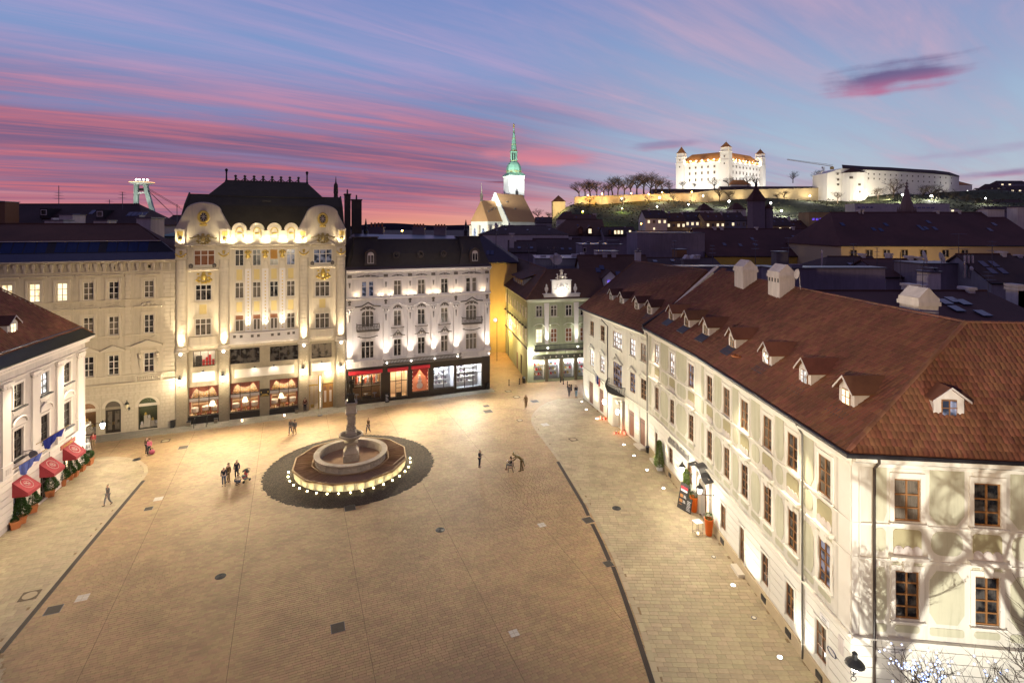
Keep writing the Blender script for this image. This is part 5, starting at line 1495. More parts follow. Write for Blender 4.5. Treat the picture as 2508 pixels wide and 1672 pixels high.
FC.part('downpipe',MB().tube([(.98,-.5,13.1),(.98,-.5,12.9),(.95,-.14,12.5),(.95,-.14,.1)],.065,8),mat('brown_downpipe',(.05,.035,.025),.4))
def lp(p):
 return rootI@Vector(p)
eA0,eA1=FA.M@Vector((-.05,-.35,13.3)),FA.M@Vector((LA,-.35,13.3))
eB1=FB.M@Vector((LB+.3,-.35,13.3))
eC1=FC.M@Vector((LC,-.35,13.3))
rA0,rA1=lp((23.2,59.2,18.95)),lp((23.55,45.5,18.95))
apex=lp((24.0,28.7,18.95))
rC1=apex+(eC1-eB1).normalized()*9.6
body=MB()
def slope(poly,t=.25):
 body.loft([[tuple(Vector(p)-Vector((0,0,t+.05))) for p in poly],[tuple(Vector(p)-Vector((0,0,.05))) for p in poly]])
pa,pb,pc=[eA0,eA1,rA1,rA0],[eA1,eB1,apex,rA1],[eB1,eC1,rC1,apex]
back=[lp((31.5,59.5,13.2)),lp((32,36,13.2))]
for q in (pa,pb,pc,[back[0],rA0,apex,back[1]]):
 slope(q)
rf=body.build('roof',tile_flat,lh.root)
tile_roof(rf,pa,.24,.36,tile_red)
tile_roof(rf,pb,.24,.36,tile_red)
tile_roof(rf,pc,.24,.36,tile_red,near=290,camloc=cam.location,mw=rootM)
def ridge(pts,m,parent,step=.4,r=.13):
 me=None
 for a,b in zip(pts,pts[1:]):
  a,b=Vector(a),Vector(b)
  n_=int((b-a).length/step)
  q=(b-a).to_track_quat('X','Z')
  kk=('ridge_tile',step,r,m.name)
  if kk not in UNIT:
   UNIT[kk]=MB().loft([[(x,rr*math.cos(PI*t/6),rr*.9*math.sin(PI*t/6)) for t in range(7)] for x,rr in ((-step*.55,r),(step*.5,r*.86))],close=False).mesh('ridge_tile',m)
  for i in range(n_):
   o=inst('ridge_tile',UNIT[kk],parent,a+(b-a)*((i+.5)/n_))
   o.rotation_euler=q.to_euler()
ridge([rA0,rA1,apex,eB1+Vector((0,0,.06))],mat('ridge_clay',(.17,.075,.04),.85,.3,3.0,island=.25),rf)
ridge([apex,rC1],mat('ridge_clay',(.17,.075,.04)),rf)
MB().tube([Vector(rA0)+Vector((0,-.1,.05)),Vector(eA0)+Vector((0,-.15,.1))],.16,5).build('verge_flashing',dark_zinc,rf)
k_=5.65/8.3
for Y,fc in ((55.1,FA),(51.3,FA),(47.4,FA),(42.55,FB),(37.2,FB),(32.65,FB),(28.75,FB)):
 X={55.1:16.18,51.3:16.55,47.4:16.95,42.55:17.29,37.2:17.49,32.65:17.64,28.75:17.75}[Y]
 loc=fc.M.inverted()@rootI@Vector((X,Y,0))
 class _B:
  part=staticmethod(fc.part)
 dormer(_B,loc.x,loc.y,14.5,1.25,.95,.6,k_,plaster_w,glass_litw if Y==32.65 else glass_lit if Y==28.75 else glass_curt,roofm=tile_red)
class _BC:
 part=staticmethod(FC.part)
kc=5.65/4.15
for x,zb in ((4.75,14.75),(9.0,14.75)):
 dormer(_BC,x,.75,zb-.05,1.35,1.0,.5,kc,plaster_w,glass_blue,roofm=tile_red)
for (X,Y),z1,hs in (((22.4,51.9),20.0,False),((22.9,46.0),20.0,True)):
 l=FB.M.inverted()@rootI@Vector((X,Y,0))
 class _B2:
  part=staticmethod(FB.part)
 capped_chimney(_B2,l.x-.95,l.x+.95,l.y-.7,l.y+.6,17.4,z1,hs)
l=FB.M.inverted()@rootI@Vector((25.2,33.6,0))
capped_chimney(_B2,l.x-.8,l.x+.8,l.y-.6,l.y+.6,17.2,19.45,False)
FB.part('satellite_dish',MB().lathe([(.0,0),(.3,.05),(.42,.12)],12).move(Matrix.Translation((l.x-10.6,l.y-1.6,20.15))@Matrix.Rotation(R(80),4,'X')).tube([(l.x-10.6,l.y-1.5,20.1),(l.x-10.6,l.y-1.4,18.8)],.03,5),plaster_w)
FB.part('roof_vent',MB().lathe([(.1,0),(.1,.5),(.14,.5),(.14,.6)],8,(l.x-14.2,l.y-4.6,15.2)),terracotta)
FB.part('roof_hatch_ring',MB().tube([(l.x-7.2+.35*math.cos(t*PI/6),l.y-8.2+.3*math.sin(t*PI/6),14.35) for t in range(13)],.07,5),terracotta)
# white house with balcony (far right)
Q0,Q1=(10.0,76.0),(14.5,58.1)
r1=Bld('balcony_house','white house with iron balcony and brown shutters beyond the long green house','building',Q0,Q1,0)
LQ=18.456
hl=[]
tops=[(3.15,1.28),(6.62,1.25),(11.05,2.4),(15.05,1.25),(17.6,1.2)]
for x,ww in tops:
 hl.append((x-ww/2,x+ww/2,9.4,11.3,.2))
for x,ww in tops:
 hl.append((x-ww/2,x+ww/2,4.75 if ww>2 else 5.25,7.6 if ww>2 else 7.45,.2))
gr=[(2.2,3.5),(5.65,6.9),(14.2,15.4),(16.8,17.95)]
hl+=[(a,b,.2,3.08,.18) for a,b in gr]+[(11.3,12.7,.1,3.1,.5)]
w=MB().grid(0,LQ,0,12.6,hl)
w.poly([(0,0,0),(0,0,12.6),(0,14,12.6),(0,14,0)]).poly([(LQ,0,12.6),(LQ,14,12.6),(LQ,8,19.0),(LQ,0,12.8)]).poly([(0,14,0),(0,14,12.6),(LQ,14,12.6),(LQ,14,0)])
r1.part('wall',w,cream)
m=MB()
profile_x(m,-.1,LQ,cornice_prof(12.15,12.6,.4))
r1.part('cornice',m,cream_trim)
m=MB()
profile_x(m,0,LQ,cornice_prof(4.2,4.4,.16))
r1.part('belt_course',m,cream_trim)
for i,(x,ww) in enumerate(tops):
 r1.win(x,9.4,ww,1.9,cols=4 if ww>2 else 2,rows=(1,1,1),fw=.08,frame=frame_brown,pane=(glass_curt,glass_dark,glass_litw,glass_litw,glass_dark)[i],split=True,y=.1)
 r1.win(x,4.75 if ww>2 else 5.25,ww,2.85 if ww>2 else 2.2,cols=4 if ww>2 else 2,rows=(1,1,1,1),fw=.08,frame=frame_brown,pane=(glass_litw,glass_litw,glass_blue,glass_blue,glass_curt)[i],split=True,y=.1)
 r1.box('sill',(x-ww/2-.15,x+ww/2+.15,-.16,0,9.22,9.36),cream_trim)
 hd=MB()
 hd.tube([(x-ww/2-.3,-.12,7.75),(x-ww/4,-.2,8.05),(x,-.25,8.25+(.4 if ww>2 else 0)),(x+ww/4,-.2,8.05),(x+ww/2+.3,-.12,7.75)],.11,6)
 r1.part('arched_hood',hd,cream_trim)
 r1.put('stucco_relief',orn('pediment_relief',cream_trim),(x,-.02,7.68),scale=(ww*.8,.9,.8))
 r1.put('stucco_relief',orn('festoon',cream_trim),(x,0,11.75),scale=(ww*.9,.5,.6))
for a,b in gr:
 for q in range(2):
  o=r1.box('shutter',(a+(b-a)*q/2+.02,a+(b-a)*(q+1)/2-.02,.06,.12,.22,3.06),wood_shutter)
 r1.box('shutter_hinge',(a+.05,b-.05,.045,.06,2.6,2.66),iron)
r1.box('door',(11.32,12.68,.4,.47,.1,3.08),wood_door)
for z in np.arange(.4,4.0,.52):
 for a,b in ((0,2.05),(3.65,5.5),(7.05,9.0),(12.95,14.05),(15.55,16.65),(18.1,LQ)):
  r1.box('rendered_course',(a,b,-.03,0,z,z+.485),cream_trim)
r1.box('door_step',(16.6,18.2,-.7,0,.0,.18),panel_pale)
n=14
def bowp(z,d):
 return [(9.1+3.9*q/n,-d*math.sin(PI*q/n)**.6 if 0<q<n else 0,z) for q in range(n+1)]
pw=MB().loft([bowp(3.55,.5),bowp(3.8,.9),bowp(4.0,1.05),bowp(4.15,1.05)],close=False)
r1.part('balcony_corbel',pw,cream_trim)
r1.part('portal_pier',MB().loft([[(9.1,0,0),(9.3,-.45,0),(10.9,-.55,0),(11.2,0,0)],[(9.1,0,3.6),(9.3,-.45,3.6),(10.9,-.55,3.6),(11.2,0,3.6)]]),cream)
r1.part('portal_pier',MB().box(12.75,13.1,-.4,0,0,3.6),cream)
r1.put('stucco_mask',orn('head',cream_trim),(12.2,-.4,3.45),scale=(1.1,1,.8))
bf=r1.part('balcony',MB().slab([(8.9+4.3*q/n,-1.2*math.sin(PI*q/n)**.6 if 0<q<n else 0) for q in range(n+1)],4.15,4.3),dark_zinc)
rl=MB()
bp=[(8.9+4.3*q/28,-1.18*math.sin(PI*q/28)**.6 if 0<q<28 else -.03) for q in range(29)]
for x,y in bp:
 rl.tube([(x,y,4.3),(x,y-.14,4.6),(x,y,5.2)],.02,4)
for z in (4.36,5.2):
 rl.tube([(x,y,z) for x,y in bp],.035,4)
for q in range(0,28,2):
 x,y=bp[q]
 rl.tube([(x+.14*math.cos(t*PI/4),y-.1,4.8+.14*math.sin(t*PI/4)) for t in range(9)],.018,4)
r1.part('railing',rl,iron,bf)
r1.part('downpipe',MB().tube([(7.3,-.45,12.3),(7.5,-.12,11.8),(8.4,-.12,11.6),(8.4,-.12,.2)],.055,6),dark_zinc)
for s_,nm in ((9.15,'left'),(12.95,'right')):
 t=Bld('portal_lantern','lit globe lantern on the %s side of the balcony portal of the white house'%nm,'lamp',Q0,Q1,s_)
 t.part('bracket',MB().tube([(s_,-.4,2.75),(s_,-.9,2.85),(s_,-.9,2.7)],.03,5),iron)
 t.part('lantern_glass',MB().lathe([(.08,2.15),(.19,2.35),(.19,2.6),(.1,2.7)],8,(s_,-.9,0)),lamp_white)
 t.light('lantern_light','POINT',(s_,-1.3,2.4),110,WARM2,radius=.2)
eave0,eave1=(-.35,-.4,12.65),(LQ+.1,-.4,12.75)
rg0,rg1=(1.2,7.3,19.15),(LQ-2.2+1.6,7.6,19.15)
rf=r1.part('roof',MB().loft([[(eave0[0],-.4,12.5),(eave1[0],-.4,12.6),(LQ,14.3,12.6),(-.3,14.3,12.5)],[(eave0[0],-.4,12.62),(eave1[0],-.4,12.72),(LQ,14.3,12.7),(-.3,14.3,12.6)],[(rg0[0],7.2,19.1),(rg1[0],7.5,19.1),(rg1[0],7.7,19.1),(rg0[0],7.4,19.1)]]),tile_flat)
tile_roof(rf,[eave0,eave1,rg1,rg0],.24,.36,tile_red)
ridge([eave0,rg0,rg1],mat('ridge_clay',(.17,.075,.04)),rf)
r1.part('verge_wall',MB().loft([[(LQ+.12,-.45,12.6),(LQ+.4,-.45,12.6),(LQ+.4,8.5,19.6),(LQ+.12,8.0,19.35)],[(LQ+.12,-.45,12.95),(LQ+.4,-.45,12.95),(LQ+.4,8.5,19.75),(LQ+.12,8.0,19.5)]]),plaster_w)
r1.part('gutter',MB().tube([(-.4,-.5,12.6),(LQ,-.5,12.6)],.11,6),dark_zinc)
k1=6.5/7.7
for X,Y in ((13.03,71.14),(13.76,67.99),(14.68,63.8),(15.38,60.55)):
 dx_,dy_=X-Q0[0],Y-Q0[1]
 s_=dx_*math.cos(r1.rz)+dy_*math.sin(r1.rz)
 y_=-dx_*math.sin(r1.rz)+dy_*math.cos(r1.rz)
 dormer(r1,s_,y_,14.2,1.15,1.05,.55,k1,plaster_w,glass_curt,frame=frame_white,roofm=tile_flat)
fl=Bld('hanging_flag','white blue and red flag hanging from a pole beside the iron balcony','flag',Q0,Q1,8.0)
fl.part('pole',MB().tube([(8.9,-.9,4.5),(7.4,-1.6,6.0)],.03,5),dark_zinc)
for q,mm in enumerate((white_paint,mat('flag_blue',(.03,.04,.25),.8),mat('flag_red',(.45,.03,.03),.8))):
 m=MB()
 for t in range(6):
  m.tube([(7.75+q*.32+t*.055,-1.5+.06*math.sin(t*2)+q*.12,5.75-q*.32-t*.05),(7.8+q*.28+t*.05,-1.45+.08*math.cos(t*2)+q*.1,4.6-.2*q)],.05,5)
 fl.part('flag_stripe',m,mm)
 # sage pharmacy house and the street
P0,P1=(2.4,83.5),(15.0,86.19)
ph=Bld('pharmacy_house','sage green corner house with white cartouche gable and pharmacy shop windows','building',P0,P1,0)
hl=[]
pw_=[1.83,4.2,6.62,9.0,11.4]
for x in pw_:
 hl+=[(x-.53,x+.53,10.05,11.82,.2),(x-.54,x+.54,6.05,8.2,.2)]
shp=[(1.0,2.75,.35,3.4),(3.36,5.15,.4,3.4),(5.78,7.5,.45,3.42),(8.1,9.8,.5,3.43),(10.3,12,.5,3.43)]
hl+=[(a,b,c,d,.25) for a,b,c,d in shp]
w=MB().grid(0,12.8,0,12.75,hl)
ph.part('wall',w,sage)
m=MB()
profile_x(m,-.1,12.8,cornice_prof(12.3,12.85,.5))
ph.part('cornice',m,mat('pale_sage_trim',(.55,.55,.40),.9,.05))
for i,x in enumerate(pw_):
 ph.win(x,10.05,1.06,1.77,cols=2,rows=(2,1),fw=.1,pane=glass_dark if i==2 else glass_curt,y=.08)
 ph.win(x,6.05,1.08,2.15,cols=2,rows=(1,1,1),fw=.1,pane=glass_blind if i else glass_lit,y=.08)
 hd=MB()
 hd.tube([(x-.85,-.12,8.65),(x-.6,-.2,8.9),(x-.2,-.25,9.05),(x+.2,-.25,9.05),(x+.6,-.2,8.9),(x+.85,-.12,8.65)],.1,6)
 ph.part('arched_hood',hd,mat('pale_sage_trim',(.55,.55,.40)))
 ph.put('stucco_relief',orn('festoon',mat('pale_sage_trim',(.55,.55,.40))),(x,0,8.5),scale=(1.0,.7,.6))
 ph.box('sill',(x-.75,x+.75,-.15,0,9.9,10.03),mat('pale_sage_trim',(.55,.55,.40)))
for x in (3.02,7.85):
 ph.part('tapered_pilaster',MB().prism([(x-.28,5.9),(x+.28,5.9),(x+.4,12.2),(x-.4,12.2)],-.14,0),white_trim)
 ph.part('floodlight',MB().lathe([(.08,5.3),(.12,5.45)],8,(x,-.8,0)),lamp_white)
 ph.light('floodlight_beam','SPOT',(x,-.62,5.6),900,(1,.97,.88),aim=(x,-.1,9.0),angle=46,blend=.8,radius=.08)
bf=ph.part('balcony',MB().box(.95,11.5,-1.0,0,4.85,5.0),ornament)
rl=MB()
for q in range(54):
 x=1.0+q*.2
 rl.box(x-.025,x+.025,-.98,-.94,5.0,5.85)
rl.box(.95,11.5,-1.0,-.92,5.82,5.92).box(.95,1.02,-1.0,0,5.82,5.9).box(.95,11.5,-.99,-.93,5.0,5.1)
ph.part('railing',rl,iron,bf)
for x in np.arange(1.6,11,1.5):
 ph.box('balcony_bracket',(x-.12,x+.12,-.7,0,4.5,4.85),mat('pale_sage_trim',(.55,.55,.40)))
ph.box('fascia',(.7,12.2,-.22,-.0,3.55,4.2),mat('dark_olive_fascia',(.05,.048,.034),.5))
for i,ch_ in enumerate('LEKÁREŇ'):
 lettering('fascia_letter',ch_,.4,panel_pale,Matrix.Translation((2.6+.97*i,-.235,3.72))@Matrix.Rotation(R(90),4,'X'),ph.root,.012)
for i,(a,b,c,d) in enumerate(shp):
 o=ph.part('shop_window',MB().box(a,b,.05,.12,c,c+.08).box(a,b,.05,.12,d-.08,d).box(a,a+.07,.05,.12,c,d).box(b-.07,b,.05,.12,c,d).box(a,b,.05,.12,2.55,2.62),frame_dark)
 ph.part('pane',MB().box(a+.07,b-.07,.08,.09,c+.08,d-.08),shopglass,o)
 rm=MB().box(a-.1,b+.1,1.6,1.7,0,3.9).box(a-.2,a-.1,.26,1.7,0,3.9).box(b+.1,b+.2,.26,1.7,0,3.9).box(a-.2,b+.2,.26,1.7,.1,.2).box(a-.2,b+.2,.26,1.7,3.8,3.9)
 ph.part('shop_room',rm,mat('white_shop_interior',(.7,.7,.68),.8))
 for q in range(3):
  ph.box('display_shelf',(a+.15,b-.15,.9,1.4,.8+q*.75,.85+q*.75),(wood_trim if i==0 else white_paint))
  for t in range(4):
   ph.box('display_goods',(a+.25+t*.34,a+.45+t*.34,.95,1.3,.85+q*.75,1.15+q*.75),(gilt,white_paint,red_sign,plaster_g)[(q+t+i)%4])
 ph.light('shop_light','POINT',((a+b)/2,.7,3.3),420,COOL if i else WARM2,radius=.2)
 ph.box('shop_pillar',(b+.05,b+.5,-.1,0,0,3.5),mat('brown_shop_pillar',(.16,.12,.07),.6))
ph.part('pharmacy_cross',MB().box(3.55,3.95,-.03,-.0+.03,3.0,3.12).box(3.69,3.81,-.035,.03,2.86,3.26),mat('blue_cross',(.02,.10,.32),.5))
ph.part('corner_lamp',MB().box(.25,.75,-.5,-.2,4.2,4.4),lamp_white)
ph.light('corner_light','POINT',(.4,-1.2,4.0),500,(1,.97,.85),radius=.25)
ph.light('street_flood','POINT',(6.0,-3.0,4.4),160,(1,.95,.82),radius=.3)
cg=ph.part('cartouche_gable',MB().box(2.6,8.4,-.1,.5,12.86,13.5).box(3.9,7.0,-.06,.45,13.5,15.6).box(3.8,7.1,-.12,.5,15.6,15.75),white_trim)
gl=MB().box(2.5,8.5,-.2,.55,13.5,13.62)
ph.part('gable_ledge',gl,white_trim)
ph.put('gable_relief',orn('cartouche',white_trim),(5.45,-.02,14.6),scale=(2.2,1,1.5))
ph.put('gable_crest',orn('cartouche',panel_pale),(5.45,.2,16.3),scale=(1.9,1.6,1.2))
ph.put('gable_crest',orn('head',panel_pale),(5.45,.2,16.9),scale=(.7,1,.8))
for x in (3.05,7.75):
 ph.part('urn',MB().lathe([(.2,13.62),(.1,13.8),(.3,14.2),(.3,14.5),(.12,14.75),(.16,14.9),(0,15.15)],10,(x,.15,0)),white_trim)
ph.light('floodlight_beam','SPOT',(5.45,-1.6,13.0),420,(1,.97,.85),aim=(5.45,0,14.7),angle=100,blend=.8,radius=.1)
SD0,SD1=(2.4-3.1*2.1,83.5+17.5*2.1),(2.4,83.5)
FS=Face(ph,SD0,SD1)
LS=math.hypot(SD1[0]-SD0[0],SD1[1]-SD0[1])
hl=[]
sws=[LS-1.3-2.35*q for q in range(13)]
for x in sws:
 hl+=[(x-.5,x+.5,9.7,11.4,.15),(x-.5,x+.5,5.9,8.0,.15)]
w=MB().grid(0,LS,0,12.75,hl)
FS.part('wall',w,sage)
for x in sws[:9]:
 FS.win(x,9.7,1.0,1.7,cols=2,rows=(1,1),fw=.1,pane=glass_curt,y=.06)
 FS.win(x,5.9,1.0,2.1,cols=2,rows=(1,1),fw=.1,pane=glass_curt,y=.06)
 FS.box('dark_hood',(x-.65,x+.65,-.3,0,8.25,8.42),dark_zinc)
m=MB()
profile_x(m,0,LS,cornice_prof(12.4,12.8,.35))
FS.box('string_course',(0,LS,-.14,0,5.1,5.3),dark_zinc)
FS.part('cornice',m,mat('pale_sage_trim',(.55,.55,.40)))
FS.box('door',(LS-5.6,LS-4.5,-.03,0,.1,3.2),frame_dark)
FS.box('door',(LS-9.0,LS-8.0,-.03,0,.1,2.8),wood_shutter)
FS.part('downpipe',MB().tube([(LS-17.0,-.3,12.6),(LS-17.0,-.1,.2)],.06,6),dark_zinc)
b0=lambda x,y,z:Vector((x,y,z))
sl0=FS.M@Vector((0,0,0))
rf=MB()
f0=FS.M@Vector((0,-.4,12.8))
f1=Vector((-.4,-.5,12.8))
f2=Vector((13,-.5,12.8))
g0=FS.M@Vector((0,5.5,17.0))
g1=Vector((4.6,5.6,17.0))
g2=Vector((13,5.6,17.0))
rf.poly([f0,f1,g1,g0]).poly([f1,f2,g2,g1])
rf.poly([g0,g1,g2,Vector((13,14,12)),FS.M@Vector((0,14,12))])
rf.poly([f2,Vector((13,14,12)),g2])
ro=rf.build('roof',tile_brown,ph.root)
ridge([g0,g1,f1],mat('ridge_clay',(.17,.075,.04)),ro,.6)
FS.part('long_dormer',MB().loft([[(LS-18,1.0,13.6),(LS-8.5,1.0,13.6),(LS-8.5,3.2,15.3),(LS-18,3.2,15.3)],[(LS-18,1.0,15.0),(LS-8.5,1.0,15.0),(LS-8.5,3.6,15.6),(LS-18,3.6,15.6)]]),plaster_g)
FS.part('dormer_roof',MB().loft([[(LS-18.2,.6,15.0),(LS-8.2,.6,15.0),(LS-8.4,4.2,16.2),(LS-18.2,4.2,16.2)],[(LS-18.2,.6,15.12),(LS-8.2,.6,15.12),(LS-8.4,4.2,16.3),(LS-18.2,4.2,16.3)]]),tile_flat)
for q in range(5):
 FS.part('window',MB().box(LS-17.4+q*1.8,LS-16.4+q*1.8,.95,1.0,13.9,14.9),glass_blue)
yh=Bld('lane_house','yellow lamp-lit house deep in the narrow lane','building',(-9.0,119.0),(-2.2,112.0),0)
hl=[(x-.5,x+.5,z,z+1.8,.15) for x in (1.5,4.0,6.6,9) for z in (2.0,5.4,9.0)]
yh.part('wall',MB().grid(0,9.75,0,12.6,hl),yellow_stucco)
for x in (1.5,4.0,6.6,9):
 for z in (2.0,5.4,9.0):
  yh.win(x,z,1.0,1.8,cols=2,rows=(1,1),fw=.1,pane=glass_curt,y=.06)
yh.part('roof',MB().loft([[(-.3,-.4,12.6),(10,-.4,12.6),(10,10,12.6),(-.3,10,12.6)],[(1,4.8,16),(8.5,4.8,16),(8.5,5,16),(1,5,16)]]),tile_dark)
yh.light('lane_light','POINT',(6,-5.0,5.5),4500,(1,.62,.16),radius=.3)
light('lane_light','POINT',(-1.9,99.0,6.0),2600,(1,.64,.18),radius=.2)
light('lane_light','POINT',(-1.3,89.5,5.0),700,(1,.75,.4),radius=.2)
# rose-white house with red awnings (left)
Lp1=(-42.6,54.1)
Lp0=(-42.6+.24*40,54.1-40)
LL=math.hypot(Lp1[0]-Lp0[0],Lp1[1]-Lp0[1])
dl=LL-25.71
lf=Bld('awning_house','rose-white pilastered house with red awnings and potted trees on the left edge','building',Lp0,Lp1,0)
ctr=[dl+c for c in (1.2,4.75,8.3,11.8,15.45,19.0,22.5)]
pls=[dl+c for c in (-.6,3.0,6.5,10.1,13.85,17.6,21.15,24.6)]
hl=[]
for x in ctr:
 hl+=[(x-.6,x+.6,9.35,11.2,.28),(x-.6,x+.6,5.2,7.5,.28),(x-.62,x+.62,.1,3.0,.3)]
w=MB().grid(dl-3,LL,0,13.1,hl)
w.poly([(LL,0,0),(LL,11,0),(LL,11,13.1),(LL,0,13.1)])
lf.part('wall',w,pink_stucco)
m=MB()
profile_x(m,dl-3,LL+.5,cornice_prof(12.5,13.15,.6))
profile_x(m,dl-3,LL+.1,cornice_prof(11.75,11.95,.2))
lf.part('cornice',m,pink_trim)
m=MB()
profile_x(m,dl-3,LL+.1,cornice_prof(4.05,4.3,.3))
lf.part('belt_course',m,pink_trim)
for x in pls:
 lf.box('pilaster',(x-.5,x+.5,-.16,0,5.3,11.2),pink_trim)
 lf.box('pilaster_pedestal',(x-.62,x+.62,-.24,0,4.3,5.3),pink_trim)
 lf.box('pedestal_panel',(x-.3,x+.3,-.27,-.24,4.55,5.0),pink_stucco)
 cpt=MB().box(x-.66,x+.66,-.3,0,11.5,11.75)
 for sx in (-.42,0,.42):
  cpt.ball((x+sx,-.2,11.36),(.24,.14,.16),8,5)
 lf.part('ionic_capital',cpt,pink_trim)
for i,x in enumerate(ctr):
 g=glass_curt if i<4 else glass_dark
 lf.win(x,9.35,1.2,1.85,cols=2,rows=(1,1,1),fw=.08,frame=frame_dark,pane=glass_litw if i==5 else g,split=True,y=.16)
 lf.win(x,5.2,1.2,2.3,cols=2,rows=(1,1,1),fw=.08,frame=frame_dark,pane=g,split=True,y=.16)
 for z0,z1 in ((9.35,11.2),(5.2,7.5)):
  lf.part('window_surround',MB().box(x-.78,x-.6,-.07,0,z0,z1+.1).box(x+.6,x+.78,-.07,0,z0,z1+.1).box(x-.78,x+.78,-.08,0,z1+.1,z1+.28),pink_trim)
  lf.box('dark_sill',(x-.85,x+.85,-.28,0,z0-.12,z0-.02),dark_zinc)
 lf.part('apron',MB().prism([(x-.8,9.2),(x+.8,9.2),(x+.55,8.8),(x+.2,8.75),(x,8.6),(x-.2,8.75),(x-.55,8.8)],-.06,0),pink_trim)
 hd=MB()
 pr=arch_pts(x-.9,x+.9,8.0,8.55,10)
 hd.prism([(x-.95,7.88)]+pr+[(x+.95,7.88)],-.1,0)
 lf.part('arched_tympanum',hd,pink_trim)
 hr=MB()
 hr.tube([(p[0],-.18,p[1]) for p in pr],.09,6)
 lf.part('arched_hood',hr,pink_trim)
 lf.box('balustrade_panel',(x-.8,x+.8,-.12,0,4.4,4.98),pink_trim)
 o=lf.win(x,.12,1.24,2.88,cols=2,rows=(1,1,1,1),fw=.09,frame=wood_door if i==6 else frame_dark,pane=glass_lit if i==6 else glass_blue if i==4 else glass_curt,y=.2,name='shop_door')
for z in np.arange(.5,4.0,.55):
 p=dl-3
 for x in ctr+[LL+.62]:
  if x-.7-p>.1:
   lf.box('rusticated_block',(p,x-.7,-.06,0,z,z+.51),pink_trim)
  p=x+.7
sg=lf.box('red_signboard',(dl+21.3,dl+23.7,-.12,-.06,3.45,3.85),mat('brown_red_board',(.30,.06,.02),.6))
strokes('sign_lettering',dl+21.75,dl+23.2,3.55,.24,gilt,lf.part,-.13,5,.08)
e0,e1=(dl-4,-.55,13.2),(LL+.55,-.55,13.2)
h0,h1=(dl-4,5.0,18.95),(LL-5.0,5.0,18.95)
rf=lf.part('roof',MB().loft([[(dl-4,-.5,13.1),(LL+.5,-.5,13.1),(LL+.5,10.5,13.1),(dl-4,10.5,13.1)],[(dl-4,-.5,13.2),(LL+.5,-.5,13.2),(LL+.5,10.5,13.2),(dl-4,10.5,13.2)],[(dl-4,5,18.9),(LL-5,5,18.9),(LL-5,5.1,18.9),(dl-4,5.1,18.9)]]),tile_flat)
s0_=.9
tile_roof(rf,[(dl-4,.15,13.95),(LL-.15,.15,13.95),h1,h0],.26,.36,tile_red)
ridge([(LL+.4,-.4,13.35),h1,h0],mat('ridge_clay',(.17,.075,.04)),rf)
lf.part('eave_apron',MB().loft([[(dl-4,-.62,13.16),(dl-4,.2,14.0),(dl-4,.2,13.8),(dl-4,-.62,13.1)],[(LL+.62,-.62,13.16),(LL-.2,.2,14.0),(LL-.2,.2,13.8),(LL+.62,-.62,13.1)]]),mat('green_black_lead',(.03,.034,.03),.4,.3,2.0,metal=.3))
lf.part('snow_rail',MB().tube([(dl-4,.25,14.12),(LL-.2,.25,14.12)],.07,6),zinc)
for s_ in (dl+12.6,dl+17.2):
 dormer(lf,s_,1.35,15.0,1.3,.95,.55,1.03,plaster_w,glass_lit if s_>dl+15 else glass_curt,frame=frame_white,roofm=tile_flat)
for s_,nm in ((dl+15.45,'nearest'),(dl+19.0,'middle'),(dl+22.5,'farthest')):
 t=Bld('awning','red fabric awning with pale oval crest over a door, %s of the three'%nm,'awning',Lp0,Lp1,s_,'red awnings on the rose-white house')
 hw=.85
 t.part('fabric',MB().loft([[(s_-hw,-.05,2.35),(s_+hw,-.05,2.35),(s_+hw,-.05,3.55),(s_-hw,-.05,3.55)],[(s_-hw,-1.15,2.35),(s_+hw,-1.15,2.35),(s_+hw,-1.15,2.62),(s_-hw,-1.15,2.62)]]),red_fabric)
 cr=MB()
 nn=Vector((0,-.93,1.1)).normalized()
 for rr,th_ in ((.42,.018),(.2,.014)):
  pts=[]
  for q in range(17):
   a=2*PI*q/16
   tt=.5+rr*.85*math.sin(a)
   pts.append((s_+rr*1.1*math.cos(a),-.05-1.1*tt-.012,3.55-.93*tt+.02))
  cr.tube(pts,th_,4)
 for q in range(-2,3):
  cr.tube([(s_+q*.07-.1,-.05-1.1*.42-.01,3.55-.93*.42+.02),(s_-q*.05+.1,-.05-1.1*.62-.01,3.55-.93*.62+.02)],.014,4)
 t.part('crest_print',cr,mat('pale_print',(.55,.40,.36),.9))
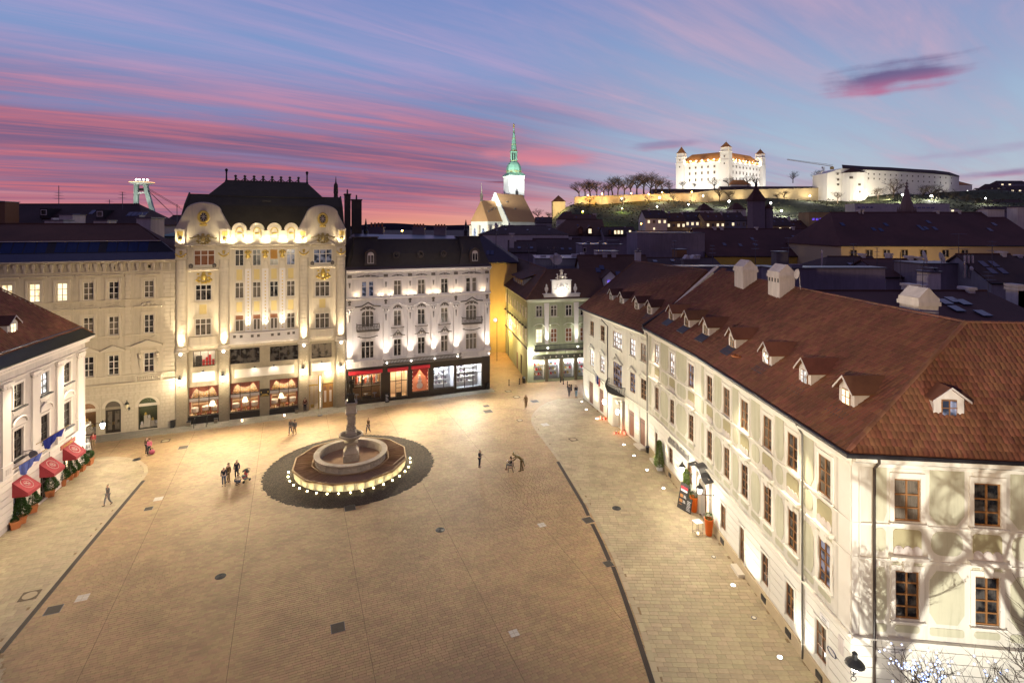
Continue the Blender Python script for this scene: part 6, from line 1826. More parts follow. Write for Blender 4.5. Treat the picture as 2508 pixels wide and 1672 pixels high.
for s_,z_,col,lab in ((dl+17.4,5.4,(.02,.03,.22),'dark blue flag drooping from a gilded pole, farthest from the camera'),(dl+14.2,4.6,(.12,.16,.45),'blue and white flag drooping from the nearer gilded pole'),(dl+16.0,5.2,None,'round silver emblem sign hung between the two flags')):
 if col:
  t=Bld('flag',lab+' of the rose-white house','flag',Lp0,Lp1,s_)
  t.part('pole',MB().tube([(s_,0,z_),(s_+1.2,-1.9,z_+1.1)],.03,5).ball((s_,-.02,z_),(.12,.08,.15),8,5).ball((s_+1.25,-1.95,z_+1.14),.06,6,4),brass)
  m=MB()
  top=[(s_+.35+.75*f,-.55-1.2*f,z_+.3+.7*f) for f in np.linspace(0,1,13)]
  rows3=[]
  for g_ in np.linspace(0,1,6):
   rows3.append([(x_+g_*(.12-.3*q/12)+.05*math.sin(q*1.7),y_+g_*(-.05+.25*q/12)+.07*g_*math.sin(q*1.5),zz_-g_*(.75+.25*math.sin(q*.5))) for q,(x_,y_,zz_) in enumerate(top)])
  for e_ in (0,.02):
   for r0,r1_ in zip(rows3,rows3[1:]):
    for q in range(12):
     m.poly([(r0[q][0],r0[q][1]+e_,r0[q][2]),(r0[q+1][0],r0[q+1][1]+e_,r0[q+1][2]),(r1_[q+1][0],r1_[q+1][1]+e_,r1_[q+1][2]),(r1_[q][0],r1_[q][1]+e_,r1_[q][2])])
  t.part('cloth',m,mat('flag_cloth_%d'%int(z_*10),col,.85,.3,3.0))
 else:
  t=Bld('emblem_sign',lab+' on the rose-white house','sign',Lp0,Lp1,s_)
  t.part('disc',MB().lathe([(0,-.03),(.32,-.02),(.34,.02),(0,.03)],14).move(Matrix.Translation((s_,-.75,z_))@Matrix.Rotation(R(90),4,'Y')),zinc)
  t.part('bracket',MB().tube([(s_,0,z_+.3),(s_,-.75,z_+.4)],.025,5),iron)
  # ground
g=MB()
g.poly([(-9000,-300,-.6),(9000,-300,-.6),(9000,12000,-.6),(-9000,12000,-.6)])
tag(g.build('ground',city_ground_m),kind='structure')
def inside(poly,X,Y):
 X,Y=np.asarray(X),np.asarray(Y)
 r=np.zeros(X.shape,bool)
 n=len(poly)
 for i in range(n):
  x0,y0=poly[i][:2]
  x1,y1=poly[(i+1)%n][:2]
  if y0==y1:
   continue
  c=((y0>Y)!=(y1>Y))&(X<(x1-x0)*(Y-y0)/(y1-y0)+x0)
  r^=c
 return r
SQ=[(-36.5,22),(-42.45,54.0),(-62,50),(-62,56.6),(-3.3,80.5),(-9,119),(-2.2,112),(2.4,83.5),(15,86.2),(10,76),(14.5,58.1),(15.81,45.55),(16.35,26.1),(30,24.4),(30,22)]
RW=[tuple(gp(x,y))[:2] for x,y in ((1420,975),(1371.7,976.6),(1344,985),(1324,996),(1310.5,1009.7),(1304.5,1021.6),(1304.5,1032.7),(1312,1049),(1332.6,1076),(1358,1110),(1376,1135.6),(1412,1190),(1446,1243),(1470,1291),(1508,1367),(1538,1444),(1576,1546),(1612,1672))]
RW_edge=RW[1:]
RWp=RW+[(8.6,22),(40,22),(40,40),(20,62),(12,77)]
LW=[tuple(gp(x,y))[:2] for x,y in ((233.8,1121.6),(273.6,1119),(311,1121.6),(338,1128),(355.7,1141.5),(358,1156.5),(348,1171),(214,1330),(0,1584))]
LWp=[(-44,54)]+LW+[(-20,22),(-40,20)]
u_=Vector((W1[0]-W0[0],W1[1]-W0[1])).normalized()
v_=Vector((-u_.y,u_.x))
def wl(s,y):
 return (W0[0]+u_.x*s+v_.x*y,W0[1]+u_.y*s+v_.y*y)
GW=[wl(-14,-2.4),wl(30,-2.5),wl(49.6,-1.6),wl(49.6,.3),wl(-14,.3)]
FC0=(-16.15,54.4)
base=MB()
base.poly([(x,y,-.014) for x,y in SQ])
square=tag(base.build('square_paving',joint_m),kind='structure')
def field(ang,row,l0,l1,keep,box,seed):
 """running-bond slabs: returns centres, lengths, widths in world axes"""
 rs=np.random.RandomState(seed)
 c,s=math.cos(ang),math.sin(ang)
 a0,a1,b0,b1=box
 out=[]
 for j in range(int((b1-b0)/row)):
  b=b0+(j+.5)*row
  n=int((a1-a0)/((l0+l1)/2))+2
  L=rs.uniform(l0,l1,n)
  e=a0+np.cumsum(L)-rs.uniform(0,l1)
  cen=e-L/2
  out.append(np.stack([cen,np.full(n,b),L],1))
 o=np.concatenate(out)
 X,Y=o[:,0]*c-o[:,1]*s,o[:,0]*s+o[:,1]*c
 k_=keep(X,Y)
 return np.stack([X,Y,o[:,2]],1)[k_]
def lay(arr,ang,row,gap,m,parent,name,near,seed,h=.014):
 rs=np.random.RandomState(seed)
 d=np.hypot(arr[:,0]-0,arr[:,1])+np.where(np.abs(arr[:,0])>arr[:,1]*.93,1000,0)+np.where(arr[:,1]<28.4,1000,0)
 order=np.argsort(d)
 pick,rest=order[:near],order[near:]
 if near:
  if m.name not in UNIT:
   UNIT[m.name]=MB().box(-.5,.5,-.5,.5,-.5,.5).mesh('block',m)
  for i in pick:
   x,y,L=arr[i]
   inst(name,UNIT[m.name],parent,(x,y,-h/2+rs.uniform(-.002,.002)),ang,(L-gap,row-gap,h))
 n=len(rest)
 x,y,L=arr[rest].T
 c,s=math.cos(ang),math.sin(ang)
 hx,hy=(L-gap)/2,np.full(n,(row-gap)/2)
 z=rs.uniform(-.0012,.0012,n)
 tx,ty=rs.uniform(-.0012,.0012,n),rs.uniform(-.0008,.0008,n)
 V=np.zeros((n,8,3))
 for q,(a,b,top) in enumerate([(-1,-1,0),(1,-1,0),(1,1,0),(-1,1,0),(-1,-1,1),(1,-1,1),(1,1,1),(-1,1,1)]):
  e=.004*top
  lx,ly=a*(hx-e),b*(hy-e)
  V[:,q,0]=x+lx*c-ly*s
  V[:,q,1]=y+lx*s+ly*c
  V[:,q,2]=(z+a*tx+b*ty) if top else -h
 F=np.array([[4,5,6,7],[0,1,5,4],[1,2,6,5],[2,3,7,6],[3,0,4,7]])
 Fa=(F[None]+(np.arange(n)*8)[:,None,None]).reshape(-1,4)
 me=bpy.data.meshes.new(name+'s')
 me.vertices.add(n*8)
 me.vertices.foreach_set('co',V.ravel())
 me.loops.add(len(Fa)*4)
 me.loops.foreach_set('vertex_index',Fa.ravel())
 me.polygons.add(len(Fa))
 me.polygons.foreach_set('loop_start',np.arange(len(Fa))*4)
 me.update(calc_edges=True)
 me.shade_flat()
 me.materials.append(m)
 return tag(inst(name+'s',me,parent),kind='stuff')
angW=math.atan2(u_.y,u_.x)
disc=lambda X,Y:np.hypot(X-FC0[0],Y-FC0[1])<8.2
def joint(X,Y):
 a=X*u_.x+Y*u_.y
 return np.abs((a+3.2)/7.3-np.round((a+3.2)/7.3))*7.3<.03
main=field(angW,.2,.28,.46,lambda X,Y:inside(SQ,X,Y)&~inside(RWp,X,Y)&~inside(LWp,X,Y)&~inside(GW,X,Y)&~disc(X,Y),(-50,62,-10,108),1)
lay(main,angW,.2,.007,paver_m,square,'paver',290,2)
jl=MB()
cA=[q for q in range(-6,4)]
for q in cA:
 a=q*7.3-3.2
 pts=[(a*u_.x+b*v_.x,a*u_.y+b*v_.y) for b in np.arange(16,82,.6)]
 run=[]
 for p in pts+[None]:
  ok=p is not None and inside(SQ,[p[0]],[p[1]])[0] and not inside(RWp,[p[0]],[p[1]])[0] and not inside(LWp,[p[0]],[p[1]])[0] and math.hypot(p[0]-FC0[0],p[1]-FC0[1])>8.2 and not inside(GW,[p[0]],[p[1]])[0]
  if ok:
   run.append(p)
  else:
   if len(run)>2:
    (x0,y0),(x1,y1)=run[0],run[-1]
    ox,oy=u_.x*.012,u_.y*.012
    jl.poly([(x0-ox,y0-oy,.0065),(x0+ox,y0+oy,.0065),(x1+ox,y1+oy,.0065),(x1-ox,y1-oy,.0065)])
   run=[]
tag(inst('expansion_joints',jl.mesh('expansion_joints',mat('joint_filler',(.10,.065,.035),.95)),square),kind='stuff')
angR=R(-2)
rw=tag(inst('right_pavement',MB().poly([(x,y,-.010) for x,y in RWp if True]).mesh('right_pavement',joint_m)),kind='structure')
rwf=field(angR,.33,.42,.78,lambda X,Y:inside(SQ,X,Y)&inside(RWp,X,Y),(-8,34,18,80),5)
lay(rwf,angR,.33,.014,walk_m,rw,'paving_slab',290,6)
lw=tag(inst('left_pavement',MB().poly([(x,y,-.010) for x,y in LWp]).mesh('left_pavement',joint_m)),kind='structure')
lwf=field(angW-.05,.3,.4,.75,lambda X,Y:inside(SQ,X,Y)&inside(LWp,X,Y),(-50,40,10,90),7)
lay(lwf,angW-.05,.3,.014,walk_m,lw,'paving_slab',250,8)
gw=tag(inst('facade_pavement',MB().poly([(x,y,-.010) for x,y in GW]).mesh('facade_pavement',joint_m)),kind='structure')
gwf=field(angW,.4,.5,.9,lambda X,Y:inside(GW,X,Y),(-50,62,40,108),9)
lay(gwf,angW,.4,.015,grey_walk_m,gw,'paving_slab',0,10)
def kerb(pts,parent,w=.34,step=.8):
 P=[Vector((x,y,0)) for x,y in pts]
 for a,b in zip(P,P[1:]):
  n=max(1,int(round((b-a).length/step)))
  an=math.atan2(b.y-a.y,b.x-a.x)
  for q in range(n):
   c=a+(b-a)*(q+.5)/n
   L=(b-a).length/n
   o=boxpart('kerb_stone',(-L/2+.01,L/2-.01,-w/2,w/2,-.01,.008),kerb_m,parent)
   o.location=(c.x,c.y,-.001)
   o.rotation_euler=(0,0,an)
kerb(RW_edge,rw)
kerb(LW,lw)
def drain(pts,label):
 P=[Vector((x,y,0)) for x,y in (tuple(gp(*p))[:2] for p in pts)]
 t=thing('drain_channel',label,'drain',P[0],0,'slotted drain channels in the square')
 P=[p-P[0] for p in P]
 for a,b in zip(P,P[1:]):
  d=(b-a).normalized()
  n=Vector((-d.y,d.x,0))
  fr=MB()
  for o_,w_ in ((-.13,.02),(-.045,.012),(0.045,.012),(.13,.02)):
   fr.loft([[tuple(p+n*(o_+e)+Vector((0,0,z))) for e,z in ((-w_,.004),(w_,.004),(w_,.016),(-w_,.016))] for p in (a,b)])
  fr.build('grating',iron,t)
  MB().poly([tuple(a+n*-.15+Vector((0,0,.0095))),tuple(a+n*.15+Vector((0,0,.0095))),tuple(b+n*.15+Vector((0,0,.0095))),tuple(b+n*-.15+Vector((0,0,.0095)))]).build('trough',mat('rusty_trough',(.05,.03,.018),.9),t)
drain([(1366,1130),(1407.5,1200),(1429,1236),(1441,1262)],'slotted drain channel along the right pavement, farthest piece')
drain([(1450.5,1282.5),(1472,1326),(1492,1372)],'slotted drain channel along the right pavement, short middle piece')
drain([(1501.5,1386.7),(1527,1455),(1552,1529),(1598,1672)],'slotted drain channel along the right pavement, nearest long piece')
drain([(352,1176),(214,1340),(0,1599)],'slotted drain channel along the left pavement')
def cover(x,y,kind,size,label):
 p=gp(x,y)
 t=thing('manhole_cover',label,'manhole cover',(p.x,p.y,0),angW)
 h=size/2
 if kind=='round':
  MB().lathe([(h,.003),(h,.014),(h*.9,.016)],20).build('rim',iron,t)
  m=MB()
  for q in range(1,4):
   m.tube([(h*.24*q*math.cos(a*PI/8),h*.24*q*math.sin(a*PI/8),.017) for a in range(17)],.012,4)
  m.build('ribs',dark_zinc,t)
 elif kind=='ring':
  MB().box(-h,h,-h,h,.003,.012).build('plate',mat('rusty_plate',(.10,.07,.04),.8,.3,4.0),t)
  MB().lathe([(h*.78,.012),(h*.78,.016),(h*.72,.017)],20).build('lid',kerb_m,t)
 elif kind=='plate':
  MB().box(-h,h,-h,h,.003,.013).build('frame',zinc,t)
  MB().box(-h*.93,h*.93,-h*.93,h*.93,.013,.017).build('lid',mat('dark_plate',(.05,.04,.03),.8,.4,8.0),t)
 else:
  for a,b in ((-1,-1),(-1,1),(1,-1),(1,1)):
   MB().box(a*h/2-h*.47,a*h/2+h*.47,b*h/2-h*.47,b*h/2+h*.47,.003,.015).build('tile',mat('pale_tile',(.45,.40,.34),.7,.15),t)
for c in ((131,1492.7,'plate',.85,'large dark square pit cover beside the left drain channel'),(540,1411,'round',.7,'round iron manhole cover in the left foreground paving'),(73,1457.5,'ring',1.0,'square manhole frame with round lid on the left pavement near the drain'),(202,1463,'pale',.7,'pale square tiled cover in the left foreground paving'),(1078,1297,'round',.75,'round iron manhole cover in the middle foreground'),(827.5,1536,'plate',.8,'dark square pit cover in the middle foreground'),(1259,1550,'pale',.55,'small white four-tile cover in the right foreground paving'),(1327,1285,'pale',.6,'greyish tiled cover left of the right drain channel'),(857,1243.4,'plate',.9,'dark square plate at the near rim of the cobbled circle'),(1245,958,'ring',.9,'square framed manhole at the lane mouth, farthest of two'),(1265,972,'ring',.9,'square framed manhole at the lane mouth, nearer of two'),(1309.6,982.5,'plate',1.0,'pale grey pit cover in front of the pharmacy'),(1191,994,'plate',.8,'small dark pit cover in front of the white corner house, farther of two'),(1195,1007,'plate',1.1,'wide dark pit cover in front of the white corner house, nearer of two'),(1404,1075.5,'ring',.9,'square framed manhole on the right pavement'),(1273,1029,'ring',.7,'brownish framed manhole left of the rounded pavement tip'),(1335,1039.5,'pale',.9,'white tiled cover on the tip of the right pavement'),(1510,1244,'round',.75,'round iron manhole cover on the right pavement'),(334.6,1125,'round',.75,'round manhole cover at the tip of the left pavement'),(405.5,1079,'ring',.9,'square framed manhole in front of the beige house'),(449,1095,'plate',.9,'dark pit cover in front of the beige house'),(364,1245,'plate',.6,'small grey pit cover beside the left drain channel head'),(388,1221,'pale',.7,'pale tiled cover right of the left drain channel head'),(1440,1273,'plate',.8,'square inspection box between drain channel pieces, farther one'),(1490,1380,'plate',.62,'square inspection box between drain channel pieces, nearer one')):
 cover(*c)
plights=[(1425,983.5),(1435.6,1003),(1462,1025.5),(1528,1089),(1553,1116),(1584.5,1151),(1625,1195.6),(1795.7,1433),(1910,1609)]
facing=[(12.3,67.2),(12.8,65),(13.5,62)]
for i,(x,y) in enumerate(plights):
 p=gp(x,y)
 t=thing('pavement_light','lit disc recessed in the right pavement, %s'%['in front of the far white house corner','second from the far end of the row','before the red memorial candles','first one nearer than the candles','second one nearer than the candles','beside the tall cypress planter','left of the large menu board','in the right foreground','nearest of all at the bottom edge'][i],'ground light',(p.x,p.y,0),0,'pavement lights on the right')
 MB().lathe([(.17,.003),(.17,.02),(.13,.024)],14).build('rim',zinc,t)
 MB().lathe([(.125,.02),(.125,.027),(.02,.03)],12).build('lens',lamp_white,t)
 light('uplight','SPOT',(p.x,p.y,.06),330 if y<1080 else 420,(1,.95,.82),aim=(p.x+2.2,p.y-.5,6.0),angle=95,blend=.9,radius=.06)
for x,y,nm in ((1748,1363,'near the orange planters'),(1846.5,1512,'in the right foreground')):
 p=gp(x,y)
 t=thing('pavement_light','unlit glass disc recessed in the right pavement %s'%nm,'ground light',(p.x,p.y,0))
 MB().lathe([(.16,.003),(.16,.02),(.12,.022)],14).build('rim',zinc,t)
 MB().lathe([(.11,.02),(.11,.026),(.02,.027)],12).build('lens',panel_pale,t)
 # fountain
cob=[]
rs=np.random.RandomState(4)
r=5.2
while r<8.1:
 n=int(2*PI*r/.14)
 a=np.arange(n)/n*2*PI+rs.uniform(0,1)
 cob.append(np.stack([FC0[0]+r*np.cos(a),FC0[1]+r*np.sin(a),a],1))
 r+=.135
cob=np.concatenate(cob)
fb=MB().lathe([(8.2,-.008),(8.2,-.006),(8.19,-.004)],72,(FC0[0],FC0[1],0))
circ=tag(fb.build('cobbled_circle',mat('dark_joint',(.035,.026,.018),.95)),kind='structure')
n=len(cob)
V=np.zeros((n,8,3))
hh=rs.uniform(.045,.058,(n,2))
for q,(a,b,top) in enumerate([(-1,-1,0),(1,-1,0),(1,1,0),(-1,1,0),(-1,-1,1),(1,-1,1),(1,1,1),(-1,1,1)]):
 e=.8 if top else 1
 lx,ly=a*hh[:,0]*e,b*hh[:,1]*e
 c,s=np.cos(cob[:,2]),np.sin(cob[:,2])
 V[:,q,0]=cob[:,0]+lx*c-ly*s
 V[:,q,1]=cob[:,1]+lx*s+ly*c
 V[:,q,2]=.012+rs.uniform(-.004,.004,n) if top else -.004
F=np.array([[4,5,6,7],[0,1,5,4],[1,2,6,5],[2,3,7,6],[3,0,4,7]])
Fa=(F[None]+(np.arange(n)*8)[:,None,None]).reshape(-1,4)
me=bpy.data.meshes.new('cobbles')
me.from_pydata(V.reshape(-1,3).tolist(),[],Fa.tolist())
me.materials.append(cobble_m)
tag(inst('cobbles',me,circ),kind='stuff')
ft=thing('fountain','round stone fountain with knight statue on a column inside a lit wooden platform','fountain',(FC0[0],FC0[1],0))
NP=12
pol=lambda r_,k_,off=0:(r_*math.cos(2*PI*(k_+off)/NP),r_*math.sin(2*PI*(k_+off)/NP))
dk=MB()
dk.loft([[(*pol(5.55,q),.66) for q in range(NP)],[(*pol(5.55,q),.74) for q in range(NP)]])
plat=dk.build('platform',wood_deck,ft)
PL=17
wed={}
for sct in range(NP):
 a0,a1=2*PI*sct/NP,2*PI*(sct+1)/NP
 for q in range(PL):
  t0,t1=q/PL+.03,(q+1)/PL-.03
  if q not in wed:
   p0,p1=Vector(pol(5.6,0)),Vector(pol(5.6,1))
   i0,i1=Vector(pol(3.3,0)),Vector(pol(3.3,1))
   ps_=[i0.lerp(i1,t0),p0.lerp(p1,t0),p0.lerp(p1,t1),i0.lerp(i1,t1)]
   wed[q]=MB().slab([tuple(p) for p in ps_],.745,.785).mesh('plank',wood_deck)
  inst('plank',wed[q],plat,(0,0,rs.uniform(-.006,.006)),a0)
for sct in range(NP):
 for rr,hgt,ww in ((5.5,.06,.07),(3.75,.05,.05)):
  p0,p1=Vector((*pol(rr,sct),0)),Vector((*pol(rr,sct+1),0))
  d=(p1-p0).normalized()
  nn=Vector((-d.y,d.x,0))
  m=MB()
  m.loft([[tuple(p+nn*e+Vector((0,0,z))) for e,z in ((-ww,.79),(ww,.79),(ww,.79+hgt),(-ww,.79+hgt))] for p in (p0,p1)])
  m.build('edge_batten',wood_trim,ft)
MB().loft([[(4.55+e,-1.5,z) for e,z in ((-.06,.8),(.06,.8),(.06,.85),(-.06,.85))],[(5.2+e,.6,z) for e,z in ((-.06,.8),(.06,.8),(.06,.85),(-.06,.85))]]).build('loose_batten',wood_trim,ft)
skirt=mat('white_skirt_board',(.72,.66,.50),.6,.08)
for q in range(36):
 a=2*PI*(q+.5)/36
 o=boxpart('skirt_board',(-.455,.455,-.02,.02,.03,.66),skirt,ft)
 o.location=(5.32*math.cos(a),5.32*math.sin(a),.345)
 o.rotation_euler=(0,0,a+PI/2)
bs=MB()
prof=[(3.3,.5),(3.42,.74),(3.36,.92),(3.3,1.15),(3.42,1.32),(3.56,1.42),(3.56,1.52),(3.02,1.52),(2.98,1.3),(2.95,.42)]
nb=48
rings=[[(r_*math.cos(2*PI*q/nb),r_*math.sin(2*PI*q/nb),z) for q in range(nb)] for r_,z in prof]
bs.loft(rings,cap0=False,cap1=False)
basin=bs.build('basin',fountain_stone,ft)
for q in range(16):
 a=2*PI*(q+.5)/16
 rel=MB().box(-.42,.42,-.04,.02,.84,1.24).ball((0,-.05,1.05),(.2,.06,.15),8,5)
 o=rel.build('relief_panel',fountain_stone,basin)
 o.rotation_euler=(0,0,a+PI/2)
 o.location=(3.36*math.cos(a),3.36*math.sin(a),0)
MB().lathe([(2.97,.45),(2.97,.62),(2.96,.63)],48).build('water',water_m,ft)
pd=MB()
pd.sqlathe([(.75,.4),(.75,1.35),(.68,1.4)],a0=PI/4+.3)
pd.sqlathe([(.70,1.4),(.74,1.5),(.62,1.75),(.46,2.0),(.45,2.2),(.60,2.4),(.66,2.55)],a0=PI/4+.3)
pd.build('pedestal',fountain_stone,ft)
cup=MB().lathe([(.35,2.5),(.5,2.72),(.95,2.95),(1.18,3.12),(1.2,3.28),(1.06,3.3),(.95,3.1),(.5,3.0)],28)
cup.build('upper_bowl',fountain_stone,ft)
MB().lathe([(1.02,3.12),(1.02,3.18),(1.0,3.19)],24).build('upper_water',mat('bowl_water',(.1,.08,.06),.05),ft)
cl=MB()
cl.sqlathe([(.52,3.0),(.52,3.5),(.42,3.6),(.42,3.72)],a0=PI/4+.3)
cl.lathe([(.4,3.72),(.42,3.85),(.36,3.95),(.36,5.1),(.42,5.2),(.42,5.35)],14)
cl.sqlathe([(.48,5.35),(.58,5.46),(.52,5.52),(.46,5.6),(.46,6.2),(.52,6.3),(.6,6.4),(.6,6.48)],a0=PI/4+.3)
MB().sqlathe([(.40,6.485),(.40,6.62),(.34,6.7),(.31,7.12),(.35,7.18),(.35,7.25)],a0=PI/4+.3).build('statue_base',bronze,ft)
cl.build('column',fountain_stone,ft)
rel=MB()
for q in range(40):
 a,z=rs.uniform(0,2*PI),rs.uniform(4.0,5.05)
 rel.ball((.37*math.cos(a),.37*math.sin(a),z),(.09,.09,.11),6,4)
for q in range(10):
 a=2*PI*q/10
 rel.ball((.42*math.cos(a),.42*math.sin(a),3.85),(.1,.1,.14),6,4)
tag(rel.build('carved_relief',fountain_stone,ft),kind='stuff')
st=MB()
st.tube([(-.13,0,7.25),(-.14,.02,7.65),(-.1,0,8.0)],[.09,.10,.13],8)
st.tube([(.13,-.05,7.25),(.14,-.06,7.65),(.1,0,8.0)],[.09,.10,.13],8)
st.loft([[(x*r_,y*r_*.75,z) for x,y in ((math.cos(2*PI*q/10),math.sin(2*PI*q/10)) for q in range(10))] for r_,z in ((.24,7.85),(.22,8.05),(.19,8.2),(.26,8.45),(.27,8.55),(.09,8.65),(.085,8.72))])
st.ball((0,-.02,8.84),(.12,.13,.16),10,8)
st.tube([(.25,0,8.52),(.40,-.08,8.25),(.36,-.25,8.05)],[.08,.07,.055],7)
st.tube([(-.25,0,8.52),(-.42,-.05,8.3),(-.44,-.22,8.12)],[.08,.07,.055],7)
kn=st.build('knight_statue',bronze,ft)
kn.scale=(.82,.85,1.0)
MB().lathe([(.15,8.86),(.14,8.96),(.06,9.06),(.02,9.12)],10).build('helmet',bronze,kn)
MB().tube([(-.47,-.25,7.3),(-.46,-.26,8.3),(-.45,-.26,9.3)],.02,5).build('lance',iron,kn)
MB().loft([[(.30+x,-.30,z) for x,z in ((-.16,7.95),(.16,7.95),(.18,8.25),(0,8.32),(-.18,8.25))],[(.30+x,-.35,z) for x,z in ((-.16,7.95),(.16,7.95),(.18,8.25),(0,8.32),(-.18,8.25))]]).build('shield',bronze,kn)
for q in range(19):
 a=R(195.6+q*(376.4-195.6)/18)
 p=Vector((FC0[0]+5.85*math.cos(a),FC0[1]+5.85*math.sin(a),0))
 nm=['leftmost','second from the left','third from the left','fourth from the left','fifth from the left','sixth from the left','seventh from the left','eighth from the left','ninth from the left','middle one','ninth from the right','eighth from the right','seventh from the right','sixth from the right','fifth from the right','fourth from the right','third from the right','second from the right','rightmost'][q]
 t=thing('ground_spotlight','glowing ground spotlight before the fountain platform, %s of the row'%nm,'ground light',p,a+PI/2,'ground spotlights round the fountain')
 MB().lathe([(.07,.013),(.09,.05),(.05,.07)],8).build('housing',iron,t)
 MB().ball((0,0,.12),(.075,.075,.06),8,6).build('bulb',lamp_mat('spot_bulb',(1,.86,.45),26.0),t)
 light('spot_beam','SPOT',(p.x-.14*math.cos(a),p.y-.14*math.sin(a),.12),9,(1,.80,.36),aim=(FC0[0]+5.3*math.cos(a),FC0[1]+5.3*math.sin(a),.34),angle=105,blend=.9,radius=.03)
 # far city, hill, castle, church, bridge
def xz(x,y,Y):
 p=at(x,y,Y)
 return p.x,p.z
def roof_house(label,xl,xr,ye,yr,Y,depth,wallm,roofm,cat='building',hipl=.0,hipr=.0,base=0.0,wins=(),chim=(),sky=(),name='town_house',rot=0.0,thick=.25):
 """gabled or hipped house: front eave at depth Y between pixels xl and xr, ridge half a depth behind"""
 x0,z0=xz(xl,ye,Y)
 x1,_=xz(xr,ye,Y)
 _,zr=xz((xl+xr)/2,yr,Y+depth/2)
 t=thing(name,label,cat,((x0+x1)/2,Y,0),rot)
 hw=(x1-x0)/2
 z0=max(z0,1.0)
 w=MB()
 w.poly([(-hw,0,base),(hw,0,base),(hw,0,z0),(-hw,0,z0)]).poly([(-hw,depth,base),(hw,depth,base),(hw,depth,z0),(-hw,depth,z0)])
 for sx,hp in ((-hw,hipl),(hw,hipr)):
  if hp>0:
   w.poly([(sx,0,base),(sx,depth,base),(sx,depth,z0),(sx,0,z0)])
  else:
   w.poly([(sx,0,base),(sx,depth,base),(sx,depth,z0),(sx,depth/2,zr-.1),(sx,0,z0)])
 w.build('wall',wallm,t)
 o_=.35
 r=MB()
 for dz_ in (0.0,):
  A=[(-hw-o_,-o_,z0-.15),(hw+o_,-o_,z0-.15),(hw-hipr+(o_ if hipr==0 else 0),depth/2,zr),(-hw+hipl-(o_ if hipl==0 else 0),depth/2,zr)]
  B=[(hw+o_,depth+o_,z0-.15),(-hw-o_,depth+o_,z0-.15),A[3],A[2]]
  for q in (A,B):
   r.loft([[tuple(Vector(p)-Vector((0,0,thick))) for p in q],q])
  if hipl:
   q=[(-hw-o_,depth+o_,z0-.15),(-hw-o_,-o_,z0-.15),A[3]]
   r.loft([[tuple(Vector(p)-Vector((0,0,thick))) for p in q],q])
  if hipr:
   q=[(hw+o_,-o_,z0-.15),(hw+o_,depth+o_,z0-.15),A[2]]
   r.loft([[tuple(Vector(p)-Vector((0,0,thick))) for p in q],q])
 ro=r.build('roof',roofm,t)
 MB().tube([A[3],A[2]],.14,5).build('ridge_tiles',tile_flat,ro)
 MB().tube([(-hw-o_,-o_-.05,z0-.2),(hw+o_,-o_-.05,z0-.2)],.12,5).build('gutter',dark_zinc,ro)
 cx_=(x0+x1)/2
 for px_,py_,pw,ph_,m in wins:
  wx,wz=xz(px_,py_,Y)
  ww,wh=pw*Y/FPX,ph_*Y/FPX
  f=MB().box(wx-cx_-ww/2-.12,wx-cx_+ww/2+.12,-.1,-.0,wz-wh/2-.12,wz+wh/2+.12).build('window',plaster_y if m is glass_dark else frame_white,t)
  MB().box(wx-cx_-ww/2,wx-cx_+ww/2,-.14,-.1,wz-wh/2,wz+wh/2).build('pane',m,f)
  MB().box(wx-cx_-.06,wx-cx_+.06,-.17,-.14,wz-wh/2,wz+wh/2).build('mullion',frame_white,f)
 for px_,yt,pw in chim:
  cx2,zt=xz(px_,yt,Y+depth/2)
  cw=pw*Y/FPX/2
  c=MB().box(cx2-cx_-cw,cx2-cx_+cw,depth/2-.7,depth/2+.7,zr-2.5,zt).box(cx2-cx_-cw-.12,cx2-cx_+cw+.12,depth/2-.8,depth/2+.8,zt-.25,zt+.02).build('chimney',plaster_w,t)
 for fx,fy in sky:
  s_=-hw+2*hw*fx
  yy=depth/2*fy
  zz=z0+(zr-z0)*fy
  k2=(zr-z0)/(depth/2)
  MB().loft([[(s_-.45,yy-.6,zz-.6*k2+.08),(s_+.45,yy-.6,zz-.6*k2+.08),(s_+.45,yy+.6,zz+.6*k2+.08),(s_-.45,yy+.6,zz+.6*k2+.08)],[(s_-.45,yy-.6,zz-.6*k2+.16),(s_+.45,yy-.6,zz-.6*k2+.16),(s_+.45,yy+.6,zz+.6*k2+.16),(s_-.45,yy+.6,zz+.6*k2+.16)]]).build('skylight',skylight_m,t)
 return t
def flat_block(label,xl,xr,yt,Y,depth,wallm,base=0.0,wins=(),extra=(),name='flat_roofed_house',cat='building'):
 x0,z1=xz(xl,yt,Y)
 x1,_=xz(xr,yt,Y)
 t=thing(name,label,cat,((x0+x1)/2,Y,0))
 hw,cx_=(x1-x0)/2,(x0+x1)/2
 MB().box(-hw,hw,0,depth,base,z1).build('wall',wallm,t)
 MB().box(-hw-.15,hw+.15,-.15,depth+.1,z1,z1+.18).build('coping',zinc,t)
 for px_,py_,pw,ph_,m in wins:
  wx,wz=xz(px_,py_,Y)
  ww,wh=pw*Y/FPX,ph_*Y/FPX
  f=MB().box(wx-cx_-ww/2-.1,wx-cx_+ww/2+.1,-.08,0,wz-wh/2-.1,wz+wh/2+.1).build('window',frame_white,t)
  MB().box(wx-cx_-ww/2,wx-cx_+ww/2,-.12,-.08,wz-wh/2,wz+wh/2).build('pane',m,f)
 for px_,yt2,pw,m in extra:
  ex,ez=xz(px_,yt2,Y+depth*.4)
  ew=pw*Y/FPX/2
  MB().box(ex-cx_-ew,ex-cx_+ew,depth*.3,depth*.3+1.2,z1+.18,max(ez,z1+.5)).build('chimney' if m is not zinc else 'air_unit',m,t)
 return t
